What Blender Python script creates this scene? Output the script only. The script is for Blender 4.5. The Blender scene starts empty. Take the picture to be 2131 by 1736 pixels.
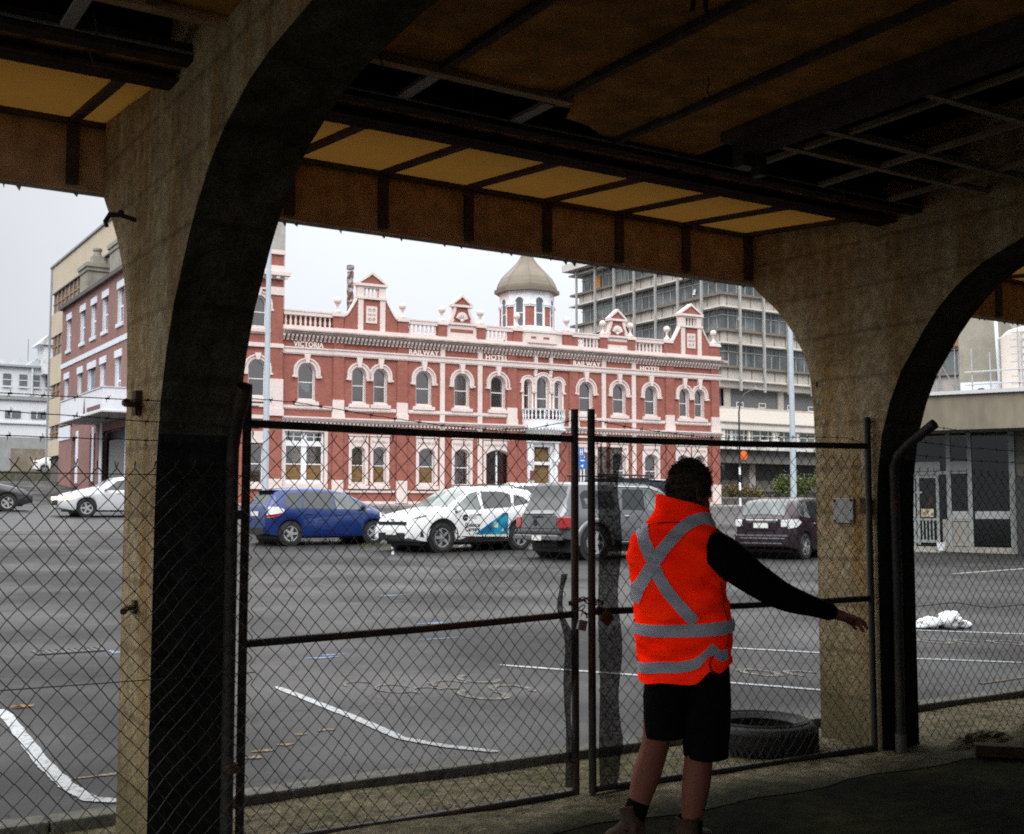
import bpy, bmesh, math, random
import numpy as np
from mathutils import Vector, Matrix
R = math.radians
rnd = random.Random(7)
sc = bpy.context.scene
col = sc.collection

# ------------------------------------------------------------------ materials
def mat(name, c, rough=.7, var=.0, scale=4.0, metal=0.0, bump=0.0, bscale=30.0, spec=.4, c2=None,
        lo=.45, hi=.6, stretch=(1, 1, 1), coat=0.0, trans=None, emit=None, detail=5.0):
    m = bpy.data.materials.new(name); m.use_nodes = True
    nt = m.node_tree; N = nt.nodes; L = nt.links
    b = N['Principled BSDF']; out = N['Material Output']
    b.inputs['Roughness'].default_value = rough
    b.inputs['Metallic'].default_value = metal
    b.inputs['Specular IOR Level'].default_value = spec
    b.inputs['Coat Weight'].default_value = coat
    b.inputs['Coat Roughness'].default_value = .06
    b.inputs['Base Color'].default_value = (*c, 1)
    tc = N.new('ShaderNodeTexCoord')
    mp = N.new('ShaderNodeMapping'); mp.inputs['Scale'].default_value = stretch
    L.new(tc.outputs['Object'], mp.inputs['Vector'])
    if var or c2:
        n = N.new('ShaderNodeTexNoise'); n.inputs['Scale'].default_value = scale
        n.inputs['Detail'].default_value = detail; n.inputs['Roughness'].default_value = .6
        L.new(mp.outputs['Vector'], n.inputs['Vector'])
        r = N.new('ShaderNodeValToRGB')
        if c2:
            r.color_ramp.elements[0].position = lo; r.color_ramp.elements[1].position = hi
            r.color_ramp.elements[0].color = (*c, 1); r.color_ramp.elements[1].color = (*c2, 1)
        else:
            r.color_ramp.elements[0].position = .3; r.color_ramp.elements[1].position = .7
            r.color_ramp.elements[0].color = (*[x * (1 - var) for x in c], 1)
            r.color_ramp.elements[1].color = (*[min(x * (1 + var), 1) for x in c], 1)
        L.new(n.outputs['Fac'], r.inputs['Fac'])
        src = r.outputs['Color']
        if c2 and var:
            n2 = N.new('ShaderNodeTexNoise'); n2.inputs['Scale'].default_value = scale * 7
            n2.inputs['Detail'].default_value = 6
            L.new(mp.outputs['Vector'], n2.inputs['Vector'])
            mr = N.new('ShaderNodeMapRange'); mr.inputs[1].default_value = .3; mr.inputs[2].default_value = .7
            mr.inputs[3].default_value = 1 - var; mr.inputs[4].default_value = 1 + var
            L.new(n2.outputs['Fac'], mr.inputs[0])
            mx = N.new('ShaderNodeMix'); mx.data_type = 'RGBA'; mx.blend_type = 'MULTIPLY'
            mx.inputs['Factor'].default_value = 1
            L.new(src, mx.inputs['A']); L.new(mr.outputs[0], mx.inputs['B'])
            src = mx.outputs['Result']
        L.new(src, b.inputs['Base Color'])
        m['src'] = 1
    if bump:
        nb = N.new('ShaderNodeTexNoise'); nb.inputs['Scale'].default_value = bscale; nb.inputs['Detail'].default_value = 6
        L.new(mp.outputs['Vector'], nb.inputs['Vector'])
        bp = N.new('ShaderNodeBump'); bp.inputs['Strength'].default_value = bump; bp.inputs['Distance'].default_value = .02
        L.new(nb.outputs['Fac'], bp.inputs['Height']); L.new(bp.outputs['Normal'], b.inputs['Normal'])
    if trans:
        t = N.new('ShaderNodeBsdfTranslucent'); t.inputs['Color'].default_value = (*trans, 1)
        a = N.new('ShaderNodeAddShader'); L.new(b.outputs[0], a.inputs[0]); L.new(t.outputs[0], a.inputs[1])
        L.new(a.outputs[0], out.inputs['Surface'])
    if emit:
        b.inputs['Emission Color'].default_value = (*emit[:3], 1); b.inputs['Emission Strength'].default_value = emit[3]
    return m

def glass(name, tint=(.6, .66, .66), refl=.2, rough=.03):
    m = bpy.data.materials.new(name); m.use_nodes = True
    nt = m.node_tree; N = nt.nodes; L = nt.links
    N.remove(N['Principled BSDF'])
    g = N.new('ShaderNodeBsdfGlossy'); g.inputs['Roughness'].default_value = rough
    t = N.new('ShaderNodeBsdfTransparent'); t.inputs['Color'].default_value = (*tint, 1)
    f = N.new('ShaderNodeFresnel'); f.inputs['IOR'].default_value = 1.5
    a = N.new('ShaderNodeMath'); a.operation = 'ADD'; a.inputs[1].default_value = refl; a.use_clamp = True
    L.new(f.outputs[0], a.inputs[0])
    mx = N.new('ShaderNodeMixShader')
    L.new(a.outputs[0], mx.inputs[0]); L.new(t.outputs[0], mx.inputs[1]); L.new(g.outputs[0], mx.inputs[2])
    L.new(mx.outputs[0], N['Material Output'].inputs['Surface'])
    return m

# ------------------------------------------------------------------ mesh builder
class MB:
    def __init__(s, off=(0, 0, 0), M=None):
        s.v = []; s.f = []; s.off = Vector(off); s.M = M
    def add(s, vs, fs):
        k = len(s.v)
        for p in vs:
            p = Vector(p)
            if s.M is not None: p = s.M @ p
            s.v.append(p + s.off)
        s.f += [[i + k for i in f] for f in fs]
        return s
    def box(s, x0, x1, y0, y1, z0, z1):
        return s.add([(x, y, z) for x in (x0, x1) for y in (y0, y1) for z in (z0, z1)],
                     [(0, 1, 3, 2), (4, 6, 7, 5), (0, 4, 5, 1), (2, 3, 7, 6), (0, 2, 6, 4), (1, 5, 7, 3)])
    def prism(s, pts, a, b, axis='y'):
        n = len(pts)
        def mk(p, t):
            return {'y': (p[0], t, p[1]), 'x': (t, p[0], p[1]), 'z': (p[0], p[1], t)}[axis]
        vs = [mk(p, a) for p in pts] + [mk(p, b) for p in pts]
        fs = [list(range(n))[::-1], list(range(n, 2 * n))] + [(i, (i + 1) % n, n + (i + 1) % n, n + i) for i in range(n)]
        return s.add(vs, fs)
    def lathe(s, c, prof, n=12, axis='z', a0=0, a1=2 * math.pi, cap=True):
        vs = []; fs = []; full = abs(a1 - a0 - 2 * math.pi) < 1e-6
        m = n if full else n + 1
        for r, h in prof:
            for i in range(m):
                a = a0 + (a1 - a0) * i / n
                p = (r * math.cos(a), r * math.sin(a), h)
                if axis == 'y': p = (p[0], p[2], p[1])
                if axis == 'x': p = (p[2], p[0], p[1])
                vs.append((c[0] + p[0], c[1] + p[1], c[2] + p[2]))
        for j in range(len(prof) - 1):
            for i in range(n if full else n):
                i2 = (i + 1) % m
                fs.append((j * m + i, j * m + i2, (j + 1) * m + i2, (j + 1) * m + i))
        if cap and full:
            fs.append(list(range(m))[::-1]); k = (len(prof) - 1) * m
            fs.append([k + i for i in range(m)])
        return s.add(vs, fs)
    def sphere(s, c, r, nu=10, nv=7, sz=(1, 1, 1)):
        prof = []
        vs = []; fs = []
        for j in range(nv + 1):
            t = math.pi * j / nv
            for i in range(nu):
                a = 2 * math.pi * i / nu
                vs.append((c[0] + r * sz[0] * math.sin(t) * math.cos(a), c[1] + r * sz[1] * math.sin(t) * math.sin(a), c[2] - r * sz[2] * math.cos(t)))
        for j in range(nv):
            for i in range(nu):
                fs.append((j * nu + i, j * nu + (i + 1) % nu, (j + 1) * nu + (i + 1) % nu, (j + 1) * nu + i))
        return s.add(vs, fs)
    def tube(s, path, r, n=6, cap=True):
        P = [Vector(p) for p in path]; k = len(P)
        rr = r if isinstance(r, (list, tuple)) else [r] * k
        vs = []; fs = []
        up = None
        for i in range(k):
            d = (P[min(i + 1, k - 1)] - P[max(i - 1, 0)])
            d = d.normalized() if d.length > 1e-9 else Vector((0, 0, 1))
            if up is None:
                up = Vector((0, 0, 1)) if abs(d.z) < .9 else Vector((1, 0, 0))
            u = (up - d * up.dot(d))
            u = u.normalized() if u.length > 1e-6 else d.orthogonal().normalized()
            up = u; w = d.cross(u)
            for j in range(n):
                a = 2 * math.pi * j / n
                vs.append(P[i] + (u * math.cos(a) + w * math.sin(a)) * rr[i])
        for i in range(k - 1):
            for j in range(n):
                fs.append((i * n + j, i * n + (j + 1) % n, (i + 1) * n + (j + 1) % n, (i + 1) * n + j))
        if cap:
            fs.append(list(range(n))[::-1]); fs.append([(k - 1) * n + j for j in range(n)])
        return s.add(vs, fs)
    def face(s, *pts):
        return s.add(pts, [list(range(len(pts)))])
    def grid(s, rows):
        k = len(rows[0]); vs = [p for r in rows for p in r]
        fs = [(i * k + j, i * k + j + 1, (i + 1) * k + j + 1, (i + 1) * k + j) for i in range(len(rows) - 1) for j in range(k - 1)]
        return s.add(vs, fs)
    def build(s, name, m, parent=None, smooth=False, bevel=0, fix=True, autos=None):
        me = bpy.data.meshes.new(name)
        me.from_pydata([tuple(p) for p in s.v], [], s.f); me.update()
        if fix:
            bm = bmesh.new(); bm.from_mesh(me); bmesh.ops.recalc_face_normals(bm, faces=bm.faces); bm.to_mesh(me); bm.free()
        if m: me.materials.append(m)
        o = bpy.data.objects.new(name, me); col.objects.link(o)
        if parent: o.parent = parent
        if smooth:
            me.polygons.foreach_set('use_smooth', [True] * len(me.polygons))
            if autos:
                try: me.set_sharp_from_angle(angle=R(autos))
                except Exception: pass
        if bevel:
            b = o.modifiers.new('bevel', 'BEVEL'); b.width = bevel; b.segments = 2; b.limit_method = 'ANGLE'; b.angle_limit = R(40)
        return o

def tag(o, label=None, cat=None, group=None, kind=None):
    if label: o['label'] = label
    if cat: o['category'] = cat
    if group: o['group'] = group
    if kind: o['kind'] = kind
    return o
def thing(name, label, cat, loc=(0, 0, 0), rz=0.0, group=None):
    o = bpy.data.objects.new(name, None); col.objects.link(o); o.empty_display_size = .2
    o.location = loc; o.rotation_euler = (0, 0, rz)
    return tag(o, label, cat, group)
def kids(o): return [c for c in bpy.data.objects if c.parent == o]
def copy_tree(o, parent=None):
    c = o.copy(); col.objects.link(c); c.parent = parent
    for k in kids(o): copy_tree(k, c)
    return c
def text_obj(body, size, m, parent, loc, rot, extrude=.01, bold=.0, name='lettering', sx=1.0, space=1.0, align='CENTER'):
    cu = bpy.data.curves.new(name, 'FONT'); cu.body = body; cu.size = size; cu.extrude = extrude; cu.offset = bold
    cu.align_x = align; cu.align_y = 'CENTER'; cu.space_character = space; cu.resolution_u = 3
    t = bpy.data.objects.new(name, cu); col.objects.link(t)
    bpy.context.view_layer.update()
    me = bpy.data.meshes.new_from_object(t.evaluated_get(bpy.context.evaluated_depsgraph_get()))
    bpy.data.objects.remove(t); bpy.data.curves.remove(cu)
    me.name = name; me.materials.clear(); me.materials.append(m)
    o = bpy.data.objects.new(name, me); col.objects.link(o)
    o.location = loc; o.rotation_euler = rot; o.scale = (sx, 1, 1)
    if parent: o.parent = parent
    return o
def skin_mesh(name, verts, edges, radii, root=0, sub=1, parent=None, m=None):
    me = bpy.data.meshes.new(name); me.from_pydata(verts, edges, []); me.update()
    o = bpy.data.objects.new(name, me); col.objects.link(o)
    md = o.modifiers.new('skin', 'SKIN'); md.use_smooth_shade = True
    if not me.skin_vertices: me.skin_vertices.new() if hasattr(me.skin_vertices, 'new') else None
    lay = me.skin_vertices[0].data
    for i, r in enumerate(radii):
        r = r if isinstance(r, (tuple, list)) else (r, r)
        lay[i].radius = r
    lay[root].use_root = True
    if sub:
        sb = o.modifiers.new('sub', 'SUBSURF'); sb.levels = sub; sb.render_levels = sub
    bpy.context.view_layer.update()
    ev = o.evaluated_get(bpy.context.evaluated_depsgraph_get())
    me2 = bpy.data.meshes.new_from_object(ev)
    bpy.data.objects.remove(o); bpy.data.meshes.remove(me)
    me2.name = name; me2.materials.clear()
    if m: me2.materials.append(m)
    me2.polygons.foreach_set('use_smooth', [True] * len(me2.polygons))
    o2 = bpy.data.objects.new(name, me2); col.objects.link(o2)
    if parent: o2.parent = parent
    return o2

# ------------------------------------------------------------------ camera, sky, sun
YAW = R(32.5); PITCH = math.atan(194 / 2442.); CZ = 1.52
cam = bpy.data.cameras.new('camera'); co = bpy.data.objects.new('camera', cam); col.objects.link(co)
co.location = (0, 0, CZ); co.rotation_euler = (R(90) + PITCH, 0, -YAW)
cam.sensor_width = 36; cam.lens = 36 * 2442 / 2131.; cam.clip_start = .05; cam.clip_end = 3000
sc.camera = co

w = bpy.data.worlds.new('World'); sc.world = w; w.use_nodes = True
nt = w.node_tree; N = nt.nodes; L = nt.links
bg = N['Background']; bg.inputs['Strength'].default_value = .1
SUN_EL, SUN_AZ = R(42), R(-140)          # azimuth clockwise from +Y
sky = N.new('ShaderNodeTexSky'); sky.sky_type = 'NISHITA'; sky.sun_disc = False
sky.sun_elevation = SUN_EL; sky.sun_rotation = SUN_AZ; sky.dust_density = 4; sky.air_density = 1
hs = N.new('ShaderNodeHueSaturation'); hs.inputs['Saturation'].default_value = .25
L.new(sky.outputs[0], hs.inputs['Color'])
tcw = N.new('ShaderNodeTexCoord'); sx = N.new('ShaderNodeSeparateXYZ'); L.new(tcw.outputs['Generated'], sx.inputs[0])
rampw = N.new('ShaderNodeValToRGB'); L.new(sx.outputs['Z'], rampw.inputs[0])
e = rampw.color_ramp.elements
e[0].position = 0.0; e[0].color = (.330, .345, .365, 1)
e[1].position = 1.0; e[1].color = (1, 1, 1, 1)
e2 = rampw.color_ramp.elements.new(.30); e2.color = (.335, .35, .37, 1)
e3 = rampw.color_ramp.elements.new(.52); e3.color = (.95, .96, .97, 1)
nz = N.new('ShaderNodeTexNoise'); nz.inputs['Scale'].default_value = 2.0; nz.inputs['Detail'].default_value = 4
L.new(tcw.outputs['Generated'], nz.inputs['Vector'])
mrw = N.new('ShaderNodeMapRange'); mrw.inputs[1].default_value = .3; mrw.inputs[2].default_value = .7
mrw.inputs[3].default_value = .93; mrw.inputs[4].default_value = 1.05
L.new(nz.outputs['Fac'], mrw.inputs[0])
SKYK = N.new('ShaderNodeMath'); SKYK.operation = 'MULTIPLY'; SKYK.inputs[1].default_value = 27.5
L.new(mrw.outputs[0], SKYK.inputs[0])
vm = N.new('ShaderNodeVectorMath'); vm.operation = 'SCALE'
# the overcast is a little heavier towards the left of the street
dt = N.new('ShaderNodeVectorMath'); dt.operation = 'DOT_PRODUCT'; dt.inputs[1].default_value = (math.sin(R(40)), math.cos(R(40)), 0)
L.new(tcw.outputs['Generated'], dt.inputs[0])
mr2 = N.new('ShaderNodeMapRange'); mr2.inputs[1].default_value = .80; mr2.inputs[2].default_value = .965; mr2.inputs[3].default_value = .74; mr2.inputs[4].default_value = 1.0
L.new(dt.outputs['Value'], mr2.inputs[0])
vm0 = N.new('ShaderNodeVectorMath'); vm0.operation = 'SCALE'; L.new(rampw.outputs[0], vm0.inputs[0]); L.new(mr2.outputs[0], vm0.inputs['Scale'])
zz = N.new('ShaderNodeMath'); zz.operation = 'MULTIPLY_ADD'; zz.inputs[1].default_value = 1.0; zz.inputs[2].default_value = .86; L.new(sx.outputs['Z'], zz.inputs[0])
zc = N.new('ShaderNodeMath'); zc.operation = 'MAXIMUM'; zc.inputs[1].default_value = .9; L.new(zz.outputs[0], zc.inputs[0])
vm1 = N.new('ShaderNodeVectorMath'); vm1.operation = 'SCALE'; L.new(vm0.outputs[0], vm1.inputs[0]); L.new(zc.outputs[0], vm1.inputs['Scale'])
L.new(vm1.outputs[0], vm.inputs[0]); L.new(SKYK.outputs[0], vm.inputs['Scale'])
mxw = N.new('ShaderNodeMix'); mxw.data_type = 'RGBA'; mxw.inputs['Factor'].default_value = .97
L.new(hs.outputs[0], mxw.inputs['A']); L.new(vm.outputs[0], mxw.inputs['B'])
L.new(mxw.outputs['Result'], bg.inputs['Color'])

sl = bpy.data.lights.new('sun', 'SUN'); sl.energy = 1.5; sl.angle = R(40); sl.color = (1, .97, .93)
so = bpy.data.objects.new('sun', sl); col.objects.link(so)
d = Vector((math.sin(SUN_AZ) * math.cos(SUN_EL), math.cos(SUN_AZ) * math.cos(SUN_EL), math.sin(SUN_EL)))
so.rotation_euler = d.to_track_quat('Z', 'Y').to_euler(); so.location = (0, 0, 60)
sc.view_settings.view_transform = 'Standard'; sc.view_settings.look = 'None'
sc.view_settings.exposure = 0; sc.view_settings.gamma = 1
sc.cycles.max_bounces = 8; sc.cycles.transparent_max_bounces = 24
sc.cycles.use_denoising = False
sc.cycles.filter_width = 1.9
sc.cycles.sample_clamp_indirect = 6

# ------------------------------------------------------------------ terrain height
TZ = [(-200, .06), (6.0, .06), (12, .12), (20, .26), (25, .36), (29.6, .53), (36, .85), (44.6, 1.28), (52, 1.62), (60, 1.76), (70, 2.2), (84, 3.3), (110, 4.2), (2000, 6)]
def tz(y): return float(np.interp(y, [a for a, b in TZ], [b for a, b in TZ]))

def split_loose(names, eps=.025):
    """every separate piece of the named meshes becomes an object of its own"""
    for o in [o for o in bpy.data.objects if o.type == 'MESH' and o.name.split('.')[0] in names and 'kind' not in o]:
        me = o.data; n = len(me.vertices); par = list(range(n))
        def find(i):
            while par[i] != i: par[i] = par[par[i]]; i = par[i]
            return i
        for e in me.edges:
            a, b = find(e.vertices[0]), find(e.vertices[1])
            if a != b: par[a] = b
        comp = {}
        for i in range(n): comp.setdefault(find(i), []).append(i)
        if len(comp) < 2: continue
        cl = []
        for ids in comp.values():
            P = np.array([me.vertices[i].co[:] for i in ids]); cl.append([P.min(0) - eps, P.max(0) + eps, set(ids)])
        merged = True
        while merged:
            merged = False
            for i in range(len(cl)):
                for j in range(i + 1, len(cl)):
                    if np.all(cl[i][0] <= cl[j][1]) and np.all(cl[j][0] <= cl[i][1]):
                        cl[i] = [np.minimum(cl[i][0], cl[j][0]), np.maximum(cl[i][1], cl[j][1]), cl[i][2] | cl[j][2]]; cl.pop(j); merged = True; break
                if merged: break
        if len(cl) < 2: continue
        smooth = len(me.polygons) and me.polygons[0].use_smooth
        for k, (_, _, ids) in enumerate(cl):
            mp = {v: q for q, v in enumerate(sorted(ids))}
            m2 = bpy.data.meshes.new(me.name); m2.from_pydata([me.vertices[v].co[:] for v in sorted(ids)], [], [[mp[v] for v in f.vertices] for f in me.polygons if f.vertices[0] in ids]); m2.update()
            for mt in me.materials: m2.materials.append(mt)
            if smooth: m2.polygons.foreach_set('use_smooth', [True] * len(m2.polygons))
            if k == 0: first = m2
            else:
                c = o.copy(); c.data = m2; col.objects.link(c)
        o.data = first
# ------------------------------------------------------------------ ground
ASPH = mat('asphalt', (.0135, .0132, .013), rough=.6, scale=.35, c2=(.027, .026, .0255), lo=.38, hi=.66, var=.28, bump=.35, bscale=60, spec=.24)
def asphalt_extra(m):
    nt = m.node_tree; N = nt.nodes; L = nt.links; b = N['Principled BSDF']
    src = b.inputs['Base Color'].links[0].from_socket
    tc = N.new('ShaderNodeTexCoord')
    n = N.new('ShaderNodeTexNoise'); n.inputs['Scale'].default_value = 130; n.inputs['Detail'].default_value = 2
    L.new(tc.outputs['Object'], n.inputs['Vector'])
    r = N.new('ShaderNodeMapRange'); r.inputs[1].default_value = .35; r.inputs[2].default_value = .75; r.inputs[3].default_value = .72; r.inputs[4].default_value = 1.5
    L.new(n.outputs['Fac'], r.inputs[0])
    mx = N.new('ShaderNodeMix'); mx.data_type = 'RGBA'; mx.blend_type = 'MULTIPLY'; mx.inputs['Factor'].default_value = 1
    L.new(src, mx.inputs['A']); L.new(r.outputs[0], mx.inputs['B']); L.new(mx.outputs['Result'], b.inputs['Base Color'])
    # cracks and crack sealing
    vo = N.new('ShaderNodeTexVoronoi'); vo.feature = 'DISTANCE_TO_EDGE'; vo.inputs['Scale'].default_value = .42
    nd = N.new('ShaderNodeTexNoise'); nd.inputs['Scale'].default_value = 1.3; nd.inputs['Detail'].default_value = 5; L.new(tc.outputs['Object'], nd.inputs['Vector'])
    va = N.new('ShaderNodeVectorMath'); va.operation = 'MULTIPLY_ADD'; va.inputs[1].default_value = (1.3, 1.3, 0); L.new(nd.outputs['Color'], va.inputs[0]); L.new(tc.outputs['Object'], va.inputs[2]); L.new(va.outputs[0], vo.inputs['Vector'])
    cr = N.new('ShaderNodeMapRange'); cr.inputs[1].default_value = .004; cr.inputs[2].default_value = .012; cr.inputs[3].default_value = .35; cr.inputs[4].default_value = 1; L.new(vo.outputs['Distance'], cr.inputs[0])
    # oil stains and dark repair patches
    no = N.new('ShaderNodeTexNoise'); no.inputs['Scale'].default_value = .9; no.inputs['Detail'].default_value = 7; no.inputs['Roughness'].default_value = .7; L.new(tc.outputs['Object'], no.inputs['Vector'])
    ro = N.new('ShaderNodeMapRange'); ro.inputs[1].default_value = .56; ro.inputs[2].default_value = .66; ro.inputs[3].default_value = 1; ro.inputs[4].default_value = .55; L.new(no.outputs['Fac'], ro.inputs[0])
    vc = N.new('ShaderNodeTexVoronoi'); vc.inputs['Scale'].default_value = .16; vc.distance = 'CHEBYCHEV'; L.new(tc.outputs['Object'], vc.inputs['Vector'])
    sc_ = N.new('ShaderNodeSeparateColor'); L.new(vc.outputs['Color'], sc_.inputs[0]); rp = N.new('ShaderNodeMapRange'); rp.inputs[1].default_value = .0; rp.inputs[2].default_value = 1; rp.inputs[3].default_value = .8; rp.inputs[4].default_value = 1.2; L.new(sc_.outputs[0], rp.inputs[0])
    m1 = N.new('ShaderNodeMath'); m1.operation = 'MULTIPLY'; L.new(cr.outputs[0], m1.inputs[0]); L.new(ro.outputs[0], m1.inputs[1])
    m3 = N.new('ShaderNodeMath'); m3.operation = 'MULTIPLY'; L.new(m1.outputs[0], m3.inputs[0]); L.new(rp.outputs[0], m3.inputs[1])
    mx2 = N.new('ShaderNodeMix'); mx2.data_type = 'RGBA'; mx2.blend_type = 'MULTIPLY'; mx2.inputs['Factor'].default_value = 1
    L.new(mx.outputs['Result'], mx2.inputs['A']); L.new(m3.outputs[0], mx2.inputs['B']); L.new(mx2.outputs['Result'], b.inputs['Base Color'])
    # damp patches: smoother where a large noise is high
    n2 = N.new('ShaderNodeTexNoise'); n2.inputs['Scale'].default_value = .35; n2.inputs['Detail'].default_value = 5
    L.new(tc.outputs['Object'], n2.inputs['Vector'])
    r2 = N.new('ShaderNodeMapRange'); r2.inputs[1].default_value = .4; r2.inputs[2].default_value = .65; r2.inputs[3].default_value = .75; r2.inputs[4].default_value = .42
    L.new(n2.outputs['Fac'], r2.inputs[0]); L.new(r2.outputs[0], b.inputs['Roughness'])
asphalt_extra(ASPH)
ROAD = mat('road_asphalt', (.028, .028, .030), rough=.55, var=.25, scale=.8, bump=.2, bscale=50)
PAVE = mat('pavement_concrete', (.20, .195, .185), rough=.8, var=.2, scale=1.2, bump=.2)
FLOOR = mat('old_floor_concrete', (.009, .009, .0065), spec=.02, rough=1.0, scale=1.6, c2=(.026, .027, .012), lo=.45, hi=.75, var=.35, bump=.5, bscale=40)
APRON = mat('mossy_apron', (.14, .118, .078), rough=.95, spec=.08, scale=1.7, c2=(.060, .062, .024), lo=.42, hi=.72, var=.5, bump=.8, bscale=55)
WHITE_PAINT = mat('road_paint', (.36, .375, .385), rough=.85, scale=26, c2=(.10, .10, .10), lo=.50, hi=.70)
FADED = mat('faded_paint', (.17, .155, .13), rough=.8, scale=22, c2=(.03, .029, .028), lo=.40, hi=.56)

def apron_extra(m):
    # darker towards the old floor: position across the floor edge plus noise
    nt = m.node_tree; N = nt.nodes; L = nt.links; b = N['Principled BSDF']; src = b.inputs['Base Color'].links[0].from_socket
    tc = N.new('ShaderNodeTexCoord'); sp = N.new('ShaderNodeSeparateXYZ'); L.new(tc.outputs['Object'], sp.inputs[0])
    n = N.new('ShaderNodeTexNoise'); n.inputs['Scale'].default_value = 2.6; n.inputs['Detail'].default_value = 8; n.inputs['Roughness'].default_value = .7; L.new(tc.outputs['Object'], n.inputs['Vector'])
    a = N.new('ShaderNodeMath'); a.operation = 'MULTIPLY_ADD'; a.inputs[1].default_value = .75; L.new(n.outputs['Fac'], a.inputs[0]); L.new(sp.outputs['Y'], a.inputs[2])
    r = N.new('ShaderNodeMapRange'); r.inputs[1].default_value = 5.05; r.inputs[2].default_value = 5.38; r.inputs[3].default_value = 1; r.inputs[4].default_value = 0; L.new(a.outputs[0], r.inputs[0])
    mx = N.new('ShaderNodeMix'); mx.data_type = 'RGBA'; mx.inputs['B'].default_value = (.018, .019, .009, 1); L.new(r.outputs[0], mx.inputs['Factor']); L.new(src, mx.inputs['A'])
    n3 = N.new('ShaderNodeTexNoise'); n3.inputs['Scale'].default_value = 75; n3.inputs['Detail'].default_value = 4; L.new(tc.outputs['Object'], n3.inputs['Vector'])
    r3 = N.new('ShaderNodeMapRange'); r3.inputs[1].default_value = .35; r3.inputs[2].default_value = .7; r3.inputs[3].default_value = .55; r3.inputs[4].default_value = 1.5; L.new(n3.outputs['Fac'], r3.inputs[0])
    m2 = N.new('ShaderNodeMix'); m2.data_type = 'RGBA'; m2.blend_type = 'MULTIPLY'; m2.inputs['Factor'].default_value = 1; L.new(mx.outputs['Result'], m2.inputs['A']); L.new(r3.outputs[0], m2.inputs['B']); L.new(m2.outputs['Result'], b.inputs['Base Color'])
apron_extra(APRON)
xs = [-400, -150, -80, -40, -20, -10, -4, 0, 4, 8, 12, 16, 20, 26, 34, 44, 60, 90, 140, 220, 400, 900]
ys = [6.0, 7, 8, 10, 12, 14, 17, 20, 22.5, 25, 27, 29.6, 33, 36, 40, 44.6, 48, 52, 56, 60, 65, 70, 77, 84, 95, 110, 150, 250, 500, 1000, 2000]
g = MB(); g.grid([[(x, y, tz(y)) for x in xs] for y in ys])
g.box(-400, 900, 5.95, 6.0, -.3, .058)
tag(g.build('ground', ASPH, smooth=False), kind='structure')
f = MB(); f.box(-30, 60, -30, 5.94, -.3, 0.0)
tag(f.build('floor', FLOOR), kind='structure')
# apron between the old floor and the car park kerb, slightly broken front edge
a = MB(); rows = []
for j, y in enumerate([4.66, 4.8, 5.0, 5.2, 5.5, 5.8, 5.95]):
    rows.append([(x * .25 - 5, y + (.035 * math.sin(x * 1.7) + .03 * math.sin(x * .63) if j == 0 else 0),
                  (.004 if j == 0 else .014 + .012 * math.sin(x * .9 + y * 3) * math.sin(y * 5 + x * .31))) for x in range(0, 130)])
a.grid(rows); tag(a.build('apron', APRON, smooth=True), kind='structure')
# kerb of the car park: a low concrete edge
k = MB()
for i in range(24):
    x0 = -6 + i * 1.2 + .006
    k.box(x0, x0 + 1.188, 5.90, 6.06, -.2, .067 + .004 * rnd.random())
tag(k.build('kerb', mat('kerb_concrete', (.105, .098, .085), rough=.85, scale=2, c2=(.05, .055, .03), lo=.45, hi=.7, var=.4, bump=.5, bscale=40), bevel=.012), kind='structure')
def sheet(name, pts, m, dz=.004, ysub=None):
    """flat strip draped on the terrain; pts = list of (x0,x1,y) rows"""
    b = MB(); b.grid([[(x0, y, tz(y) + dz), (x1, y, tz(y) + dz)] for x0, x1, y in pts])
    return tag(b.build(name, m), kind='structure')
sheet('road', [(-200, 300, y) for y in (36, 40, 44.6, 48, 52)], ROAD)
kb = MB(); kb.box(-200, 300, 52, 52.2, tz(52) - .3, tz(52) + .13); kb.box(-200, 300, 35.8, 36, .4, tz(36) + .1)
tag(kb.build('road_kerb', PAVE), kind='structure')
sheet('pavement', [(19, 300, y) for y in (52.2, 56, 60)], PAVE, dz=.12)

def line(pts, wdt, name='road_marking', m=WHITE_PAINT, dz=.006, n=14):
    b = MB()
    P = [Vector((x, y, 0)) for x, y in pts]; pl = []
    for i in range(len(P) - 1):
        for j in range(n): pl.append(P[i].lerp(P[i + 1], j / n))
    pl.append(P[-1]); rows = []
    for i, p in enumerate(pl):
        d = (pl[min(i + 1, len(pl) - 1)] - pl[max(i - 1, 0)]).normalized(); q = Vector((-d.y, d.x, 0))
        e0 = wdt / 2 * (1 + .12 * rnd.uniform(-1, 1)); e1 = wdt / 2 * (1 + .12 * rnd.uniform(-1, 1))
        taper = min(1, .35 + min(i, len(pl) - 1 - i) * .5)
        rows.append([(p.x + q.x * e0 * taper, p.y + q.y * e0 * taper, tz(p.y) + dz), (p.x - q.x * e1 * taper, p.y - q.y * e1 * taper, tz(p.y) + dz)])
    b.grid(rows); return tag(b.build(name, m), kind='structure')
line([(3.57, 9.16), (3.54, 7.56), (3.50, 6.80), (3.62, 6.45), (3.81, 6.14)], .075)
line([(1.51, 9.18), (1.42, 7.23), (1.42, 6.6), (1.46, 6.25), (1.58, 6.14)], .085)
line([(5.80, 9.32), (6.51, 8.15), (7.30, 6.75), (7.6, 6.2)], .075)
line([(8.45, 9.32), (9.06, 8.43), (9.52, 7.66), (10.2, 6.93)], .075)
line([(11.50, 9.5), (12.4, 8.42), (13.4, 7.0)], .075)
line([(14.3, 9.5), (16.2, 7.0)], .075)
line([(21.0, 15.9), (26, 16.6)], .10)
line([(14.75, 29.3), (13.3, 26.4)], .07)
line([(17.0, 29.3), (16.1, 28.2)], .07)
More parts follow.
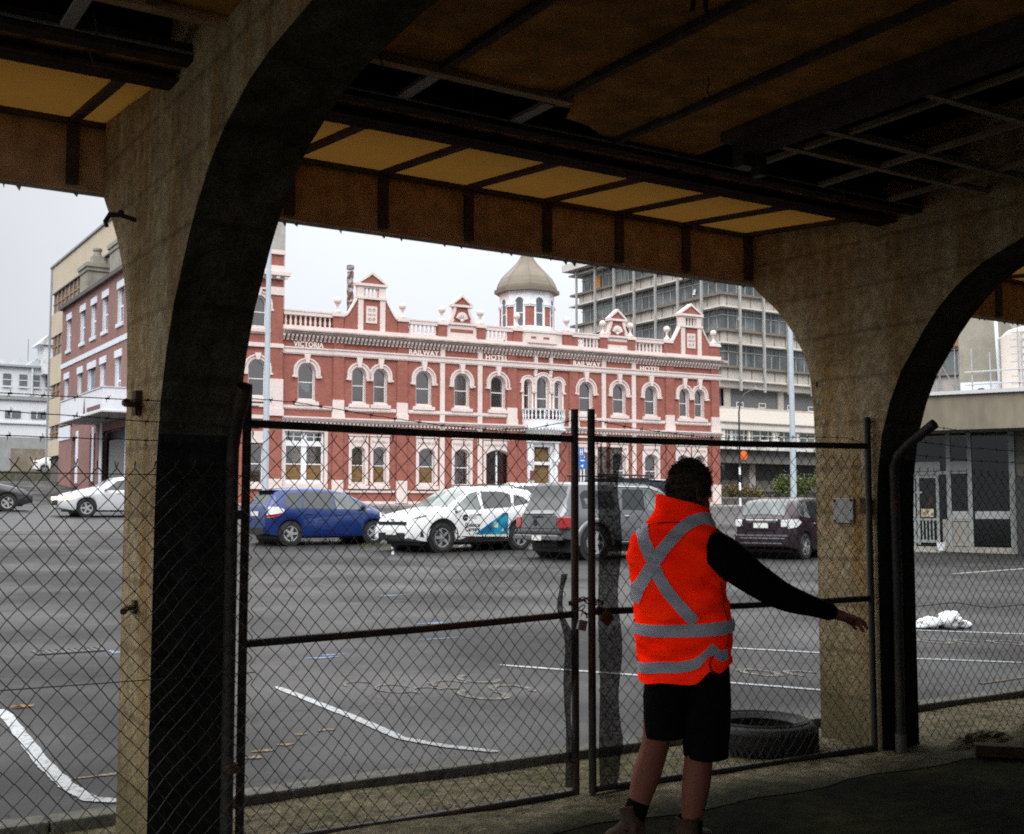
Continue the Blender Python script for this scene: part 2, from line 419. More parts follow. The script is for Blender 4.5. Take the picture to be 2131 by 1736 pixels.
line([(8.85, 11.0), (8.95, 10.75)], .05)
# worn stencilled bay marks in faded paint
def blot(cx, cy, rx, ry, rot=0):
    b = MB(); pts = []
    for i in range(18):
        a = 2 * math.pi * i / 18; k = 1 + .3 * math.sin(3 * a + cx * 7) + .15 * rnd.uniform(-1, 1)
        u, v = rx * math.cos(a) * k, ry * math.sin(a) * k
        x = cx + u * math.cos(rot) - v * math.sin(rot); y = cy + u * math.sin(rot) + v * math.cos(rot)
        pts.append((x, y, tz(y) + .005))
    b.face(*pts); return b
bb = MB()
def arcmark(cx, cy, r, a0, a1, wd, ky=1.5, rot=0):
    rows = []
    for i in range(17):
        a = R(a0 + (a1 - a0) * i / 16)
        def pt(q):
            u, v = q * math.cos(a), q * math.sin(a) * ky
            x = cx + u * math.cos(rot) - v * math.sin(rot); y = cy + u * math.sin(rot) + v * math.cos(rot)
            return (x, y, tz(y) + .005)
        rows.append([pt(r - wd / 2), pt(r + wd / 2)])
    bb.grid(rows)
arcmark(4.83, 8.0, .16, 100, 380, .06); arcmark(5.16, 8.1, .14, -60, 200, .06); arcmark(4.86, 8.55, .15, 0, 250, .05); arcmark(5.2, 8.7, .14, 90, 330, .05)
arcmark(4.55, 8.35, .13, 0, 200, .04); arcmark(4.35, 8.6, .14, 0, 300, .03); arcmark(4.2, 8.9, .12, 20, 180, .03)
for i in range(3):
    x = 7.55 + .3 * i; arcmark(x, 7.75 - .28 * i, .12, 0, 360 if i != 1 else 200, .06, ky=1.8)
for i in range(4):
    x = 10.6 + .3 * i; arcmark(x, 8.75 - .25 * i, .12, 0, 360 if i % 2 else 220, .06, ky=1.8)
tag(bb.build('faded_marking', FADED), kind='structure')
yb = MB()
for (cx, cy, rx, ry) in [(2.62, 6.9, .07, .03), (2.8, 7.0, .05, .03), (3.0, 7.25, .04, .03), (3.2, 7.3, .06, .03), (2.5, 6.75, .05, .04), (1.62, 6.75, .12, .02), (2.1, 6.9, .09, .03)]:
    q = blot(cx, cy, rx, ry); yb.add(q.v, q.f)
tag(yb.build('yellow_marking', mat('worn_yellow_paint', (.24, .17, .07), rough=.8, scale=40, c2=(.06, .055, .045), lo=.42, hi=.56)), kind='structure')
ub = MB()
for (cx, cy, rx, ry) in [(4.6, 10.6, .16, .05), (4.75, 10.75, .12, .04), (3.0, 12.0, .05, .12), (7.0, 12.8, .2, .06), (8.3, 16.5, .25, .06), (6.3, 11.4, .25, .02)]:
    q = blot(cx, cy, rx, ry); ub.add(q.v, q.f)
tag(ub.build('blue_marking', mat('worn_blue_paint', (.14, .22, .36), rough=.8, scale=40, c2=(.07, .075, .085), lo=.42, hi=.58)), kind='structure')
yl = MB(); yl.grid([[(8.7 + .35 * i, 6.3 + .02 * i, tz(6.3) + .006), (8.7 + .35 * i, 6.36 + .02 * i, tz(6.3) + .006)] for i in range(8)])
tag(yl.build('yellow_line', mat('old_yellow_line', (.17, .12, .05), rough=.8, scale=9, c2=(.06, .055, .045), lo=.38, hi=.5)), kind='structure')
# weeds along the far edge of the car park and in the planting by the office
GRASS = mat('weed_green', (.05, .075, .02), rough=.8, c2=(.11, .10, .03), lo=.4, hi=.6, scale=3)
def tuft(mb, x, y, z, h, n, spread):
    for i in range(n):
        a = rnd.uniform(0, 6.28); r = spread * rnd.random() ** .5; px, py = x + r * math.cos(a), y + r * math.sin(a)
        b = rnd.uniform(0, 6.28); hh = h * rnd.uniform(.5, 1.1); wd = hh * .10; lx, ly = hh * .5 * math.cos(b), hh * .5 * math.sin(b)
        mb.face((px - wd * math.sin(b), py + wd * math.cos(b), z), (px + wd * math.sin(b), py - wd * math.cos(b), z), (px + lx, py + ly, z + hh))
gw = MB()
for i in range(70):
    x = rnd.uniform(8, 30); tuft(gw, x, 31.3 + rnd.uniform(-.25, .25), tz(31.3), rnd.uniform(.05, .14), 14, .3)
for i in range(60):
    tuft(gw, rnd.uniform(14, 17), 29.6 + rnd.uniform(-.4, .4), tz(29.6), .10, 10, .25)
tag(gw.build('weeds', GRASS), kind='stuff')
# drain grate
dg = thing('drain_grate', 'slotted grey drain grate set in the car park asphalt', 'drain', (2.62, 12.3, tz(12.3)))
m_ = MB(); m_.box(-.32, .32, -.17, -.14, 0, .012); m_.box(-.32, .32, .14, .17, 0, .012); m_.box(-.32, -.29, -.14, .14, 0, .012); m_.box(.29, .32, -.14, .14, 0, .012)
for i in range(9): m_.box(-.27 + i * .062, -.24 + i * .062, -.14, .14, 0, .010)
m_.build('bars', mat('grate_iron', (.06, .06, .062), rough=.5, metal=.3, var=.2), dg)
m_ = MB(); m_.face((-.29, -.14, .005), (.29, -.14, .005), (.29, .14, .005), (-.29, .14, .005)); m_.build('slots', mat('grate_dark', (.01, .01, .01)), dg)
grit = MB(); qg = random.Random(8)
for i in range(900):
    y = 5.0 + 1.0 * qg.random() if i < 500 else 6.1 + 4 * qg.random() ** 2; x = qg.uniform(-.5, 10); r_ = qg.uniform(.003, .011); z0 = .012 if y < 5.95 else tz(y)
    if 5.88 < y < 6.1: continue
    pts = [(x + r_ * math.cos(a) * qg.uniform(.6, 1.2), y + r_ * math.sin(a) * qg.uniform(.6, 1.2), z0) for a in (0, 1.6, 3.1, 4.7)]; top = (x, y, z0 + r_ * qg.uniform(.5, 1.1))
    k_ = len(grit.v); grit.add(pts + [top], [(0, 1, 4), (1, 2, 4), (2, 3, 4), (3, 0, 4)])
tag(grit.build('grit', mat('loose_grit', (.10, .095, .085), rough=.9, var=.5, scale=40)), kind='stuff')
# fallen leaves
LEAF = mat('dead_leaf', (.17, .085, .035), rough=.8, var=.4, scale=20)
lf = MB()
for i, (x, y, s) in enumerate([(1.65, 9.2, .065), (2.98, 10.4, .06)]):
    q = MB(); q.face(*[(s * math.cos(a) * (1 + .3 * math.cos(2 * a)), s * .55 * math.sin(a), .012 + .012 * math.cos(a * 3)) for a in [R(t) for t in range(0, 360, 30)]])
    o = q.build('fallen_leaf', LEAF); o.location = (x, y, tz(y) + .004); o.rotation_euler = (.1, .05, i * 1.1)
    tag(o, ['large brown fallen leaf lying beside the curved white line', 'small yellow fallen leaf lying farther out on the asphalt'][i], 'leaf', 'fallen leaves on the asphalt')
# ------------------------------------------------------------------ concrete arch piers
def concrete(name, c, c2, lo, hi, streak):
    """board-marked concrete with vertical weather streaks (world-vertical noise)"""
    m = mat(name, c, rough=.95, scale=2.2, c2=c2, lo=lo, hi=hi, var=.3, bump=.5, bscale=35, spec=.08)
    nt = m.node_tree; N = nt.nodes; L = nt.links; b = N['Principled BSDF']; src = b.inputs['Base Color'].links[0].from_socket
    tc = N.new('ShaderNodeTexCoord'); mp = N.new('ShaderNodeMapping'); mp.inputs['Scale'].default_value = (9, 9, .55)
    L.new(tc.outputs['Object'], mp.inputs['Vector'])
    n = N.new('ShaderNodeTexNoise'); n.inputs['Scale'].default_value = 1.0; n.inputs['Detail'].default_value = 4; L.new(mp.outputs[0], n.inputs['Vector'])
    r = N.new('ShaderNodeValToRGB'); r.color_ramp.elements[0].position = .42; r.color_ramp.elements[1].position = .68
    r.color_ramp.elements[0].color = (1, 1, 1, 1); r.color_ramp.elements[1].color = (*streak, 1); L.new(n.outputs['Fac'], r.inputs[0])
    mx = N.new('ShaderNodeMix'); mx.data_type = 'RGBA'; mx.blend_type = 'MULTIPLY'; mx.inputs['Factor'].default_value = 1
    L.new(src, mx.inputs['A']); L.new(r.outputs[0], mx.inputs['B'])
    # board marks: faint horizontal lift lines, and moss with painted light falloff below
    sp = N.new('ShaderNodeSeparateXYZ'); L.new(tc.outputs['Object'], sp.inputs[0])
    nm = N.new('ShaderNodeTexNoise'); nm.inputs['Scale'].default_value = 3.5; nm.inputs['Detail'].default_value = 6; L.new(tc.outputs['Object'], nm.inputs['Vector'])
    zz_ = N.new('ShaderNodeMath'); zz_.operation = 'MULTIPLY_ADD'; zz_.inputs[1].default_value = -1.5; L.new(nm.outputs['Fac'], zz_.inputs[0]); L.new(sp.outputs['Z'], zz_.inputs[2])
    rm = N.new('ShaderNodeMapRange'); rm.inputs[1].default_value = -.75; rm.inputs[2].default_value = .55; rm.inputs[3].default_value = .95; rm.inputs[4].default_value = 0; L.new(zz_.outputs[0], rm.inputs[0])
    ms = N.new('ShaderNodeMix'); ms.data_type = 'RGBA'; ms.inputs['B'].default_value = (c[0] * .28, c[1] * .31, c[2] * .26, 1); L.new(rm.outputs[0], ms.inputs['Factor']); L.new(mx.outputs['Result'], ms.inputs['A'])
    wv = N.new('ShaderNodeTexWave'); wv.bands_direction = 'Z'; wv.inputs['Scale'].default_value = 1.05; wv.inputs['Distortion'].default_value = .35; wv.inputs['Detail'].default_value = 2; L.new(tc.outputs['Object'], wv.inputs['Vector'])
    rw = N.new('ShaderNodeMapRange'); rw.inputs[1].default_value = .0; rw.inputs[2].default_value = .035; rw.inputs[3].default_value = .72; rw.inputs[4].default_value = 1; L.new(wv.outputs['Fac'], rw.inputs[0])
    mw = N.new('ShaderNodeMix'); mw.data_type = 'RGBA'; mw.blend_type = 'MULTIPLY'; mw.inputs['Factor'].default_value = 1; L.new(ms.outputs['Result'], mw.inputs['A']); L.new(rw.outputs[0], mw.inputs['B'])
    mx = mw
    # fine dark pitting
    n3 = N.new('ShaderNodeTexNoise'); n3.inputs['Scale'].default_value = 70; n3.inputs['Detail'].default_value = 3; L.new(tc.outputs['Object'], n3.inputs['Vector'])
    r3 = N.new('ShaderNodeMapRange'); r3.inputs[1].default_value = .35; r3.inputs[2].default_value = .6; r3.inputs[3].default_value = .7; r3.inputs[4].default_value = 1.08; L.new(n3.outputs['Fac'], r3.inputs[0])
    m2 = N.new('ShaderNodeMix'); m2.data_type = 'RGBA'; m2.blend_type = 'MULTIPLY'; m2.inputs['Factor'].default_value = 1
    L.new(mx.outputs['Result'], m2.inputs['A']); L.new(r3.outputs[0], m2.inputs['B']); L.new(m2.outputs['Result'], b.inputs['Base Color'])
    return m
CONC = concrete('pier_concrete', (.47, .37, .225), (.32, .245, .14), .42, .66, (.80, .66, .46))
SOFFIT_SHADE = concrete('shaded_arch_soffit', (.11, .098, .075), (.055, .052, .034), .40, .66, (.6, .6, .5))  # darker copy of the pier concrete: shade painted on the inner arch
DADO_SHADE = concrete('shaded_dado', (.026, .028, .026), (.044, .045, .040), .45, .75, (.7, .7, .7))  # dark lower coat with the inner face's shade put into its colour
STEEL = mat('rusty_steel', (.034, .019, .013), rough=.9, spec=.12, scale=6, c2=(.085, .042, .021), lo=.5, hi=.75, var=.3, bump=.3)
DARKSTEEL = mat('weathered_pipe', (.040, .038, .034), rough=.6, scale=9, c2=(.085, .052, .030), lo=.52, hi=.7, var=.3, metal=.35, bump=.2)
GALV = mat('galvanised_pipe', (.17, .175, .175), rough=.5, metal=.5, scale=7, c2=(.10, .08, .06), lo=.52, hi=.75, var=.2)
WIRE = mat('old_wire', (.040, .038, .034), rough=.6, metal=.3, var=.3, scale=20)
RUST = mat('red_rust', (.10, .045, .022), rough=.9, scale=25, c2=(.05, .028, .018), lo=.4, hi=.6, bump=.4, bscale=80)

# profile in (y, z): inner (camera side) from floor up, then outer
INNER = [(5.12, 0), (5.12, 1.45), (5.105, 1.75), (5.065, 2.0), (4.99, 2.22), (4.90, 2.40), (4.80, 2.53), (4.72, 2.64), (4.61, 2.76), (4.47, 2.88), (4.30, 2.98), (4.17, 3.03), (4.02, 3.085), (3.8, 3.13), (3.4, 3.17), (2.5, 3.2), (-4.0, 3.2)]
OUTER = [(5.63, 0), (5.63, 1.9), (5.64, 2.2), (5.665, 2.45), (5.72, 2.60), (5.81, 2.75), (5.90, 2.87), (6.0, 2.97), (6.12, 3.07), (6.25, 3.19)]
def pier(name, label, x0, w=.355):
    t = thing(name, label, 'pier', (x0, 5.12, 0), 0, 'concrete arch piers of the station canopy')
    off = (-x0, -5.12, 0); x1 = x0 + w
    b = MB(off)
    # both flat flanks; strip polygons so the concave outline fills cleanly
    top = [(6.25, 3.56), (5.12, 3.47), (4.9, 3.9), (-4.0, 3.9)]
    outline = INNER + [(-4.0, 3.9), (4.9, 3.9), (5.10, 3.46), (6.25, 3.56)] + OUTER[::-1]
    for x in (x0, x1):
        b.face(*[(x, y, z) for y, z in outline])
    # outer (street) side
    b.grid([[(x0, y, z), (x1, y, z)] for y, z in OUTER]); b.grid([[(x0, 6.25, 3.19), (x1, 6.25, 3.19)], [(x0, 6.25, 3.56), (x1, 6.25, 3.56)]])
    b.grid([[(x0, y, z), (x1, y, z)] for y, z in [(6.25, 3.56), (5.10, 3.46), (4.9, 3.9), (-4, 3.9)]])
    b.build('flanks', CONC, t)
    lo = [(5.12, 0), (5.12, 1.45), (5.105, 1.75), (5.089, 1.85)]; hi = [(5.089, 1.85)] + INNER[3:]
    d_ = MB(off); d_.grid([[(x0 + (w * k / 4), y, z) for k in range(5)] for y, z in lo]); d_.build('lower_face', DADO_SHADE, t, smooth=True)
    d_ = MB(off); d_.grid([[(x0 + (w * k / 4), y, z) for k in range(5)] for y, z in hi]); d_.build('arch_soffit', SOFFIT_SHADE, t, smooth=True)
    return t
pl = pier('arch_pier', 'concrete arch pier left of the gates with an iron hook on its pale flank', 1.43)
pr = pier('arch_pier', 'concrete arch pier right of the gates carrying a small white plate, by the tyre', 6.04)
# fittings on the piers
def fit(parent, name, mb, m, **k):
    px, py, pz = parent.location
    for i, v in enumerate(mb.v): mb.v[i] = v - Vector((px, py, pz))
    return mb.build(name, m, parent, **k)
b = MB(); b.tube([(1.43, 5.55, 2.885), (1.36, 5.55, 2.90), (1.31, 5.55, 2.895), (1.29, 5.55, 2.86), (1.30, 5.55, 2.835)], [.011, .012, .013, .011, .009], 6); b.sphere((1.36, 5.55, 2.91), .016)
fit(pl, 'iron_hook', b, WIRE)
b = MB(); b.box(1.40, 1.43, 5.36, 5.42, 1.95, 2.06); b.tube([(1.42, 5.39, 2.0), (1.34, 5.30, 1.995), (1.31, 5.15, 1.985), (1.27, 5.02, 1.98)], [.014, .018, .016, .010], 6)
fit(pl, 'wire_bracket', b, RUST)
b = MB(); b.box(1.415, 1.43, 5.35, 5.40, 1.06, 1.12); b.tube([(1.42, 5.37, 1.09), (1.36, 5.28, 1.09), (1.33, 5.2, 1.085)], [.012, .013, .016], 6)
fit(pl, 'fence_bolt', b, RUST)
b = MB(); b.box(6.022, 6.04, 5.30, 5.47, 1.435, 1.60); pln = fit(pr, 'wall_plate', b, mat('plate_white', (.36, .36, .34), rough=.6, var=.2, scale=12), bevel=.004)
b = MB()
for y, z in [(5.315, 1.45), (5.455, 1.45), (5.315, 1.585), (5.455, 1.585)]: b.lathe((6.022, y, z), [(.009, -.006), (.009, .004)], 8, 'x')
fit(pr, 'plate_bolt', b, RUST)
b = MB(); b.box(6.00, 6.04, 5.16, 5.22, 1.50, 1.60); fit(pr, 'hinge_plate', b, RUST)
# worn exposed-aggregate scars on the pier by the gate
b = MB()
for i in range(26):
    y = 5.66 + rnd.uniform(-.08, .10) if i < 12 else rnd.uniform(5.12, 5.3); z = rnd.uniform(1.9, 2.5) if i < 12 else rnd.uniform(1.75, 2.2)
    if y > 5.62: y = 5.6 - rnd.uniform(0, .12)
    s = rnd.uniform(.006, .02); b.face(*[(6.0375, y + s * math.cos(R(a)) * .7, z + s * 1.5 * math.sin(R(a))) for a in range(0, 360, 60)])
fit(pr, 'spalled_patch', b, mat('spalled_concrete', (.42, .39, .34), rough=.95, var=.3, scale=50))

# ------------------------------------------------------------------ canopy
cn = thing('station_canopy', 'old station canopy with stained amber ceiling panels and dark battens over the gates', 'canopy', (4, 5.0, 3.4))
def cp(name, mb, m, **k): return fit(cn, name, mb, m, **k)
AMBER = mat('amber_panel', (.36, .155, .024), spec=.06, rough=.9, scale=1.3, c2=(.27, .112, .016), lo=.4, hi=.7, var=.22, trans=(.032, .016, .003), bump=.1)
AMBER_IN = mat('stained_ceiling_panel', (.46, .22, .062), rough=.9, spec=.06, scale=1.0, c2=(.27, .125, .036), lo=.38, hi=.66, var=.35, bump=.2)
FASC = mat('fascia_board', (.50, .33, .22), spec=.06, rough=.9, scale=1.5, c2=(.38, .24, .15), lo=.4, hi=.7, var=.25, trans=(.010, .005, .0015))
BATT = mat('batten_timber', (.085, .062, .058), spec=.08, rough=.9, var=.3, scale=8)
GUTT = mat('grey_gutter', (.42, .40, .39), rough=.8, scale=4, c2=(.20, .185, .175), lo=.42, hi=.65, var=.25)
VOID = mat('roof_void', (.012, .009, .007), spec=.0, rough=.95, var=.3)
XL, XR = -2.4, 30.0  # canopy lengthened out of view at both ends to darken the space below
gaps = [(XL, 1.43), (1.83, 6.04), (6.44, 10.65), (11.05, 15.26), (15.66, XR)]
def oz(y): return 3.435 + (y - 5.05) * .0925
for x0, x1 in gaps:
    b = MB(); nx_ = max(2, int((x1 - x0) / .05)); b.grid([[(x0 + (x1 - x0) * i / nx_, 5.05 + 1.19 * j / 12, oz(5.05 + 1.19 * j / 12) - .010 * abs(math.sin(i * .27)) * math.sin(math.pi * j / 12) * (.5 + .5 * math.sin(i * .05 + j))) for j in range(13)] for i in range(nx_ + 1)]); cp('outer_ceiling', b, AMBER, fix=False, smooth=True)
    b = MB(); b.box(x0, x1, 6.215, 6.24, 3.17, oz(6.215) - .004); cp('fascia', b, FASC)
for i in range(-8, 26):
    x = 1.83 + .03 + i * .59
    if x < XL or x > XR - .1: continue
    if any(a - .03 < x < c + .03 for a, c in ((1.43, 1.83), (6.04, 6.44), (10.65, 11.05), (15.26, 15.66))): x += .43
    b = MB(); h = .022
    b.add([(x + s * .021, y, oz(y) - d) for s in (-1, 1) for y in (5.06, 6.19) for d in (.002, h + .008)], [(0, 1, 3, 2), (4, 6, 7, 5), (0, 4, 5, 1), (2, 3, 7, 6), (0, 2, 6, 4), (1, 5, 7, 3)])
    cp('ceiling_batten', b, BATT)
    b = MB(); b.box(x - .03, x + .03, 6.185, 6.213, 3.19, oz(6.2) - .006); cp('fascia_batten', b, BATT)
for x0, x1 in gaps:
    b = MB(); b.box(x0, x1, 6.185, 6.212, oz(6.2) - .036, oz(6.2) - .008); cp('fascia_rail', b, BATT)
b = MB(); b.box(XL, XR, 6.262, 6.34, 3.20, 3.275); b.tube([(XL, 6.30, 3.197), (XR, 6.30, 3.197)], .030, 8)
x = XL
while x < XR:
    for _ in range(1):
        l = rnd.uniform(.012, .03); wd = rnd.uniform(.006, .02); b.add([(x - wd, 6.285, 3.180), (x + wd, 6.285, 3.180), (x + wd * .3, 6.29, 3.168 - l), (x - wd, 6.31, 3.180), (x + wd, 6.31, 3.180)], [(0, 1, 2), (3, 4, 2), (0, 3, 2), (1, 4, 2)])
    x += rnd.choice([.07, .12, .31, .30, .28])
cp('gutter', b, GUTT)
# the long steel and timber members over the gates
SPANS = [(XL, 1.43), (1.83, 6.04), (6.44, 10.65), (11.05, 15.26)]
for x0, x1 in SPANS:
    b = MB(); b.box(x0, x1, 4.95, 5.05, 3.355, 3.52); b.box(x0, x1, 4.90, 4.95, 3.355, 3.37); cp('steel_beam', b, STEEL, bevel=.004)
    b = MB(); b.box(x0, x1, 4.79, 4.948, 3.40, 3.425); cp('rusty_plate', b, mat('rust_plate', (.34, .19, .085), rough=.9, scale=7, c2=(.09, .05, .028), lo=.45, hi=.6, var=.4) if x0 == XL else bpy.data.materials['rust_plate'])
    b = MB(); b.box(x0, x1, 4.71, 4.79, 3.375, 3.45); cp('steel_channel', b, STEEL)
    b = MB(); b.tube([(x0, 4.695, 3.405), (x1, 4.695, 3.405)], .008, 6); cp('conduit', b, GALV)
    b = MB(); b.box(x0, x1, 4.42, 4.50, 3.60, 3.68); b.box(x0, x1, 4.56, 4.60, 3.5, 3.55); cp('hidden_beam', b, VOID)
TIMB = mat('bare_timber', (.36, .22, .11), rough=.85, var=.35, scale=6)
b = MB(); b.box(1.83, 3.07, 4.29, 4.345, 3.385, 3.42); b.box(XL, 1.43, 4.29, 4.345, 3.385, 3.42); cp('timber_edge', b, TIMB)
b = MB(); b.box(2.36, 2.42, 4.345, 4.70, 3.40, 3.42); b.box(2.98, 3.04, 4.40, 4.70, 3.40, 3.42); b.box(.9, .95, 4.345, 4.7, 3.40, 3.42); cp('hanger_batten', b, mat('grey_batten', (.32, .28, .27), rough=.8, var=.2))
# inner ceiling: solid out to x = 4.2, bare lattice beyond
b = MB(); qs = random.Random(6); xb = [XL + .04 * k for k in range(int((4.16 - XL) / .04))] + [4.16]; yb_ = [-4 + .25 * k for k in range(33)] + [4.30]
b.grid([[(x, y, 3.423 - .012 * abs(math.sin((x - 2.38) / .62 * math.pi)) * (1 + .6 * math.sin(y * 1.7 + math.floor((x - 2.38) / .62) * 2.1)) - .006 * math.sin(y * 2.3 + x)) for y in yb_] for x in xb]); cp('inner_ceiling', b, AMBER_IN, fix=False, smooth=True)
b = MB()
for k in range(-4, 4):
    for j in range(26):
        for dx_ in (-.034, .034): b.lathe((2.38 + k * .62 + dx_, -3.5 + j * .3 + .02 * math.sin(j * 7), 3.418), [(.006, -.004), (.006, 0)], 6)
o_ = cp('nail_head', b, mat('nail_rust', (.05, .03, .02), rough=.9)); o_['kind'] = 'stuff'
for (x_, y_, l_) in ((1.95, 4.0, .20), (2.6, 4.42, .16), (3.4, 3.75, .10), (.98, 4.5, .22), (5.1, 4.5, .14)):
    b = MB(); b.tube([(x_, y_, 3.42), (x_ + .02, y_ + .01, 3.42 - l_ * .4), (x_ - .015, y_ - .01, 3.42 - l_ * .75), (x_ + .01, y_, 3.42 - l_)], .0035, 5); cp('hanging_wire', b, WIRE)
b = MB(); b.face((3.07, 4.30, 3.424), (4.16, 4.30, 3.424), (4.16, 4.70, 3.424), (3.55, 4.70, 3.424), (3.38, 4.60, 3.424), (3.22, 4.57, 3.424), (3.16, 4.44, 3.424), (3.07, 4.46, 3.424)); cp('torn_panel', b, AMBER_IN, fix=False)
for i in range(7):
    x = 2.38 - .62 * 3 + i * .62
    if x < XL or x > 4.1: continue
    b = MB(); b.box(x - .02, x + .02, -4, 4.29 if i < 5 else 4.69, 3.395, 3.422); cp('inner_batten', b, BATT)
b = MB(); b.box(4.05, 4.16, -4, 4.22, 3.30, 3.42); b.box(3.98, 4.05, -4, 4.3, 3.36, 3.42); cp('cross_beam', b, BATT)
b = MB(); b.box(4.06, 4.13, 4.22, 4.30, 3.24, 3.40); b.box(4.15, 4.20, 4.20, 4.26, 3.20, 3.36); cp('beam_bracket', b, WIRE)
LATT = mat('lattice_timber', (.26, .20, .14), rough=.85, var=.3, scale=5)
for j, y in enumerate([4.25, 3.95, 3.35, 2.75, 2.15, 1.5]):
    b = MB(); b.box(4.2, 6.04, y - .02, y + .02, 3.385, 3.42); b.box(6.44, 10.65, y - .02, y + .02, 3.385, 3.42); cp('lattice_batten', b, LATT)
ysx = [4.68, 4.27, 4.23, 3.97, 3.93, 3.37, 3.33, 2.77, 2.73, 2.17, 2.13, 1.5]
for i in range(11):
    x = 4.5 + i * .6
    if 6.0 < x < 6.5: continue
    b = MB()
    for q in range(0, len(ysx) - 1, 2): b.box(x - .017, x + .017, ysx[q + 1] + .002, ysx[q] - .002, 3.39, 3.415)
    cp('lattice_cross_batten', b, LATT)
b = MB(); b.box(XL, XR, -4.2, 5.045, 3.98, 4.06); b.box(XL, XR, 5.045, 5.075, 3.53, 4.06); cp('roof_deck', b, VOID)
# ragged cable ends hanging from the ceiling
b = MB(); b.tube([(2.74, 3.09, 3.42), (2.745, 3.09, 3.36), (2.735, 3.09, 3.30)], .010, 5); b.tube([(2.80, 3.09, 3.42), (2.80, 3.09, 3.33), (2.805, 3.085, 3.285)], [.012, .010, .005], 5)
tag(b.build('hanging_cable', WIRE), 'ragged black cable ends dangling from the amber ceiling', 'cable')

# wall added behind the camera, out of view, to keep the covered way dark
b = MB(); b.box(2.6, 30.2, -4.5, -4.22, -.2, 4.06)
tag(b.build('unseen_back_wall', concrete('back_wall_concrete', (.20, .18, .15), (.12, .11, .09), .4, .65, (.8, .7, .6))), 'plain concrete wall added out of view to darken the covered way', 'wall')

# ------------------------------------------------------------------ chain link
PW, PH = .080, .0868
def chain(x0, x1, z0, z1, y, sag=.006, r=.0025, top=True, clip=None, seed=1):
    q = random.Random(seed); b = MB(); n = int((x1 - x0) / (PW / 2)); m = int((z1 - z0) / (PH / 2))
    px = [[sag * (math.sin(i * .7 + j * .31 + seed) + .5 * math.sin(j * .9 + i * .2)) for j in range(m + 1)] for i in range(n + 1)]
    pz = [[sag * (math.cos(i * .43 - j * .27 + seed * 2)) for j in range(m + 1)] for i in range(n + 1)]
    for i in range(n):
        pts = []
        for j in range(m + 1):
            c = i if (i + j) % 2 == 0 else i + 1
            dy = .0022 if c == i else -.0022
            pts.append((x0 + c * PW / 2 + px[c][j] + (.0016 if c == i else -.0016), y + dy + .012 * math.sin(c * .11 + seed) * math.sin(j * .13), z0 + j * PH / 2 + pz[c][j]))
        b.tube(pts, r, 4, cap=False)
    if top:                                    # twisted selvage ends
        for i in range(0, n + 1):
            if (i + m) % 2: continue
            p = (x0 + i * PW / 2 + px[min(i, n)][m], y, z0 + m * PH / 2 + pz[min(i, n)][m]); a = q.uniform(-.02, .02)
            b.tube([p, (p[0] + a, p[1], p[2] + .030)], .0022, 4); b.tube([p, (p[0] - a + q.uniform(-.01, .01), p[1] - .004, p[2] + .026)], .0020, 4)
    return b
def barbed(pts, seed=0, sag=.0):
    q = random.Random(seed); b = MB(); P = [Vector(p) for p in pts]; fine = []
    for i in range(len(P) - 1):
        for k in range(12): fine.append(P[i].lerp(P[i + 1], k / 12) + Vector((0, 0, q.uniform(-.0015, .0015))))
    fine.append(P[-1]); b.tube(fine, .0022, 5)
    Lc = 0
    for i in range(len(fine) - 1):
        sgl = (fine[i + 1] - fine[i]).length; Lc += sgl
        if Lc > .125:
            Lc = 0; c = fine[i]; dr = (fine[i + 1] - fine[i]).normalized()
            b.tube([c - dr * .009, c + dr * .009], .0042, 5)
            for s in (-1, 1):
                for _ in range(2):
                    v = Vector((q.uniform(-.4, .4), q.uniform(-.7, .7), s * q.uniform(.5, 1))).normalized() * .019; b.tube([c + dr * s * .004, c + dr * s * .004 + v], [.0017, .0009], 4)
    return b

# left fence
lf_ = thing('chain_link_fence', 'chain link fence in front of the left pier, topped by rusty barbed wire', 'fence', (.9, 5.02, 0), 0, 'chain link fences')
fit(lf_, 'wire_mesh', chain(-.6, 1.86, .05, 1.70, 5.02, seed=3), WIRE)
for z0, z1 in ((1.985, 1.985), (1.925, 1.885), (1.816, 1.816)):
    fit(lf_, 'barbed_wire', barbed([(-.6, 5.02, z0 + .01), (.5, 5.02, z0), (1.26, 5.02, (z0 * .35 + z1 * .65)), (1.86, 5.03, z1)], seed=int(z0 * 1000)), WIRE)
b = MB(); b.tube([(-.6, 5.016, .80), (.8, 5.016, .815), (1.86, 5.016, .81)], .0022, 5); b.tube([(-.6, 5.016, 1.665), (1.86, 5.016, 1.672)], .0022, 5); fit(lf_, 'tension_wire', b, WIRE)
# right fence
rf_ = thing('chain_link_fence', 'chain link fence right of the right pier with three barbed strands and bent post', 'fence', (7.5, 5.05, 0), 0, 'chain link fences')
fit(rf_, 'wire_mesh', chain(6.30, 9.2, .03, 1.80, 5.05, seed=5, sag=.005), WIRE)
for z0, z1, z2 in ((2.075, 2.045, 2.03), (1.965, 1.935, 1.93), (1.875, 1.85, 1.86)):
    fit(rf_, 'barbed_wire', barbed([(6.38 if z0 > 2 else 6.3, 5.0, z0), (6.9, 5.04, z1 + .005), (7.6, 5.05, z1), (9.2, 5.05, z2)], seed=int(z0 * 900)), WIRE)
b = MB(); b.tube([(6.3, 5.046, .90), (6.7, 5.044, .91), (7.05, 5.04, .86), (7.5, 5.046, .865), (9.2, 5.046, .9)], .0024, 5); fit(rf_, 'tension_wire', b, WIRE)
b = MB(); b.tube([(6.105, 5.03, 0), (6.112, 5.03, 1.0), (6.105, 5.03, 1.80), (6.112, 5.0, 1.87), (6.135, 4.93, 1.94), (6.15, 4.76, 2.05)], [.030, .030, .030, .031, .031, .032], 10)
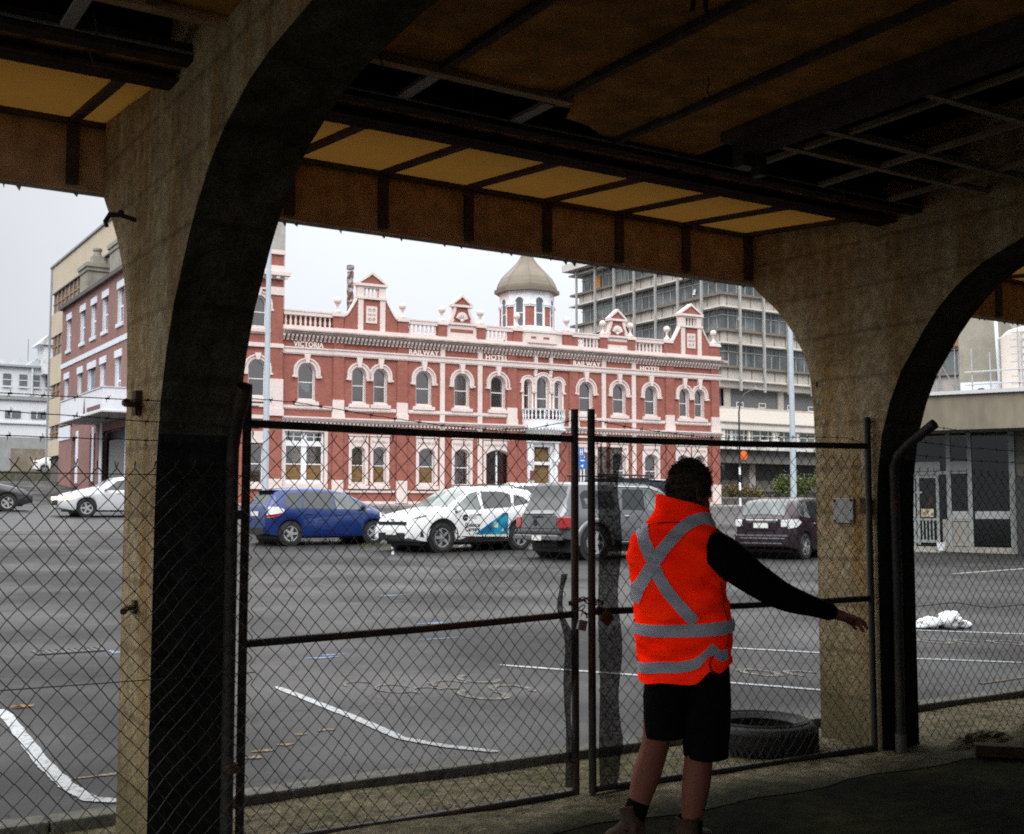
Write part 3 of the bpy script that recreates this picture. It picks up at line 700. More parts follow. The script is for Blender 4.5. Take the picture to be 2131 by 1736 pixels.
fit(rf_, 'bent_post', b, DARKSTEEL, smooth=True, autos=50)
b = MB(); b.tube([(6.108, 5.03, -.01), (6.108, 5.03, .12)], .036, 10); fit(rf_, 'post_sleeve', b, mat('sleeve_concrete', (.10, .095, .085), rough=.9, var=.3))
b = MB(); b.tube([(6.15, 4.762, 2.048), (6.152, 4.745, 2.058)], .034, 10); fit(rf_, 'post_cap', b, WIRE)
# left bent post
lp = thing('bent_fence_post', 'dark bent pipe post at the hinge side of the left gate', 'post', (1.765, 5.06, 0))
b = MB(); b.tube([(1.755, 5.06, 0), (1.752, 5.06, 1.70), (1.748, 5.045, 1.80), (1.742, 4.99, 1.90), (1.738, 4.91, 2.0), (1.735, 4.87, 2.055)], [.029] * 3 + [.031, .033, .034], 10, cap=False)
fit(lp, 'pipe', b, DARKSTEEL, smooth=True, autos=50)
b = MB(); b.lathe((1.765, 5.06, 1.50), [(.036, -.02), (.036, .02)], 10); b.lathe((1.765, 5.06, .4), [(.036, -.02), (.036, .02)], 10); fit(lp, 'clamp', b, RUST)

# gates --------------------------------------------------------------
def gate(label, xa, xb, y, hinge_left, seed, zb0, zb1):
    t = thing('chain_link_gate', label, 'gate', ((xa + xb) / 2, y, 0), 0, 'pair of chain link gates')
    r = .021
    for x, zt, base in ((xa, 2.10 if hinge_left else 2.07, zb0), (xb, 2.07 if hinge_left else 2.12, zb1)):
        b = MB(); b.tube([(x, y, base), (x, y, 1.0), (x + .003, y, zt)], r, 10); fit(t, 'upright', b, DARKSTEEL, smooth=True, autos=50)
    for z0, z1 in ((1.92, 1.908) if hinge_left else (1.908, 1.932), (.915, .962) if hinge_left else (.976, .958), (zb0 + .02, zb1 + .02)):
        b = MB(); b.tube([(xa + r, y, z0), ((xa + xb) / 2, y, (z0 + z1) / 2 - .006), (xb - r, y, z1)], .0195, 10); fit(t, 'rail', b, DARKSTEEL, smooth=True, autos=50)
    fit(t, 'wire_mesh', chain(xa + .03, xb - .03, min(zb0, zb1) + .035, 1.885, y - .016, seed=seed), WIRE)
    return t
gl = gate('left gate leaf of chain link mesh in front of the blue car', 1.868, 3.722, 5.21, True, 11, .0, .0)
gr = gate('right gate leaf of chain link mesh behind the person in the orange vest', 3.790, 6.002, 5.15, False, 12, .02, .005)
fit(gl, 'barbed_wire', barbed([(1.868, 5.21, 2.035), (2.1, 5.21, 2.03), (2.5, 5.21, 1.985), (2.9, 5.21, 1.95), (3.2, 5.21, 1.937), (3.45, 5.21, 1.955), (3.722, 5.21, 2.01)], 21), WIRE)
fit(gr, 'barbed_wire', barbed([(3.79, 5.15, 2.015), (4.1, 5.15, 1.975), (4.6, 5.15, 1.942), (5.0, 5.15, 1.95), (5.5, 5.15, 1.975), (5.8, 5.15, 1.98), (6.0, 5.15, 1.945)], 22), WIRE)
CLOTH = bpy.data.materials.new('shade_cloth'); CLOTH.use_nodes = True
def cloth_nodes(m):
    nt = m.node_tree; N = nt.nodes; L = nt.links; b = N['Principled BSDF']; b.inputs['Base Color'].default_value = (.020, .020, .021, 1); b.inputs['Roughness'].default_value = .9
    t = N.new('ShaderNodeBsdfTransparent'); mx = N.new('ShaderNodeMixShader'); tc = N.new('ShaderNodeTexCoord')
    n = N.new('ShaderNodeTexNoise'); n.inputs['Scale'].default_value = 85; n.inputs['Detail'].default_value = 8; L.new(tc.outputs['Object'], n.inputs['Vector'])
    r = N.new('ShaderNodeMapRange'); r.inputs[1].default_value = .32; r.inputs[2].default_value = .62; r.inputs[3].default_value = .74; r.inputs[4].default_value = .96; L.new(n.outputs['Fac'], r.inputs[0])
    L.new(r.outputs[0], mx.inputs[0]); L.new(t.outputs[0], mx.inputs[1]); L.new(b.outputs[0], mx.inputs[2]); L.new(mx.outputs[0], N['Material Output'].inputs['Surface'])
cloth_nodes(CLOTH)
b = MB(); rows = []
for j in range(40):
    z = .055 + j * 1.81 / 39; rows.append([(3.868 + (.145 + .018 * math.sin(j * .5) + (.01 if j > 30 else 0) - (.02 if j < 4 else 0)) * k / 6, 5.172 + .006 * math.sin(k * 1.3 + j * .4), z) for k in range(7)])
b.grid(rows); so_ = b.build('shade_cloth_strip', CLOTH, smooth=True); so_.location = (-.052, -.05, 0); tag(so_, 'torn strip of black shade cloth hanging on the right gate beside its upright', 'cloth', 'shade cloth scraps on the gates')
b = MB(); rows = []
for j in range(40):
    z = .06 + j * 1.12 / 39; bul = -.05 * math.exp(-((z - .98) / .13) ** 2); rows.append([(3.665 + bul + .012 * math.sin(j * .3) + (.055 - .02 * math.sin(j * .21)) * k / 4, 5.228 + .014 * math.sin(k * 2.1 + j * .35), z) for k in range(5)])
b.grid(rows); so_ = b.build('shade_cloth_strip', CLOTH, smooth=True); so_.location = (-.033, -.05, 0); tag(so_, 'narrow bunched strip of black shade cloth on the left gate near the padlock', 'cloth', 'shade cloth scraps on the gates')
# chain and padlocks
def link(b, c, d, n, s=1.0):
    d = Vector(d).normalized(); n = Vector(n); n = (n - d * n.dot(d)).normalized(); a, w_ = .018 * s, .0105 * s; pts = []
    for i in range(13):
        t = 2 * math.pi * i / 12; pts.append(Vector(c) + d * (a * math.cos(t) + .006 * (1 if math.cos(t) > 0 else -1)) + n * w_ * math.sin(t))
    b.tube(pts, .0033 * s, 5, cap=False)
ct = thing('gate_chain', 'rusty chain looped around both gate uprights with a tail hanging down', 'chain', (3.8, 5.18, .95))
b = MB(); path = [(3.80 + .075 * math.cos(R(a)), 5.23 + .05 * math.sin(R(a)), 1.03 + .012 * math.sin(R(a * 2))) for a in range(0, 360, 24)]
for i, p in enumerate(path):
    q = path[(i + 1) % len(path)]; link(b, p, Vector(q) - Vector(p), (0, 0, 1) if i % 2 else (math.cos(R(i * 24)), math.sin(R(i * 24)), .2))
path2 = [(3.76, 5.19, 1.0), (3.77, 5.18, .975), (3.80, 5.175, .965), (3.83, 5.17, .975), (3.86, 5.165, 1.0), (3.87, 5.17, 1.03), (3.73, 5.21, .99), (3.72, 5.225, 1.02)]
for i, p in enumerate(path2): link(b, p, (1, .1, (-1) ** i * .5), (0, 1 if i % 2 else 0, 1))
fit(ct, 'loop', b, RUST, smooth=True)
b = MB()
for i in range(11): link(b, (3.806 + .003 * math.sin(i), 5.175, .875 - i * .030), (0, .03, 1), (1, 0, 0) if i % 2 == 0 else (0, 1, 0))
fit(ct, 'tail', b, RUST, smooth=True); ct.location = (3.757, 5.13, .95)
def padlock(label, c, rot, m1, s):
    t = thing('padlock', label, 'padlock', c, 0, 'padlocks on the gate chain')
    M_ = Matrix.Rotation(rot, 4, 'Y')
    b = MB(M=M_); b.box(-.022 * s, .022 * s, -.010, .010, -.045 * s, 0); b.build('body', m1, t, bevel=.004)
    b = MB(M=M_); b.tube([(.014 * s * math.cos(R(a)), 0, .016 * s + .014 * s * math.sin(R(a))) for a in range(-20, 201, 20)], .0035, 6); b.build('shackle', RUST, t, smooth=True)
padlock('pale steel padlock at the left gate upright', (3.728, 5.145, .935), .25, mat('padlock_steel', (.35, .36, .36), rough=.4, metal=.6, var=.2), 1.25)
padlock('large brass padlock gone brown at the right gate upright', (3.825, 5.10, .965), -.9, mat('old_brass', (.11, .065, .025), rough=.6, metal=.4, var=.4, scale=20), 1.5)

# ------------------------------------------------------------------ tyre, plank, plastic bag
ty = thing('car_tyre', 'worn black car tyre lying flat at the foot of the right pier', 'tyre', (5.40, 5.57, .0))
RUB = mat('tyre_rubber', (.020, .020, .022), rough=.75, var=.3, scale=12, bump=.2, bscale=50)
b = MB(); prof = []
Rt, rt, hh = .372, .238, .185
prof = [(rt, .035), (rt + .03, .01), (Rt - .055, .004), (Rt - .018, .018), (Rt, .05), (Rt + .006, hh / 2), (Rt, hh - .05), (Rt - .018, hh - .018), (Rt - .055, hh - .002), (rt + .03, hh - .008), (rt, hh - .035), (rt + .018, hh - .05), (rt + .03, hh / 2), (rt + .018, .05), (rt, .035)]
b.lathe((0, 0, .012), prof, 56, cap=False); b.build('carcass', RUB, ty, smooth=True, autos=60)
b = MB()
for i in range(60):
    a = 2 * math.pi * i / 60
    for z0, sgn in ((.022, 1), (.095, -1)):
        M_ = Matrix.Rotation(a, 4, 'Z'); c = MB(M=M_ @ Matrix.Translation((Rt + .003, 0, z0 + .035)) @ Matrix.Rotation(sgn * .45, 4, 'X')); c.box(-.004, .003, -.009, .009, -.034, .034); b.add(c.v, c.f)
for z in (.100,): b.lathe((0, 0, z + .0), [(Rt + .002, -.006), (Rt + .005, -.006), (Rt + .005, .006), (Rt + .002, .006)], 56, cap=False)
b.build('tread', RUB, ty)
b = MB()
for rr_ in (.27, .29, .32): b.tube([(rr_ * math.cos(R(a)), rr_ * math.sin(R(a)), hh + .012) for a in range(0, 361, 10)], .003, 4, cap=False)
b.build('sidewall_rib', RUB, ty)
pk = MB(); pk.box(-.02, .26, -.055, .055, 0, .07); o = pk.build('timber_offcut', mat('wet_timber', (.035, .023, .014), spec=.1, rough=.9, var=.4, scale=9, stretch=(1, 6, 6), bump=.4), bevel=.005)
o.location = (6.42, 4.70, .008); o.rotation_euler = (0, 0, R(-48)); tag(o, 'short wet timber offcut lying on the floor by the right fence', 'plank')
# heaped mossy rubble at the foot of the right fence
def rubble(x, y, rx, ry, h, label, seed):
    q = random.Random(seed); b = MB(); rows = []
    for j in range(9):
        t = j / 8; rows.append([(x + rx * t * math.cos(R(a)) * (1 + .2 * math.sin(a * .05 + seed)), y + ry * t * math.sin(R(a)), .004 + h * (1 - t * t) * (1 + .5 * q.uniform(-1, 1)) * (1 if j < 8 else 0)) for a in range(0, 361, 20)])
    for r_ in rows: r_[-1] = r_[0]
    b.grid(rows); return tag(b.build('rubble_heap', APRON, smooth=True), label, 'rubble', 'rubble heaps by the right fence')
rubble(6.75, 4.93, .42, .14, .055, 'low mossy rubble heap right beside the sleeve of the bent post', 3)
rubble(7.45, 4.95, .40, .20, .075, 'stony rubble heap under the right fence beyond the timber offcut', 4)
bg_ = MB(); q = random.Random(5)
def lump(b, c, r, sz, seed):
    q = random.Random(seed); vs = []; k = len(b.v); b.sphere(c, r, 16, 10, sz)
    for i in range(k, len(b.v)):
        v = b.v[i] - Vector(c); b.v[i] = Vector(c) + v * (1 + .22 * math.sin(v.x * 34 + seed) * math.cos(v.z * 41 + seed) + .16 * q.uniform(-1, 1)); b.v[i].z = max(b.v[i].z, tz(9.3) + .004)
lump(bg_, (12.00, 9.42, tz(9.3) + .05), .15, (1.35, .9, .55), 2); lump(bg_, (12.21, 9.28, tz(9.3) + .085), .15, (1.0, .9, .75), 3); lump(bg_, (12.25, 9.25, tz(9.3) + .17), .06, (1.3, .8, .7), 4); lump(bg_, (12.36, 9.2, tz(9.3) + .04), .09, (1.2, .8, .6), 6)
tag(bg_.build('plastic_bag', mat('white_plastic', (.75, .78, .80), rough=.35, var=.05), smooth=True), 'crumpled white plastic bag lying on the car park beside a bay line', 'bag')
# ------------------------------------------------------------------ the red and cream hotel
HB = 1.76                                             # pavement level
def brick(name, c, c2, sc_=1.0, mortar=(.16, .09, .08)):
    m = mat(name, c, rough=.85, scale=.5, c2=c2, lo=.35, hi=.7, var=.12)
    nt = m.node_tree; N = nt.nodes; L = nt.links; b = N['Principled BSDF']; src = b.inputs['Base Color'].links[0].from_socket
    tc = N.new('ShaderNodeTexCoord'); mp = N.new('ShaderNodeMapping'); mp.inputs['Rotation'].default_value = (R(90), 0, 0); L.new(tc.outputs['Object'], mp.inputs[0])
    bt = N.new('ShaderNodeTexBrick'); bt.inputs['Scale'].default_value = 1; bt.inputs['Brick Width'].default_value = .23; bt.inputs['Row Height'].default_value = .085; bt.inputs['Mortar Size'].default_value = .008
    bt.inputs['Color1'].default_value = (1, 1, 1, 1); bt.inputs['Color2'].default_value = (.82, .84, .86, 1); bt.inputs['Mortar'].default_value = (.75, .75, .76, 1); L.new(mp.outputs[0], bt.inputs['Vector'])
    mx = N.new('ShaderNodeMix'); mx.data_type = 'RGBA'; mx.blend_type = 'MULTIPLY'; mx.inputs['Factor'].default_value = 1
    L.new(src, mx.inputs['A']); L.new(bt.outputs['Color'], mx.inputs['B']); L.new(mx.outputs['Result'], b.inputs['Base Color'])
    return m
RED = brick('hotel_brick', (.34, .118, .089), (.285, .098, .076))
CREAM = mat('cream_stucco', (.68, .58, .555), rough=.8, scale=.8, c2=(.59, .50, .475), lo=.4, hi=.75, var=.06)
CREAM_D = mat('weathered_cornice', (.47, .40, .365), rough=.85, scale=2.5, c2=(.30, .24, .215), lo=.42, hi=.7, var=.15)
WHT = mat('white_joinery', (.74, .76, .79), rough=.5, var=.05)
PANE = glass('window_glass', tint=(.62, .68, .70), refl=.24)
DARKROOM = mat('dark_room', (.035, .037, .042), rough=.9, var=.3, scale=2)
CURT = mat('net_curtain', (.52, .56, .54), rough=.9, var=.15, scale=3, stretch=(14, 14, .3))
BOARD = mat('plywood_boarding', (.17, .10, .04), rough=.8, var=.35, scale=3, stretch=(1, 1, 3))
HX, HY, HROT = 23.46, 60.26, R(-4.8)
hotel = thing('hotel', 'red brick two storey railway hotel with cream arches, ball finials and a golden dome', 'hotel', (HX, HY, HB), HROT)
def hp(name, b, m, parent=None, **k): return b.build(name, m, parent or hotel, **k)
def hb(): return MB(off=(0, 0, -HB))

UP = [(1.47, .95, 7.56, 9.58), (4.50, .80, 7.54, 9.50), (5.79, .80, 7.54, 9.50), (8.45, .95, 7.56, 9.52), (10.88, .95, 7.56, 9.50), (13.26, .95, 7.56, 9.50),
      (19.38, .95, 7.56, 9.44), (21.83, .95, 7.56, 9.44), (24.23, .90, 7.56, 9.42), (26.84, .76, 7.55, 9.38), (28.05, .76, 7.55, 9.38)]
TRI = [(15.27, .50, 7.55, 9.40), (16.33, .85, 7.0, 9.62), (17.38, .50, 7.55, 9.40)]
GR = [(1.40, 2.25, 2.95, 5.80, 0), (4.52, .80, 3.0, 5.08, .2), (5.79, .80, 3.0, 5.08, .2), (8.68, 1.0, 3.0, 5.08, .25), (10.92, 1.0, 2.95, 5.08, .25), (13.30, 1.65, 2.95, 5.10, .3),
      (19.38, 1.65, 2.95, 5.10, .3), (21.80, 1.0, 2.95, 5.08, .25), (24.22, 1.0, 2.95, 5.08, .25), (26.70, .85, 2.95, 5.08, .22), (28.02, .85, 2.95, 5.08, .22)]
TW = [(-1.33, .95, 7.62, 9.60), (-1.33, .95, 11.40, 13.08)]
def arch_pts(c, w, zb, zt, rise, n=14):
    h = w / 2; pts = [(c - h, zb), (c + h, zb)]
    if rise <= 0: return pts + [(c + h, zt), (c - h, zt)]
    rr = (h * h + rise * rise) / (2 * rise); a = math.asin(min(1, h / rr)); a = math.pi - a if rise > h + 1e-6 else a
    for i in range(n + 1):
        t = a - 2 * a * i / n; pts.append((c + rr * math.sin(t), zt - rr + rr * math.cos(t)))
    return pts
def wall(b, s0, s1, z0, z1, ops, y0=0.0, y1=.34):
    ops = sorted(ops); cur = s0
    for (c, w, zb, zt, rise) in ops:
        l, r = c - w / 2, c + w / 2
        if l > cur: b.box(cur, l, y0, y1, z0, z1)
        if zb > z0: b.box(l, r, y0, y1, z0, zb)
        if rise > 0:
            ar = arch_pts(c, w, zb, zt, rise)[2:]; b.prism([(l, z1), (r, z1)] + ar, y0, y1)
        elif zt < z1: b.box(l, r, y0, y1, zt, z1)
        cur = r
    if s1 > cur: b.box(cur, s1, y0, y1, z0, z1)
FL = 6.30
ops_up = [(c, w, zb, zt, w / 2) for c, w, zb, zt in UP] + [(c, w, zb, zt, w / 2) for c, w, zb, zt in TRI]
ENT = (16.33, 2.15, 1.78, 5.9, 0)
b = hb(); wall(b, 0.05, 29.6, FL, 11.35, ops_up); wall(b, 0.05, 29.6, HB, FL, [tuple(x) for x in GR] + [ENT]); hp('wall', b, RED)
b = hb(); b.box(.05, 29.6, .34, 12, HB, 11.30); b2 = b
# sides and back block (dark inside faces are never open: rooms are built per window)
hp('rear_block', b, RED)
def rooms_cut(): pass
# projecting brick piers
PIERS = [(2.98, 3.60), (6.80, 7.42), (13.88, 14.50), (18.17, 18.79), (25.36, 26.0), (29.0, 29.63)]
b = hb()
for a, c in PIERS: b.box(a, c, -.10, 0, HB, 12.35)
hp('brick_pier', b, RED)
b = hb()
for a, c in PIERS:
    b.box(a - .06, c + .06, -.17, -.002, 6.62, 6.95); b.box(a - .02, c + .02, -.14, -.002, 6.95, 7.62); b.box(a - .02, c + .02, -.14, -.002, 1.9, 3.18)
hp('pier_base', b, CREAM, bevel=.01)
# string courses, cornices
CH = [(0.06, 2.94, 0), (2.94, 7.44, .06), (7.44, 13.86, 0), (13.86, 18.81, .06), (18.81, 25.33, 0), (25.33, 29.72, .06)]
b = hb()
for s0, s1, p in CH:
    b.box(s0, s1, -.12 - p, -.003, 10.12, 10.36); b.box(s0, s1, -.17 - p, -.003, 10.36, 10.44); b.box(s0, s1, -.09 - p, -.003, 10.06, 10.12)
hp('string_course', b, CREAM)
b = hb()
for s0, s1, p in CH:
    b.box(s0, s1, -.40 - p, -.003, 11.20, 11.29); b.box(s0 - .0, s1, -.50 - p, -.003, 11.29, 11.37); b.box(s0, s1, -.30 - p, -.003, 11.12, 11.20)
b.box(29.72, 30.1, -.46, 6, 11.22, 11.37)
hp('main_cornice', b, CREAM_D)
b = hb()
for s0, s1, p in CH:
    b.box(s0, s1, -.18 - p, .3, 11.37, 11.62)
hp('parapet_plinth', b, CREAM)
s = .12; bs = []
while s < 29.7:
    p = next(pp for a, c, pp in CH if a <= s < c + .01); bs.append((s, p)); s += .235
BRK = CREAM
b = hb()
for s, p in bs:
    b.prism([(-.003, 10.80), (-.003, 11.12), (-.30 - p, 11.12), (-.30 - p, 11.02), (-.13 - p, 10.86), (-.12 - p, 10.80)], s - .055, s + .055, 'x')
o = hp('cornice_bracket', b, BRK); o['kind'] = 'stuff'
b = hb()
for s0, s1, p in CH:
    b.box(s0, s1, -.10 - p, -.003, 6.36, 6.44); b.box(s0, s1, -.20 - p, -.003, 6.44, 6.53); b.box(s0, s1, -.28 - p, -.003, 6.53, 6.62)
b.box(29.72, 29.95, -.26, 4, 6.44, 6.60)
hp('lower_cornice', b, CREAM)
b = hb(); s = .15
while s < 29.7:
    if not 15 < s < 17.7: b.box(s - .055, s + .055, -.15, -.003, 6.24, 6.355)
    s += .225
o = hp('dentil', b, CREAM); o['kind'] = 'stuff'
b = hb()
edges = [0.06] + [e for a, c in PIERS for e in (a - .07, c + .07)]
for i in range(0, len(edges) - 1, 2):
    if abs(edges[i] - 14.57) < .1: continue
    b.box(edges[i], edges[i + 1], -.10, -.003, 7.08, 7.24); b.box(edges[i], edges[i + 1], -.05, -.003, 7.02, 7.08)
hp('sill_course', b, CREAM)
b = hb()
for i in range(0, len(edges) - 1, 2):
    if abs(edges[i] - 14.57) < .1: continue
    b.box(edges[i], edges[i + 1], -.09, -.003, 2.50, 2.62); b.box(edges[i], edges[i + 1], -.12, -.003, HB, 2.02)
hp('plinth_moulding', b, CREAM)
b = hb()
for s in (9.63, 12.06, 20.68, 22.92):
    b.box(s - .145, s + .145, -.075, -.003, HB, 6.34); b.box(s - .145, s + .145, -.075, -.003, 6.63, 10.05); b.box(s - .145, s + .145, -.10, -.003, 10.45, 11.11)
hp('pilaster', b, CREAM)

def hring(b, c, zc, r0, r1, y0, y1, a0=0, a1=180, n=18, foot=0):
    ou = [(c + r1 * math.cos(R(a0 + (a1 - a0) * i / n)), zc + r1 * math.sin(R(a0 + (a1 - a0) * i / n))) for i in range(n + 1)]
    inn = [(c + r0 * math.cos(R(a0 + (a1 - a0) * i / n)), zc + r0 * math.sin(R(a0 + (a1 - a0) * i / n))) for i in range(n + 1)]
    for i in range(n):
        b.prism([ou[i], ou[i + 1], inn[i + 1], inn[i]], y0, y1)
    if foot:
        for sg in (-1, 1):
            x0, x1 = sorted((c + sg * r0, c + sg * r1)); b.box(x0, x1, y0, y1, zc - foot, zc - .001)
            x0, x1 = sorted((c + sg * (r0 + .02), c + sg * (r1 + .07))); b.box(x0, x1, y0 - .04, y1, zc - foot - .10, zc - foot - .002)
def window(c, w, zb, zt, rise, parent, room=None, curtain=None, board=False, mull=0, sash=True, depth=.24, hood=None, sill=True, zoff=0):
    """one sash window with its own frame, pane, sill and dark room behind"""
    h = w / 2; fw = .055; y = depth; P = parent
    b = hb(); outl = arch_pts(c, w - .02, zb + .01, zt - .01, rise); inn = arch_pts(c, w - 2 * fw, zb + .09, zt - fw, max(0, rise - .02) if rise else 0)
    n = len(outl)
    for i in range(n):
        j = (i + 1) % n; b.prism([outl[i], outl[j], inn[j], inn[i]], y, y + .06)
    zm = (zb + zt) / 2 - .02
    if sash: b.box(c - h + fw, c + h - fw, y - .01, y + .05, zm - .025, zm + .025)
    if mull: b.box(c - mull / 2, c + mull / 2, y - .02, y + .07, zb + .05, zt - rise * .3 - .02)
    f = b.build('window', WHT, P)
    b = hb(); b.face(*[(x, y + .035, z) for x, z in arch_pts(c, w - fw, zb + .05, zt - fw * .7, rise)]); b.build('pane', PANE, f, fix=False)
    b = hb(); b.face(*[(x, y + .26 if not board else y + .30, z) for x, z in arch_pts(c, w + .3, zb - .1, zt + .1, 0)]); b.build('room_back', DARKROOM, f)
    if curtain:
        for (u0, u1) in curtain:
            b = hb(); nn = 9; b.grid([[(c - h + w * (u0 + (u1 - u0) * k / nn), y + .14 + .025 * math.sin(k * 2.2 + j), z) for k in range(nn + 1)] for j, z in enumerate((zb, zm, zt))]); b.build('curtain', CURT, f, smooth=True)
    if board:
        b = hb(); b.box(c - h + .03, c + h - .03, y + .012, y + .03, zb + .09, zm - .02); b.build('boarding', BOARD, f)
    # cream reveal lining
    b = hb(); o2 = arch_pts(c, w + .002, zb, zt + .001, rise); i2 = arch_pts(c, w - .03, zb + .01, zt - .015, max(rise - .008, 0) if rise else 0)
    for i in range(1, n): j = (i + 1) % n; b.prism([o2[i], o2[j], i2[j], i2[i]], -.012, y + .02)
    b.build('reveal', CREAM, f)
    if sill:
        b = hb(); b.box(c - h - .20, c + h + .20, -.16, .02, zb - .30, zb - .10); b.box(c - h - .02, c + h + .02, -.10, y + .02, zb - .10, zb - .002); b.build('sill', CREAM, f, bevel=.008)
    if hood:
        b = hb(); r0 = h + .035; zc = zt - h
        hring(b, c, zc, r0, r0 + .17, -.07, -.003, foot=.24); hring(b, c, zc, r0 + .17, r0 + .255, -.13, -.003, foot=.22)
        k0 = hood
        b.prism([(c - .085, zt + .0), (c + .085, zt + .0), (c + .17, k0), (c - .17, k0)], -.19, -.003)
        b.build('hood_mould', CREAM, f)
    return f
CUR = [[(.62, .98)], None, None, [(.0, 1.0)], [(.70, .96)], [(.62, .98)], [(.05, .40), (.62, 1)], [(.6, 1)], [(.05, .3), (.62, .98)], [(.0, .95)], [(.1, 1)]]
ktop = 10.055
for (c, w, zb, zt), cu in zip(UP, CUR):
    window(c, w, zb, zt, w / 2, hotel, curtain=cu, hood=ktop if w > .9 else ktop, sill=True)
# blind half lowered in the first window
b = hb(); b.prism([(1.02, 8.58), (1.75, 8.58), (1.75, 8.02), (1.52, 8.02)], .33, .345); hp('fallen_blind', b, mat('blind_white', (.72, .76, .74), rough=.7))
for c, w, zb, zt in TRI:
    window(c, w, zb, zt, w / 2, hotel, curtain=None, hood=None, sill=False, sash=True)
b = hb()
for c, w, zb, zt in TRI:
    r0 = w / 2 + .03; hring(b, c, zt - w / 2, r0, r0 + .17, -.09, -.003, foot=.45); hring(b, c, zt - w / 2, r0 + .17, r0 + .23, -.13, -.003, foot=0)
    for sg in (-1, 1): x0, x1 = sorted((c + sg * (w / 2 + .02), c + sg * (w / 2 + .14))); b.box(x0, x1, -.05, -.003, 7.4, zt - w / 2 - .57)
hp('triple_arch', b, CREAM)
b = hb()
for s in (15.80, 16.86):
    b.box(s - .11, s + .11, -.16, -.003, 10.05, 11.1); b.prism([(-.003, 9.6), (-.05, 9.62), (-.16, 10.0), (-.003, 10.0)], s - .10, s + .10, 'x'); b.sphere((s, -.08, 9.66), .09, 8, 6)
hp('console', b, CREAM)

def ground_window(c, w, zb, zt, rise, kind):
    cu = [(0, 1)] if kind == 'c' else None
    f = window(c, w, zb, zt, rise, hotel, curtain=cu, board=(kind == 'b'), mull=.09 if w > 1.3 else 0, sash=w < 1.3 or kind == 'b', sill=True)
    b = hb(); h = w / 2
    b.box(c - h - .17, c - h - .002, -.055, -.003, zb - .05, zt - rise); b.box(c + h + .002, c + h + .17, -.055, -.003, zb - .05, zt - rise)
    ar = arch_pts(c, w, zb, zt, rise)[2:] if rise else [(c + h, zt), (c - h, zt)]
    b.prism([(c - h - .17, 5.62), (c + h + .17, 5.62), (c + h + .17, zt - rise)] + ar + [(c - h - .17, zt - rise)], -.055, -.003)
    b.prism([(c - h - .22, 5.98), (c + h + .22, 5.98), (c + h + .08, 6.10), (c - h - .08, 6.10)], -.14, -.003)
    b.box(c - h - .20, c + h + .20, -.10, -.003, 5.66, 5.74)
    b.build('surround', CREAM, f)
    # vermiculated band under the lintel
    b = hb()
    for i in range(int((w + .2) / .09)):
        b.box(c - h - .08 + i * .09, c - h - .03 + i * .09, -.075, -.0555, 5.30 + .03 * math.sin(i * 2.3), 5.42 + .03 * math.cos(i * 1.7))
    b.build('carved_band', CREAM_D, f)
kinds = ['t', 'b', 'b', 'b', 'c', 'c', 'c', 'c', 'd', 'd', 'd']
for g_, k_ in zip(GR, kinds):
    if k_ == 't': continue
    ground_window(*g_, k_)
# twin boarded window with transom lights
c, w, zb, zt, _ = GR[0]; y = .10
f = hb()
for x0, x1 in ((.28, .40), (1.25, 1.55), (2.40, 2.52)): f.box(x0, x1, y, y + .1, zb, zt)
for z0, z1 in ((zb, zb + .22), (zt - .06, zt), (5.02, 5.30)): f.box(.40, 1.25, y + .01, y + .09, z0, z1); f.box(1.55, 2.40, y + .01, y + .09, z0, z1)
f.box(.40, 1.25, y + .02, y + .08, 4.0, 4.06); f.box(1.55, 2.40, y + .02, y + .08, 4.0, 4.06)
for x0, x1 in ((.40, 1.25), (1.55, 2.40)):
    f.box(x0, x1, y + .03, y + .07, 5.52, 5.555); xm = (x0 + x1) / 2; f.box(xm - .02, xm + .02, y + .028, y + .072, 5.30, zt - .06)
f.box(1.22, 1.58, y - .04, y, 5.0, 5.32); f.prism([(1.25, 5.32), (1.55, 5.32), (1.47, 5.5), (1.33, 5.5)], y - .04, y - .002)
fo = hp('window', f, WHT)
b = hb(); b.face((.4, y + .06, zb + .2), (2.4, y + .06, zb + .2), (2.4, y + .06, zt), (.4, y + .06, zt)); b.build('pane', PANE, fo, fix=False)
b = hb(); b.face((.2, .33, zb), (2.6, .33, zb), (2.6, .33, zt), (.2, .33, zt)); b.build('room_back', DARKROOM, fo)
b = hb(); b.box(.42, 1.23, y + .045, y + .055, zb + .2, 4.0); b.box(1.57, 2.38, y + .045, y + .055, zb + .2, 4.0); b.build('boarding', BOARD, fo)
b = hb(); b.box(.12, .27, -.05, .1, zb - .3, 5.95); b.box(2.53, 2.72, -.05, .1, zb - .3, 5.95); b.box(.27, 2.53, -.05, .1, 5.81, 5.95); b.box(.12, 2.72, -.12, .1, zb - .32, zb - .002); b.build('surround', CREAM, fo)
# entrance: white porch, boarded door, balcony over
b = hb(); b.box(15.25, 15.75, .02, .3, HB, 5.9); b.box(16.85, 17.41, .02, .3, HB, 5.9); b.box(15.75, 16.85, .03, .3, 4.25, 4.45); b.box(15.75, 16.85, .03, .3, 5.35, 5.9)
for s in (15.4, 17.2): b.lathe((s, -.06, 0), [(.15, HB), (.15, 2.2), (.11, 2.25), (.10, 4.2), (.15, 4.28), (.17, 4.45)], 12); b.box(s - .2, s + .2, -.22, .02, 4.45, 4.62); b.box(s - .16, s + .16, -.16, .02, 4.62, 5.6)
b.box(15.2, 17.45, -.24, .02, 5.6, 5.75)
po = hp('porch', b, WHT)
b = hb(); b.box(15.78, 16.82, .2, .23, 1.9, 4.2); b.prism([(15.85, 4.5), (16.75, 4.5), (16.75, 5.0), (16.55, 5.25), (16.05, 5.25), (15.85, 5.0)], .2, .23); b.build('boarding', BOARD, po)
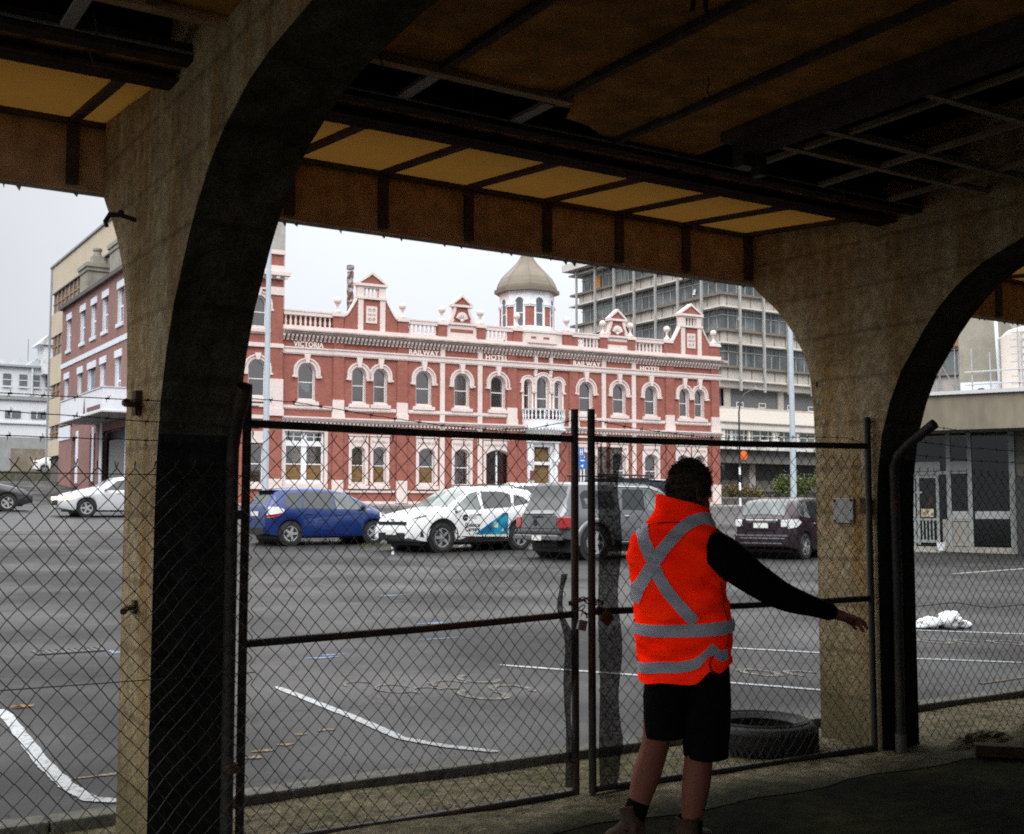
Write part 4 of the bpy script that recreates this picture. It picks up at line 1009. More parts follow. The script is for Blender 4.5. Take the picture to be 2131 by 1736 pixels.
b = hb(); b.box(15.32, 15.62, -.235, -.225, 3.3, 3.9); b.build('notice', mat('maroon_notice', (.15, .05, .06)), po)
BALW = mat('balcony_white', (.76, .78, .81), rough=.6, var=.05)
def halfdisc(b, r, z0, z1, rb=None, n=24, c=16.33):
    rb = rb or r
    pts0 = [(c + rb * math.cos(R(180 + 180 * i / n)), rb * .72 * math.sin(R(180 + 180 * i / n)), z0) for i in range(n + 1)]
    pts1 = [(c + r * math.cos(R(180 + 180 * i / n)), r * .72 * math.sin(R(180 + 180 * i / n)), z1) for i in range(n + 1)]
    k = n + 1; b.add(pts0 + pts1, [(i, i + 1, k + i + 1, k + i) for i in range(n)] + [list(range(k))[::-1], list(range(k, 2 * k))])
bal = hb(); halfdisc(bal, 1.42, 6.52, 6.95, 1.36); halfdisc(bal, 1.46, 6.42, 6.515, 1.44)
bo = hp('balcony', bal, BALW)
b = hb(); halfdisc(b, 1.36, 5.95, 6.415, .85); b.build('corbel', BALW, bo)
b = hb()
for i in range(20): a = R(180 + 9 * i + 4.5); b.tube([(16.33 + 1.40 * math.cos(a), 1.40 * .72 * math.sin(a), 6.41), (16.33 + .9 * math.cos(a), .9 * .72 * math.sin(a), 5.97)], .055, 6); b.sphere((16.33 + 1.41 * math.cos(a), 1.41 * .72 * math.sin(a), 6.36), .075, 7, 5)
b.build('scallop', BALW, bo)
b = hb()
for i in range(16): a = R(180 + 11.25 * i + 5.6); b.lathe((16.33 + 1.40 * math.cos(a), 1.40 * .72 * math.sin(a), 0), [(.05, 6.95), (.05, 7.0), (.03, 7.04), (.075, 7.17), (.035, 7.38), (.055, 7.46), (.05, 7.52)], 7)
b.build('baluster', BALW, bo, smooth=True)
b = hb(); halfdisc(b, 1.50, 7.52, 7.60, 1.46); b.build('handrail', BALW, bo)

# parapet: balustrades, dado panels, pediments, balls -------------------
BAL_PROF = [(.075, 11.62), (.075, 11.66), (.04, 11.70), (.085, 11.84), (.045, 12.06), (.07, 12.14), (.075, 12.20)]
def balustrade(s0, s1, n, y=-.02):
    b = hb(); b.box(s0, s1, y - .13, y + .13, 12.20, 12.40); b.box(s0, s1, y - .16, y + .16, 12.40, 12.48); o = hp('balustrade_rail', b, CREAM)
    b = hb()
    for i in range(n): b.lathe((s0 + (s1 - s0) * (i + .5) / n, y, 0), BAL_PROF, 7)
    b.build('baluster', CREAM, o, smooth=True)
balustrade(.10, 2.90, 10); balustrade(7.44, 9.28, 7); balustrade(12.36, 14.22, 7); balustrade(18.32, 20.34, 8); balustrade(22.98, 25.20, 8)
b = hb(); b.box(.1, 2.94, .2, .3, 11.62, 12.3); hp('parapet_wall', b, RED)
DADO = [(2.90, 3.50), (6.78, 7.42), (9.30, 9.85), (11.80, 12.34), (14.24, 14.82), (17.70, 18.30), (20.36, 20.90), (22.42, 22.96), (25.22, 25.82), (28.85, 29.66)]
b = hb()
for a, c in DADO: b.box(a, c, -.20, .2, 11.622, 12.28)
hp('parapet_pier', b, RED)
b = hb()
for a, c in DADO: b.box(a - .05, c + .05, -.27, .25, 12.28, 12.40); b.box(a - .02, c + .02, -.23, .22, 12.40, 12.50)
hp('pier_cap', b, CREAM)
ballp = None
for a, c in DADO:
    b = hb(); s = (a + c) / 2
    b.lathe((s, -.03, 0), [(.22, 12.50), (.22, 12.58), (.15, 12.62), (.075, 12.75), (.065, 12.90), (.11, 12.96), (.08, 13.0)], 12); b.sphere((s, -.03, 13.19), .215, 14, 10)
    hp('ball_finial', b, CREAM, smooth=True, autos=50)
def big_pediment(c):
    b = hb(); y0, y1 = -.14, .16
    pts = [(c - 1.62, 11.622), (c + 1.62, 11.622), (c + 1.62, 12.3)]
    def sc_curve(sg): return [(c + sg * (1.55 - .72 * t), 12.34 + 1.05 * (t ** 1.6 * (1.6 - .6 * t))) for t in [i / 10 for i in range(11)]]
    rgt = sc_curve(1); lft = sc_curve(-1)[::-1]
    b.prism([(c - 1.62, 11.622), (c + 1.62, 11.622)] + rgt + lft, y0, y1); o = hp('scrolled_gable', b, RED)
    t = hb()
    for crv in (rgt, lft):
        for i in range(len(crv) - 1):
            (xa, za), (xb, zb_) = crv[i], crv[i + 1]; t.prism([(xa, za - .005), (xb, zb_ - .005), (xb, zb_ + .13), (xa, za + .13)], y0 - .08, y1 + .04)
    for x in (c - .66, c + .66): t.box(x - .155, x + .155, y0 - .07, y0 - .002, 11.62, 13.40)
    t.box(c - .90, c + .90, y0 - .12, y1 + .06, 13.40, 13.54); t.box(c - .84, c - .46, y0 - .02, y1, 13.54, 14.16); t.box(c + .46, c + .84, y0 - .02, y1, 13.54, 14.16); t.box(c - .46, c + .46, y0 - .02, y1, 14.06, 14.16)
    t.box(c - .96, c + .96, y0 - .12, y1 + .05, 14.16, 14.30)
    for sg in (-1, 1): t.prism([(c + sg * .98, 14.30), (c + sg * .80, 14.30), (c, 14.83), (c, 15.0)], y0 - .12, y1 + .05)
    t.build('gable_trim', CREAM, o)
    t = hb(); t.prism([(c - .72, 14.302), (c + .72, 14.302), (c, 14.80)], y0 - .04, y1 - .02); t.build('tympanum', RED, o)
    t = hb()
    for i in range(4): t.lathe((c - .345 + i * .23, 0, 0), [(.06, 13.54), (.05, 13.6), (.07, 13.74), (.04, 13.9), (.06, 14.0), (.06, 14.06)], 7)
    t.build('baluster', CREAM, o, smooth=True)
    t = hb(); t.box(c - .33, c + .33, y0 - .05, y0 - .002, 12.05, 13.02); t.build('plaque', CREAM, o)
    t = hb()
    for sg in (-1, 1):
        for zc, r in ((12.80, .10), (12.27, .10)): t.tube([(c + sg * (.12 + r * math.cos(R(a)) * (1 - a / 900)), y0 - .055, zc + r * math.sin(R(a)) * (1 - a / 900)) for a in range(0, 540, 30)], .018, 4)
        for k in range(4): t.box(c + sg * (.05 + .055 * k) - .016, c + sg * (.05 + .055 * k) + .016, y0 - .065, y0 - .0505, 12.47 + .03 * (k % 2), 12.62 - .02 * (k % 3))
    t.box(c - .24, c + .24, y0 - .062, y0 - .0505, 12.52, 12.545)
    t.build('plaque_carving', CREAM_D, o)
big_pediment(5.17); big_pediment(27.35)
def small_pediment(c):
    b = hb(); y0, y1 = -.12, .14
    b.box(c - .96, c + .96, y0, y1, 11.622, 12.36); o = hp('shell_gable', b, CREAM)
    t = hb(); t.box(c - .74, c + .74, y0 - .004, y0 - .001, 11.90, 12.12); t.build('inset_panel', RED, o)
    t = hb(); t.box(c - 1.0, c + 1.0, y0 - .1, y1 + .08, 12.36, 12.48)
    for sg in (-1, 1):
        cv = [(c + sg * (.86 - .34 * math.sin(R(90) * t_)), 12.50 + .92 * t_) for t_ in [i / 8 for i in range(9)]]
        for i in range(8): (xa, za), (xb, zb_) = cv[i], cv[i + 1]; t.prism([(xa - sg * .16, za), (xa + sg * .02, za), (xb + sg * .02, zb_), (xb - sg * .14, zb_)], y0 - .05, y1)
        t.lathe((c + sg * .66, y0 - .07, 12.62), [(.13, 0), (.13, .12)], 10, 'y')
        t.prism([(c + sg * .72, 13.56), (c + sg * .56, 13.56), (c, 14.02), (c, 14.20)], y0 - .10, y1 + .05)
    t.box(c - .70, c + .70, y0 - .1, y1 + .05, 13.42, 13.56); t.build('gable_trim', CREAM, o)
    t = hb(); t.prism([(c - .60, 12.49), (c + .60, 12.49), (c + .45, 13.42), (c - .45, 13.42)], y0 + .02, y1 - .02); t.prism([(c - .52, 13.562), (c + .52, 13.562), (c, 14.0)], y0 - .02, y1); t.build('gable_field', RED, o)
    t = hb()
    for i in range(9):
        a = R(20 + 17.5 * i); t.tube([(c + .06 * math.cos(a), y0, 12.62 + .06 * math.sin(a)), (c + .36 * math.cos(a), y0 - .05, 12.66 + .42 * math.sin(a)), (c + .40 * math.cos(a), y0 - .01, 12.67 + .46 * math.sin(a))], [.03, .075, .03], 6)
    t.sphere((c, y0 - .03, 12.62), .11, 8, 6); t.build('shell', CREAM, o, smooth=True)
small_pediment(10.83); small_pediment(21.66)
# centre bay under the cupola
b = hb(); pts = [(14.86, 0), (15.2, -.32), (17.4, -.32), (17.66, 0)]
b.prism([(x, y) for x, y in [(14.86, .2), (14.86, -.1), (15.25, -.34), (17.0, -.34), (17.66, -.1), (17.66, .2)]], 11.622, 12.25, 'z'); b.prism([(x, y) for x, y in [(14.84, .2), (14.84, -.14), (15.23, -.40), (17.05, -.40), (17.7, -.14), (17.7, .2)]], 12.25, 12.40, 'z'); hp('centre_parapet', b, CREAM)
b = hb(); b.box(15.35, 15.70, -.345, -.341, 11.86, 12.0); b.box(16.2, 16.62, -.345, -.341, 11.86, 12.0); hp('inset_panel', b, RED)

# cupola ---------------------------------------------------------------
cx, cy = 16.33, 2.0
GOLD = mat('gold_dome_paint', (.155, .132, .098), rough=.5, var=.12, scale=2, metal=.15)
def octo(r, a0=22.5): return [(cx + r * math.cos(R(a0 + 45 * i)), cy + r * math.sin(R(a0 + 45 * i))) for i in range(8)]
b = hb(); b.prism(octo(1.86), 12.0, 12.78, 'z'); b.prism(octo(1.72), 14.05, 15.08, 'z'); cu = hp('cupola', b, WHT)
b = hb()
for i in range(8):
    a = R(45 * i); rr = 1.72 * math.cos(R(22.5)); tx, ty = -math.sin(a), math.cos(a); nx, ny = math.cos(a), math.sin(a)
    M_ = Matrix(((tx, nx, 0, cx), (ty, ny, 0, cy), (0, 0, 1, 0), (0, 0, 0, 1)))
    q_ = MB(M=M_)
    hw = rr * math.tan(R(22.5)) - .005
    for sg in (-1, 1): x0, x1 = sorted((sg * .30, sg * hw)); q_.box(x0, x1, rr - .12, rr, 12.78, 14.05)
    b.add(q_.v, q_.f)
b.build('drum_wall', RED, cu)
b = hb()
for i in range(8):
    a = R(45 * i); rr = 1.72 * math.cos(R(22.5)); tx, ty = -math.sin(a), math.cos(a); nx, ny = math.cos(a), math.sin(a)
    M_ = Matrix(((tx, nx, 0, cx), (ty, ny, 0, cy), (0, 0, 1, 0), (0, 0, 0, 1))); q_ = MB(M=M_); hw = rr * math.tan(R(22.5))
    for sg in (-1, 1):
        x0, x1 = sorted((sg * .28, sg * (hw + .03))); q_.box(x0, x1, rr - .02, rr + .07, 14.0, 14.10); q_.box(x0, x1, rr - .02, rr + .12, 14.10, 14.18); x0, x1 = sorted((sg * .27, sg * .36)); q_.box(x0, x1, rr - .1, rr + .04, 12.78, 14.0)
    hring(q_, 0, 14.30, .27, .40, rr, rr + .05, foot=.1); b.add(q_.v, q_.f)
b.build('drum_trim', WHT, cu)
for i in range(8):
    a = R(45 * i); rr = 1.72 * math.cos(R(22.5)); tx, ty = -math.sin(a), math.cos(a); nx, ny = math.cos(a), math.sin(a)
    M_ = Matrix(((tx, nx, 0, cx), (ty, ny, 0, cy), (0, 0, 1, 0), (0, 0, 0, 1)))
    q_ = MB(off=(0, 0, -HB), M=M_); q_.face(*[(x, rr + .004, z) for x, z in arch_pts(0, .54, 12.80, 14.57, .27)]); wo = q_.build('window', mat('cupola_glass', (.10, .11, .13), rough=.08, spec=.7, var=.3) if i == 0 else bpy.data.materials['cupola_glass'], cu)
    q_ = MB(off=(0, 0, -HB), M=M_); q_.box(-.27, .27, rr, rr + .02, 13.58, 13.63); q_.box(-.27, -.22, rr, rr + .018, 12.8, 14.3); q_.box(.22, .27, rr, rr + .018, 12.8, 14.3); q_.build('sash_bar', WHT, wo)
b = hb(); b.lathe((cx, cy, 0), [(1.96, 14.98), (2.06, 15.0), (2.06, 15.22), (1.90, 15.24), (1.88, 15.40), (1.78, 15.66), (1.60, 15.98), (1.36, 16.25), (1.10, 16.50), (.84, 16.76), (.62, 17.0), (.43, 17.28), (.30, 17.6), (.20, 18.0), (.12, 18.5), (.04, 18.9)], 8, a0=R(22.5), a1=R(382.5)); dm = b.build('dome', GOLD, cu)
b = hb(); PR = [(1.90, 15.25), (1.88, 15.40), (1.78, 15.66), (1.60, 15.98), (1.36, 16.25), (1.10, 16.50), (.84, 16.76), (.62, 17.0), (.43, 17.28), (.30, 17.6), (.20, 18.0)]
for i in range(8): a = R(22.5 + 45 * i); b.tube([(cx + r * math.cos(a), cy + r * math.sin(a), z) for r, z in PR], .022, 5)
b.build('dome_seam', GOLD, cu)
# lettering -------------------------------------------------------------
LETT = mat('cream_letters', (.82, .74, .69), rough=.7)
for body, s0, s1, zc, hh in (('VICTORIA', .70, 2.42, 10.60, .30), ('RAILWAY', 7.50, 9.38, 10.58, .30), ('HOTEL', 12.42, 13.95, 10.58, .30), ('RAILWAY', 18.40, 20.38, 10.55, .30), ('HOTEL', 23.40, 24.98, 10.53, .30)):
    o = text_obj(body, .40, LETT, hotel, (0, 0, 0), (R(90), 0, 0), .012, bold=.014, space=1.08)
    wd = max(v.co.x for v in o.data.vertices) - min(v.co.x for v in o.data.vertices)
    o.scale = ((s1 - s0) / wd, 1, 1); o.location = ((s0 + s1) / 2, -.125 if s0 > 18 and s0 < 19 else -.03, zc - HB)
# tower block at the left end -------------------------------------------
b = hb(); wall(b, -2.75, .05, FL, 14.05, [(c, w, zb, zt, w / 2) for c, w, zb, zt in TW[:1]] and [(-1.33, .95, 7.62, 9.60, .475)], -.06, .30) if False else None
b = hb(); wall(b, -2.75, 0.0, HB, FL, [(-1.4, 1.0, 2.95, 5.1, .25)], -.14, .2); wall(b, -2.75, 0.0, FL, 10.3, [(-1.33, .95, 7.62, 9.60, .475)], -.14, .2); wall(b, -2.75, 0.0, 10.3, 14.05, [(-1.33, .95, 11.40, 13.08, .475)], -.14, .2); b.box(-.66, .04, -.24, -.14, HB, 14.0); b.box(-2.75, -2.1, -.24, -.14, HB, 14.0); hp('tower_wall', b, RED)
b = hb(); b.box(-2.75, -.02, .2, 4, HB, 14.0); hp('tower_block', b, RED)
b = hb(); b.box(-2.85, .08, -.30, .2, 10.30, 10.52); b.box(-2.85, .08, -.36, 4, 14.05, 14.22); b.box(-3.1, .34, -.58, 4, 14.22, 14.42); b.box(-2.95, .2, -.45, 4, 14.42, 14.50); b.box(-2.85, .06, -.28, 4, 14.50, 14.80); b.box(-2.85, .10, -.34, 4, 15.42, 15.66)
b.box(-.70, .08, -.30, -.002, 13.18, 13.62); b.box(-2.8, -.66, -.22, -.14, 13.45, 13.55); b.box(-2.8, .1, -.22, -.14, 11.02, 11.22); b.box(-.70, .08, -.29, -.002, 6.6, 8.6); b.box(-.75, .12, -.34, -.002, 6.60, 6.98); b.box(-2.8, -.7, -.24, -.14, 6.42, 6.62); b.box(-2.8, -.7, -.24, -.14, 7.05, 7.24); b.box(-.70, .08, -.29, -.242, HB, 3.2)
hp('tower_trim', b, CREAM)
b = hb(); b.box(-.72, .03, -.22, 3.9, 14.80, 15.42); hp('tower_panel', b, RED)
b = hb()
for i in range(8): b.lathe((-2.6 + i * .25, -.1, 0), [(z_, r_) if False else (r_, z_) for r_, z_ in [(.07, 14.80), (.06, 14.9), (.085, 15.0), (.045, 15.22), (.065, 15.32), (.07, 15.42)]], 7)
hp('baluster', b, CREAM, smooth=True)
b = hb()
for i in range(7): b.box(-2.7 + i * .45, -2.5 + i * .45, -.52, -.362, 14.06, 14.20)
hp('tower_bracket', b, CREAM)
def tower_window(zb, zt, cu):
    f = window(-1.33, .95, zb, zt, .475, hotel, curtain=cu, hood=zt + .36)
    for o in [f] + kids(f):
        pass
    f.location = (0, -.14, 0); return f
tower_window(7.62, 9.60, None); tower_window(11.40, 13.08, [(.66, .98)])
f = window(-1.4, 1.0, 2.95, 5.1, .25, hotel, curtain=[(0, 1)]); f.location = (0, -.14, 0)
b = hb(); b.box(-2.05, -1.9, -.19, -.142, 2.9, 4.9); b.box(-.9, -.70, -.19, -.142, 2.9, 4.9); b.box(-2.05, -.72, -.19, -.142, 5.12, 5.75); hp('surround', b, CREAM)

# ------------------------------------------------------------------ things behind the hotel
def hloc(s, y, z): 
    return (HX + s * math.cos(HROT) - y * math.sin(HROT), HY + s * math.sin(HROT) + y * math.cos(HROT), z)
t = thing('lift_tower', 'plain grey concrete lift tower rising behind the left end of the hotel', 'tower', hloc(1.1, 9, HB), HROT)
b = MB(); b.box(-2.6, 1.75, 0, 4, 0, 24); b.build('shaft', mat('raw_concrete', (.40, .40, .375), rough=.9, scale=.5, c2=(.28, .28, .26), lo=.4, hi=.7, var=.12, bump=.2), t)
b = MB(); b.tube([(.05, -.3, 12.0), (.05, -.3, 17)], .03, 5); b.box(-.3, .9, -.5, 0, 12.9, 13.05); b.box(-.2, .3, -.5, 0, 12.2, 12.7); b.build('aerial_bracket', mat('dark_metal', (.05, .05, .05), rough=.6), t)
b = MB()
for k in range(9):
    n0 = [(.16 * math.cos(R(a * 120 + k * 40)), .16 * math.sin(R(a * 120 + k * 40))) for a in range(3)]
b = MB()
for st in range(3):
    b.tube([(.10 * math.cos(R(st * 120 + i * 22)), .10 * math.sin(R(st * 120 + i * 22)), i * .12) for i in range(56)], .11, 7)
b.box(-.17, .17, -.17, .17, 6.7, 6.95)
o = b.build('twisted_flue', mat('flue_rust_steel', (.13, .075, .055), rough=.6, scale=2.2, c2=(.34, .36, .37), lo=.50, hi=.62, stretch=(1, 1, 3)), smooth=True, autos=60); tag(o, 'slim twisted dark flue standing behind the first hotel gable', 'flue'); o.location = hloc(5.2, 3.5, 9.1)
t = thing('roof_cabin', 'small purple and grey cabin roof showing above the left balustrade', 'cabin', hloc(3.7, 7, 13.32), HROT)
b = MB(); b.prism([(-.9, 0), (1.3, 0), (.5, .42), (-.25, .42)], 0, 2); b.build('roof', mat('cabin_grey', (.30, .28, .28), rough=.7), t)
b = MB(); b.prism([(-.1, .06), (1.0, .06), (.45, .36), (.05, .36)], -.03, -.004); b.build('panel', mat('purple_sheet', (.14, .07, .36), rough=.5), t)
b = MB(); b.box(-1.4, 1.5, -.3, 3, -2.5, -.02); b.build('base', mat('cabin_base', (.16, .16, .16), rough=.8), t)
# ------------------------------------------------------------------ office block (right background)
OX, OY, OZ = 78.6, 85.07, 2.95
off_ = thing('office_block', 'grey concrete office block with sunshade fins and window bands behind the hotel', 'office building', (OX, OY, OZ))
OC = mat('precast_concrete', (.43, .40, .365), rough=.85, scale=.4, c2=(.34, .315, .285), lo=.4, hi=.7, var=.10)
OL = mat('pale_spandrel', (.56, .53, .49), rough=.8, scale=.5, var=.10)
OD = mat('brown_ledge', (.17, .145, .125), rough=.85, var=.15)
OG = mat('office_glass', (.075, .09, .095), rough=.12, spec=.6, scale=.35, c2=(.17, .19, .20), lo=.45, hi=.6)
FIN = mat('fin_metal', (.36, .355, .34), rough=.6, var=.08)
def ob(): return MB(off=(0, 0, -OZ))
XW, YW = 48.0, 24.0                                     # extent of the two faces
def op_(name, b, m, **k): return b.build(name, m, off_, **k)
levels = [14.35, 17.98, 21.58, 25.18, 28.78]            # spandrel bottoms
b = ob(); b.box(.9, XW, .9, YW, OZ, 29.4); op_('core', b, mat('office_core', (.13, .13, .13), rough=.9))
b = ob(); b.box(-1.2, XW, -.6, YW + 1.6, 29.1, 29.9); op_('roof_slab', b, OL)
b = ob()
for z in levels: b.box(.25, XW, .25, YW + .2, z, z + 1.12)
op_('spandrel', b, OC)
b = ob()
for z in levels: b.box(-.35, XW, -.35, YW + 1.5, z - .16, z)
op_('floor_slab', b, OL)
b = ob()
for z in levels: b.box(-.10, XW, -.10, YW + 1.6, z + 1.125, z + 1.36)
op_('sun_ledge', b, OD)
b = ob()
for z in levels[:-1]: b.box(.5, XW, .5, YW - .1, z + 1.36, z + 3.44)
op_('window_band', b, OG)
b = ob(); 
for z in levels[:-1]:
    for zz in (z + 2.75,): b.box(.42, XW, .42, YW, zz, zz + .09)
    y = 1.2
    while y < YW: b.box(.42, .5, y - .045, y + .045, z + 1.36, z + 3.44); y += 1.17
    x = 1.2
    while x < XW: b.box(x - .045, x + .045, .42, .5, z + 1.36, z + 3.44); x += 1.17
o = op_('mullion', b, FIN); o['kind'] = 'stuff'
for y in (2.36, 5.97, 9.53, 13.09, 16.62, 20.11, 23.69):
    b = ob(); b.box(-.62, -.40, y - .09, y + .09, 13.2, 29.1); op_('fin', b, FIN)
for x in (1.95, 5.17, 8.49, 11.8, 15.1, 18.4):
    b = ob(); b.box(x - .09, x + .09, -.62, -.40, 13.2, 29.1); op_('fin', b, FIN)
b = ob(); vb = []
for z in levels:
    y = .6
    while y < YW: b.box(.20, .25, y - .03, y + .03, z, z + 1.12); y += 1.75
    x = .9
    while x < XW: b.box(x - .03, x + .03, .20, .25, z, z + 1.12); x += 1.6
o = op_('spandrel_joint', b, OD); o['kind'] = 'stuff'
# lower storeys
b = ob(); b.box(-.3, XW, .1, YW, 13.55, 14.18); op_('transfer_beam', b, OC)
b = ob(); b.box(1.2, XW, 1.3, YW, 11.7, 13.55); op_('window_band', b, OG)
b = ob()
for x in (.9, 8.2, 15.5, 22.8): b.box(x, x + .75, .7, 1.25, 11.55, 13.55)
b.box(.2, XW, .45, YW, 11.42, 11.7); op_('column', b, OC)
b = ob(); x = 1.7
while x < 30: b.box(x - .05, x + .05, 1.2, 1.3, 11.7, 13.55); x += 1.25
b.box(.9, 30, 1.2, 1.3, 13.0, 13.08); op_('mullion', b, mat('dark_mullion', (.10, .11, .11), rough=.6))
b = ob(); b.box(-.25, XW, -.2, YW, 10.15, 11.42); op_('pale_band', b, mat('cream_cladding', (.66, .61, .55), rough=.8, var=.05))
b = ob(); b.box(-.3, XW, -.28, YW, 10.03, 10.15); b.box(-.3, XW, -.28, YW, 9.35, 9.42); op_('band_trim', b, OD)
b = ob(); b.box(-.2, XW, -.12, YW, 9.42, 10.03); b.box(-.2, XW, -.1, YW, 7.5, 7.9); op_('pale_band', b, OL)
b = ob(); b.box(.2, XW, .2, YW, 7.9, 9.35); op_('window_band', b, OG)
b = ob(); x = .0
while x < 30:
    b.box(x - .12, x + .12, -.1, .2, 7.9, 9.35); x += 3.35
x = .6
while x < 30: b.box(x - .05, x + .05, .1, .2, 7.9, 9.35); x += 1.1
b.box(.2, 30, .1, .2, 8.85, 8.93); op_('mullion', b, OL)
WOP = mat('white_sash', (.75, .76, .76), rough=.5)
for x, z in ((2.55, 11.75), (5.6, 11.78), (9.6, 11.75), (12.6, 11.75), (4.8, 7.95), (8.1, 7.93), (11.3, 7.92), (14.6, 7.92)):
    b = ob(); y_ = (1.18 if z > 10 else .08); w_, h_ = .95, .5
    for bx in ((x, x + w_, z, z + .07), (x, x + w_, z + h_ - .07, z + h_), (x, x + .07, z + .07, z + h_ - .07), (x + w_ - .07, x + w_, z + .07, z + h_ - .07)): b.box(bx[0], bx[1], y_ - .35, y_ - .30, bx[2], bx[3])
    op_('open_sash', b, WOP)
for x0, x1, z0, z1 in ((6.9, 7.7, 7.95, 9.3), (14.0, 14.6, 7.95, 9.3), (1.0, 1.4, 7.95, 9.3)):
    b = ob(); b.box(x0, x1, .17, .195, z0, z1); op_('blind', b, mat('pale_blind', (.55, .62, .62), rough=.8) if x0 == 6.9 else bpy.data.materials['pale_blind'])
for x, y, z, c in ((-.0, 18.2, 26.7, (.45, .20, .04)),):
    b = ob(); b.box(.36, .44, 20.3, 21.6, 26.55, 28.1); op_('orange_blind', b, mat('orange_blind', (.50, .24, .05), rough=.8))
for y, z in ((4.2, 23.6), (7.0, 20.0)): 
    b = ob(); b.box(.38, .415, y, y + .35, z, z + .3); b.box(.38, .415, y + .1, y + .5, z - .25, z - .02); op_('paper_sign', b, WOP)
for x, z in ((2.6, 16.9), (2.5, 20.4)):
    b = ob(); b.box(x, x + .35, .38, .415, z, z + .4); op_('paper_sign', b, WOP)
# street canopy and ground floor
b = ob(); b.box(-8.5, XW, -3.2, .3, 7.25, 7.6); b.box(-8.5, XW, -3.22, -3.0, 7.6, 7.72); op_('street_canopy', b, mat('canopy_edge', (.60, .60, .58), rough=.7, scale=2, c2=(.36, .34, .31), lo=.45, hi=.6))
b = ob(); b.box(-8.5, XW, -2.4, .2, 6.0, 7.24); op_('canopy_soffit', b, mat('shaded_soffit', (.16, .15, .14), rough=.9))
b = ob(); b.box(-9, -2.2, -1, 6, OZ - .5, 7.2); b.box(2.4, 3.2, -1, 0, OZ, 6.0); op_('ground_wall', b, OC)
b = ob(); b.box(-2.2, XW, 1.5, 2, OZ, 6.0); op_('shopfront', b, OG)
b = ob(); b.box(-1.4, XW, .4, 1.2, OZ - .5, 4.45); op_('planter_wall', b, mat('planter_concrete', (.27, .25, .22), rough=.9, var=.15, scale=1))
b = ob(); x = -1
while x < 30: b.box(x - .06, x + .06, 1.3, 1.5, 4.4, 6.0); x += 1.5
op_('mullion', b, FIN)
b = ob(); b.box(-5.6, -4.7, -1.05, -1.0, 5.4, 6.1); op_('white_notice', b, WOP)

# ------------------------------------------------------------------ brick building, cream block and white block (left background)
BX = 16.893
bz = 3.25
bt_ = thing('brick_building', 'three storey red brick corner building with pale lintels and a white boxed canopy', 'building', (BX, 74, bz))
def bb_(): return MB(off=(-BX, -74, -bz))
RB = brick('old_red_brick', (.33, .175, .155), (.27, .14, .125))
RB_N = RB.node_tree
for n in RB_N.nodes:
    if n.type == 'MAPPING' and abs(n.inputs['Rotation'].default_value[0] - R(90)) < .01: n.inputs['Rotation'].default_value = (R(90), 0, R(90))
PALE = mat('painted_lintel', (.60, .63, .70), rough=.8, var=.08, scale=2)
Y0, Y1 = 66.0, 84.1
WU = [(81.9, 1.25), (77.9, 1.3), (74.9, 1.3), (72.0, 1.35), (68.4, 1.35)]
WL = [(82.2, 1.3), (78.25, 1.3), (75.1, 2.0), (72.2, 1.3), (68.6, 1.35)]
def ywall(b, y0, y1, z0, z1, ops, x0, x1):
    cur = y0
    for c, w_, zb, zt in sorted(ops):
        b.box(x0, x1, cur, c - w_ / 2, z0, z1); b.box(x0, x1, c - w_ / 2, c + w_ / 2, z0, zb); b.box(x0, x1, c - w_ / 2, c + w_ / 2, zt, z1); cur = c + w_ / 2
    b.box(x0, x1, cur, y1, z0, z1)
b = bb_(); ywall(b, Y0, Y1, 11.46, 15.2, [(c, w_, 12.25, 14.30) for c, w_ in WU], BX, BX + .35); ywall(b, Y0, Y1, 7.0, 11.10, [(c, w_, 7.6, 10.3) for c, w_ in WL], BX, BX + .35); b.box(BX, BX + .35, Y0, Y1, 11.10, 11.46); b.box(BX + .35, BX + 4.5, Y0, Y0 + .3, bz, 15.2); b.box(BX + .35, BX + 4.5, Y1 - .3, Y1, bz, 15.2)
b.build('wall', RB, bt_)
b = bb_(); b.box(BX - .06, BX - .003, Y0, Y1, 11.13, 11.44); b.build('band', PALE, bt_)
b = bb_(); b.box(BX - .25, BX + .4, Y0 - .2, Y1 + .15, 15.2, 15.45); b.build('parapet_cap', mat('dark_capping', (.09, .075, .075), rough=.8), bt_)
b = bb_(); b.box(BX + .4, BX + 4.5, Y0, Y1, 14.9, 15.1); b.build('roof', mat('grey_roofing', (.2, .2, .2)), bt_)
for lst, zb, zt in ((WU, 12.25, 14.30), (WL, 7.6, 10.3)):
    for c, w_ in lst:
        b = bb_(); b.box(BX + .16, BX + .22, c - w_ / 2, c - w_ / 2 + .09, zb, zt); b.box(BX + .16, BX + .22, c + w_ / 2 - .09, c + w_ / 2, zb, zt); b.box(BX + .155, BX + .225, c - w_ / 2 + .09, c + w_ / 2 - .09, (zb + zt) / 2 - .05, (zb + zt) / 2 + .05); b.box(BX + .16, BX + .22, c - .03, c + .03, zb, (zb + zt) / 2 - .05); f = b.build('window', WHT, bt_)
        b = bb_(); b.face((BX + .2, c - w_ / 2, zb), (BX + .2, c + w_ / 2, zb), (BX + .2, c + w_ / 2, zt), (BX + .2, c - w_ / 2, zt)); b.build('pane', mat('blue_grey_glass', (.10, .125, .16), rough=.1, spec=.6, var=.2, scale=.5) if 'blue_grey_glass' not in bpy.data.materials else bpy.data.materials['blue_grey_glass'], f)
        b = bb_(); b.box(BX + .002, BX + .2, c + w_ / 2 - .02, c + w_ / 2 + .001, zb, zt); b.box(BX - .05, BX - .003, c - w_ / 2 - .15, c + w_ / 2 + .15, zt - .0, zt + .42); b.box(BX - .09, BX + .1, c - w_ / 2 - .1, c + w_ / 2 + .1, zb - .22, zb - .002); b.build('lintel', PALE, f)
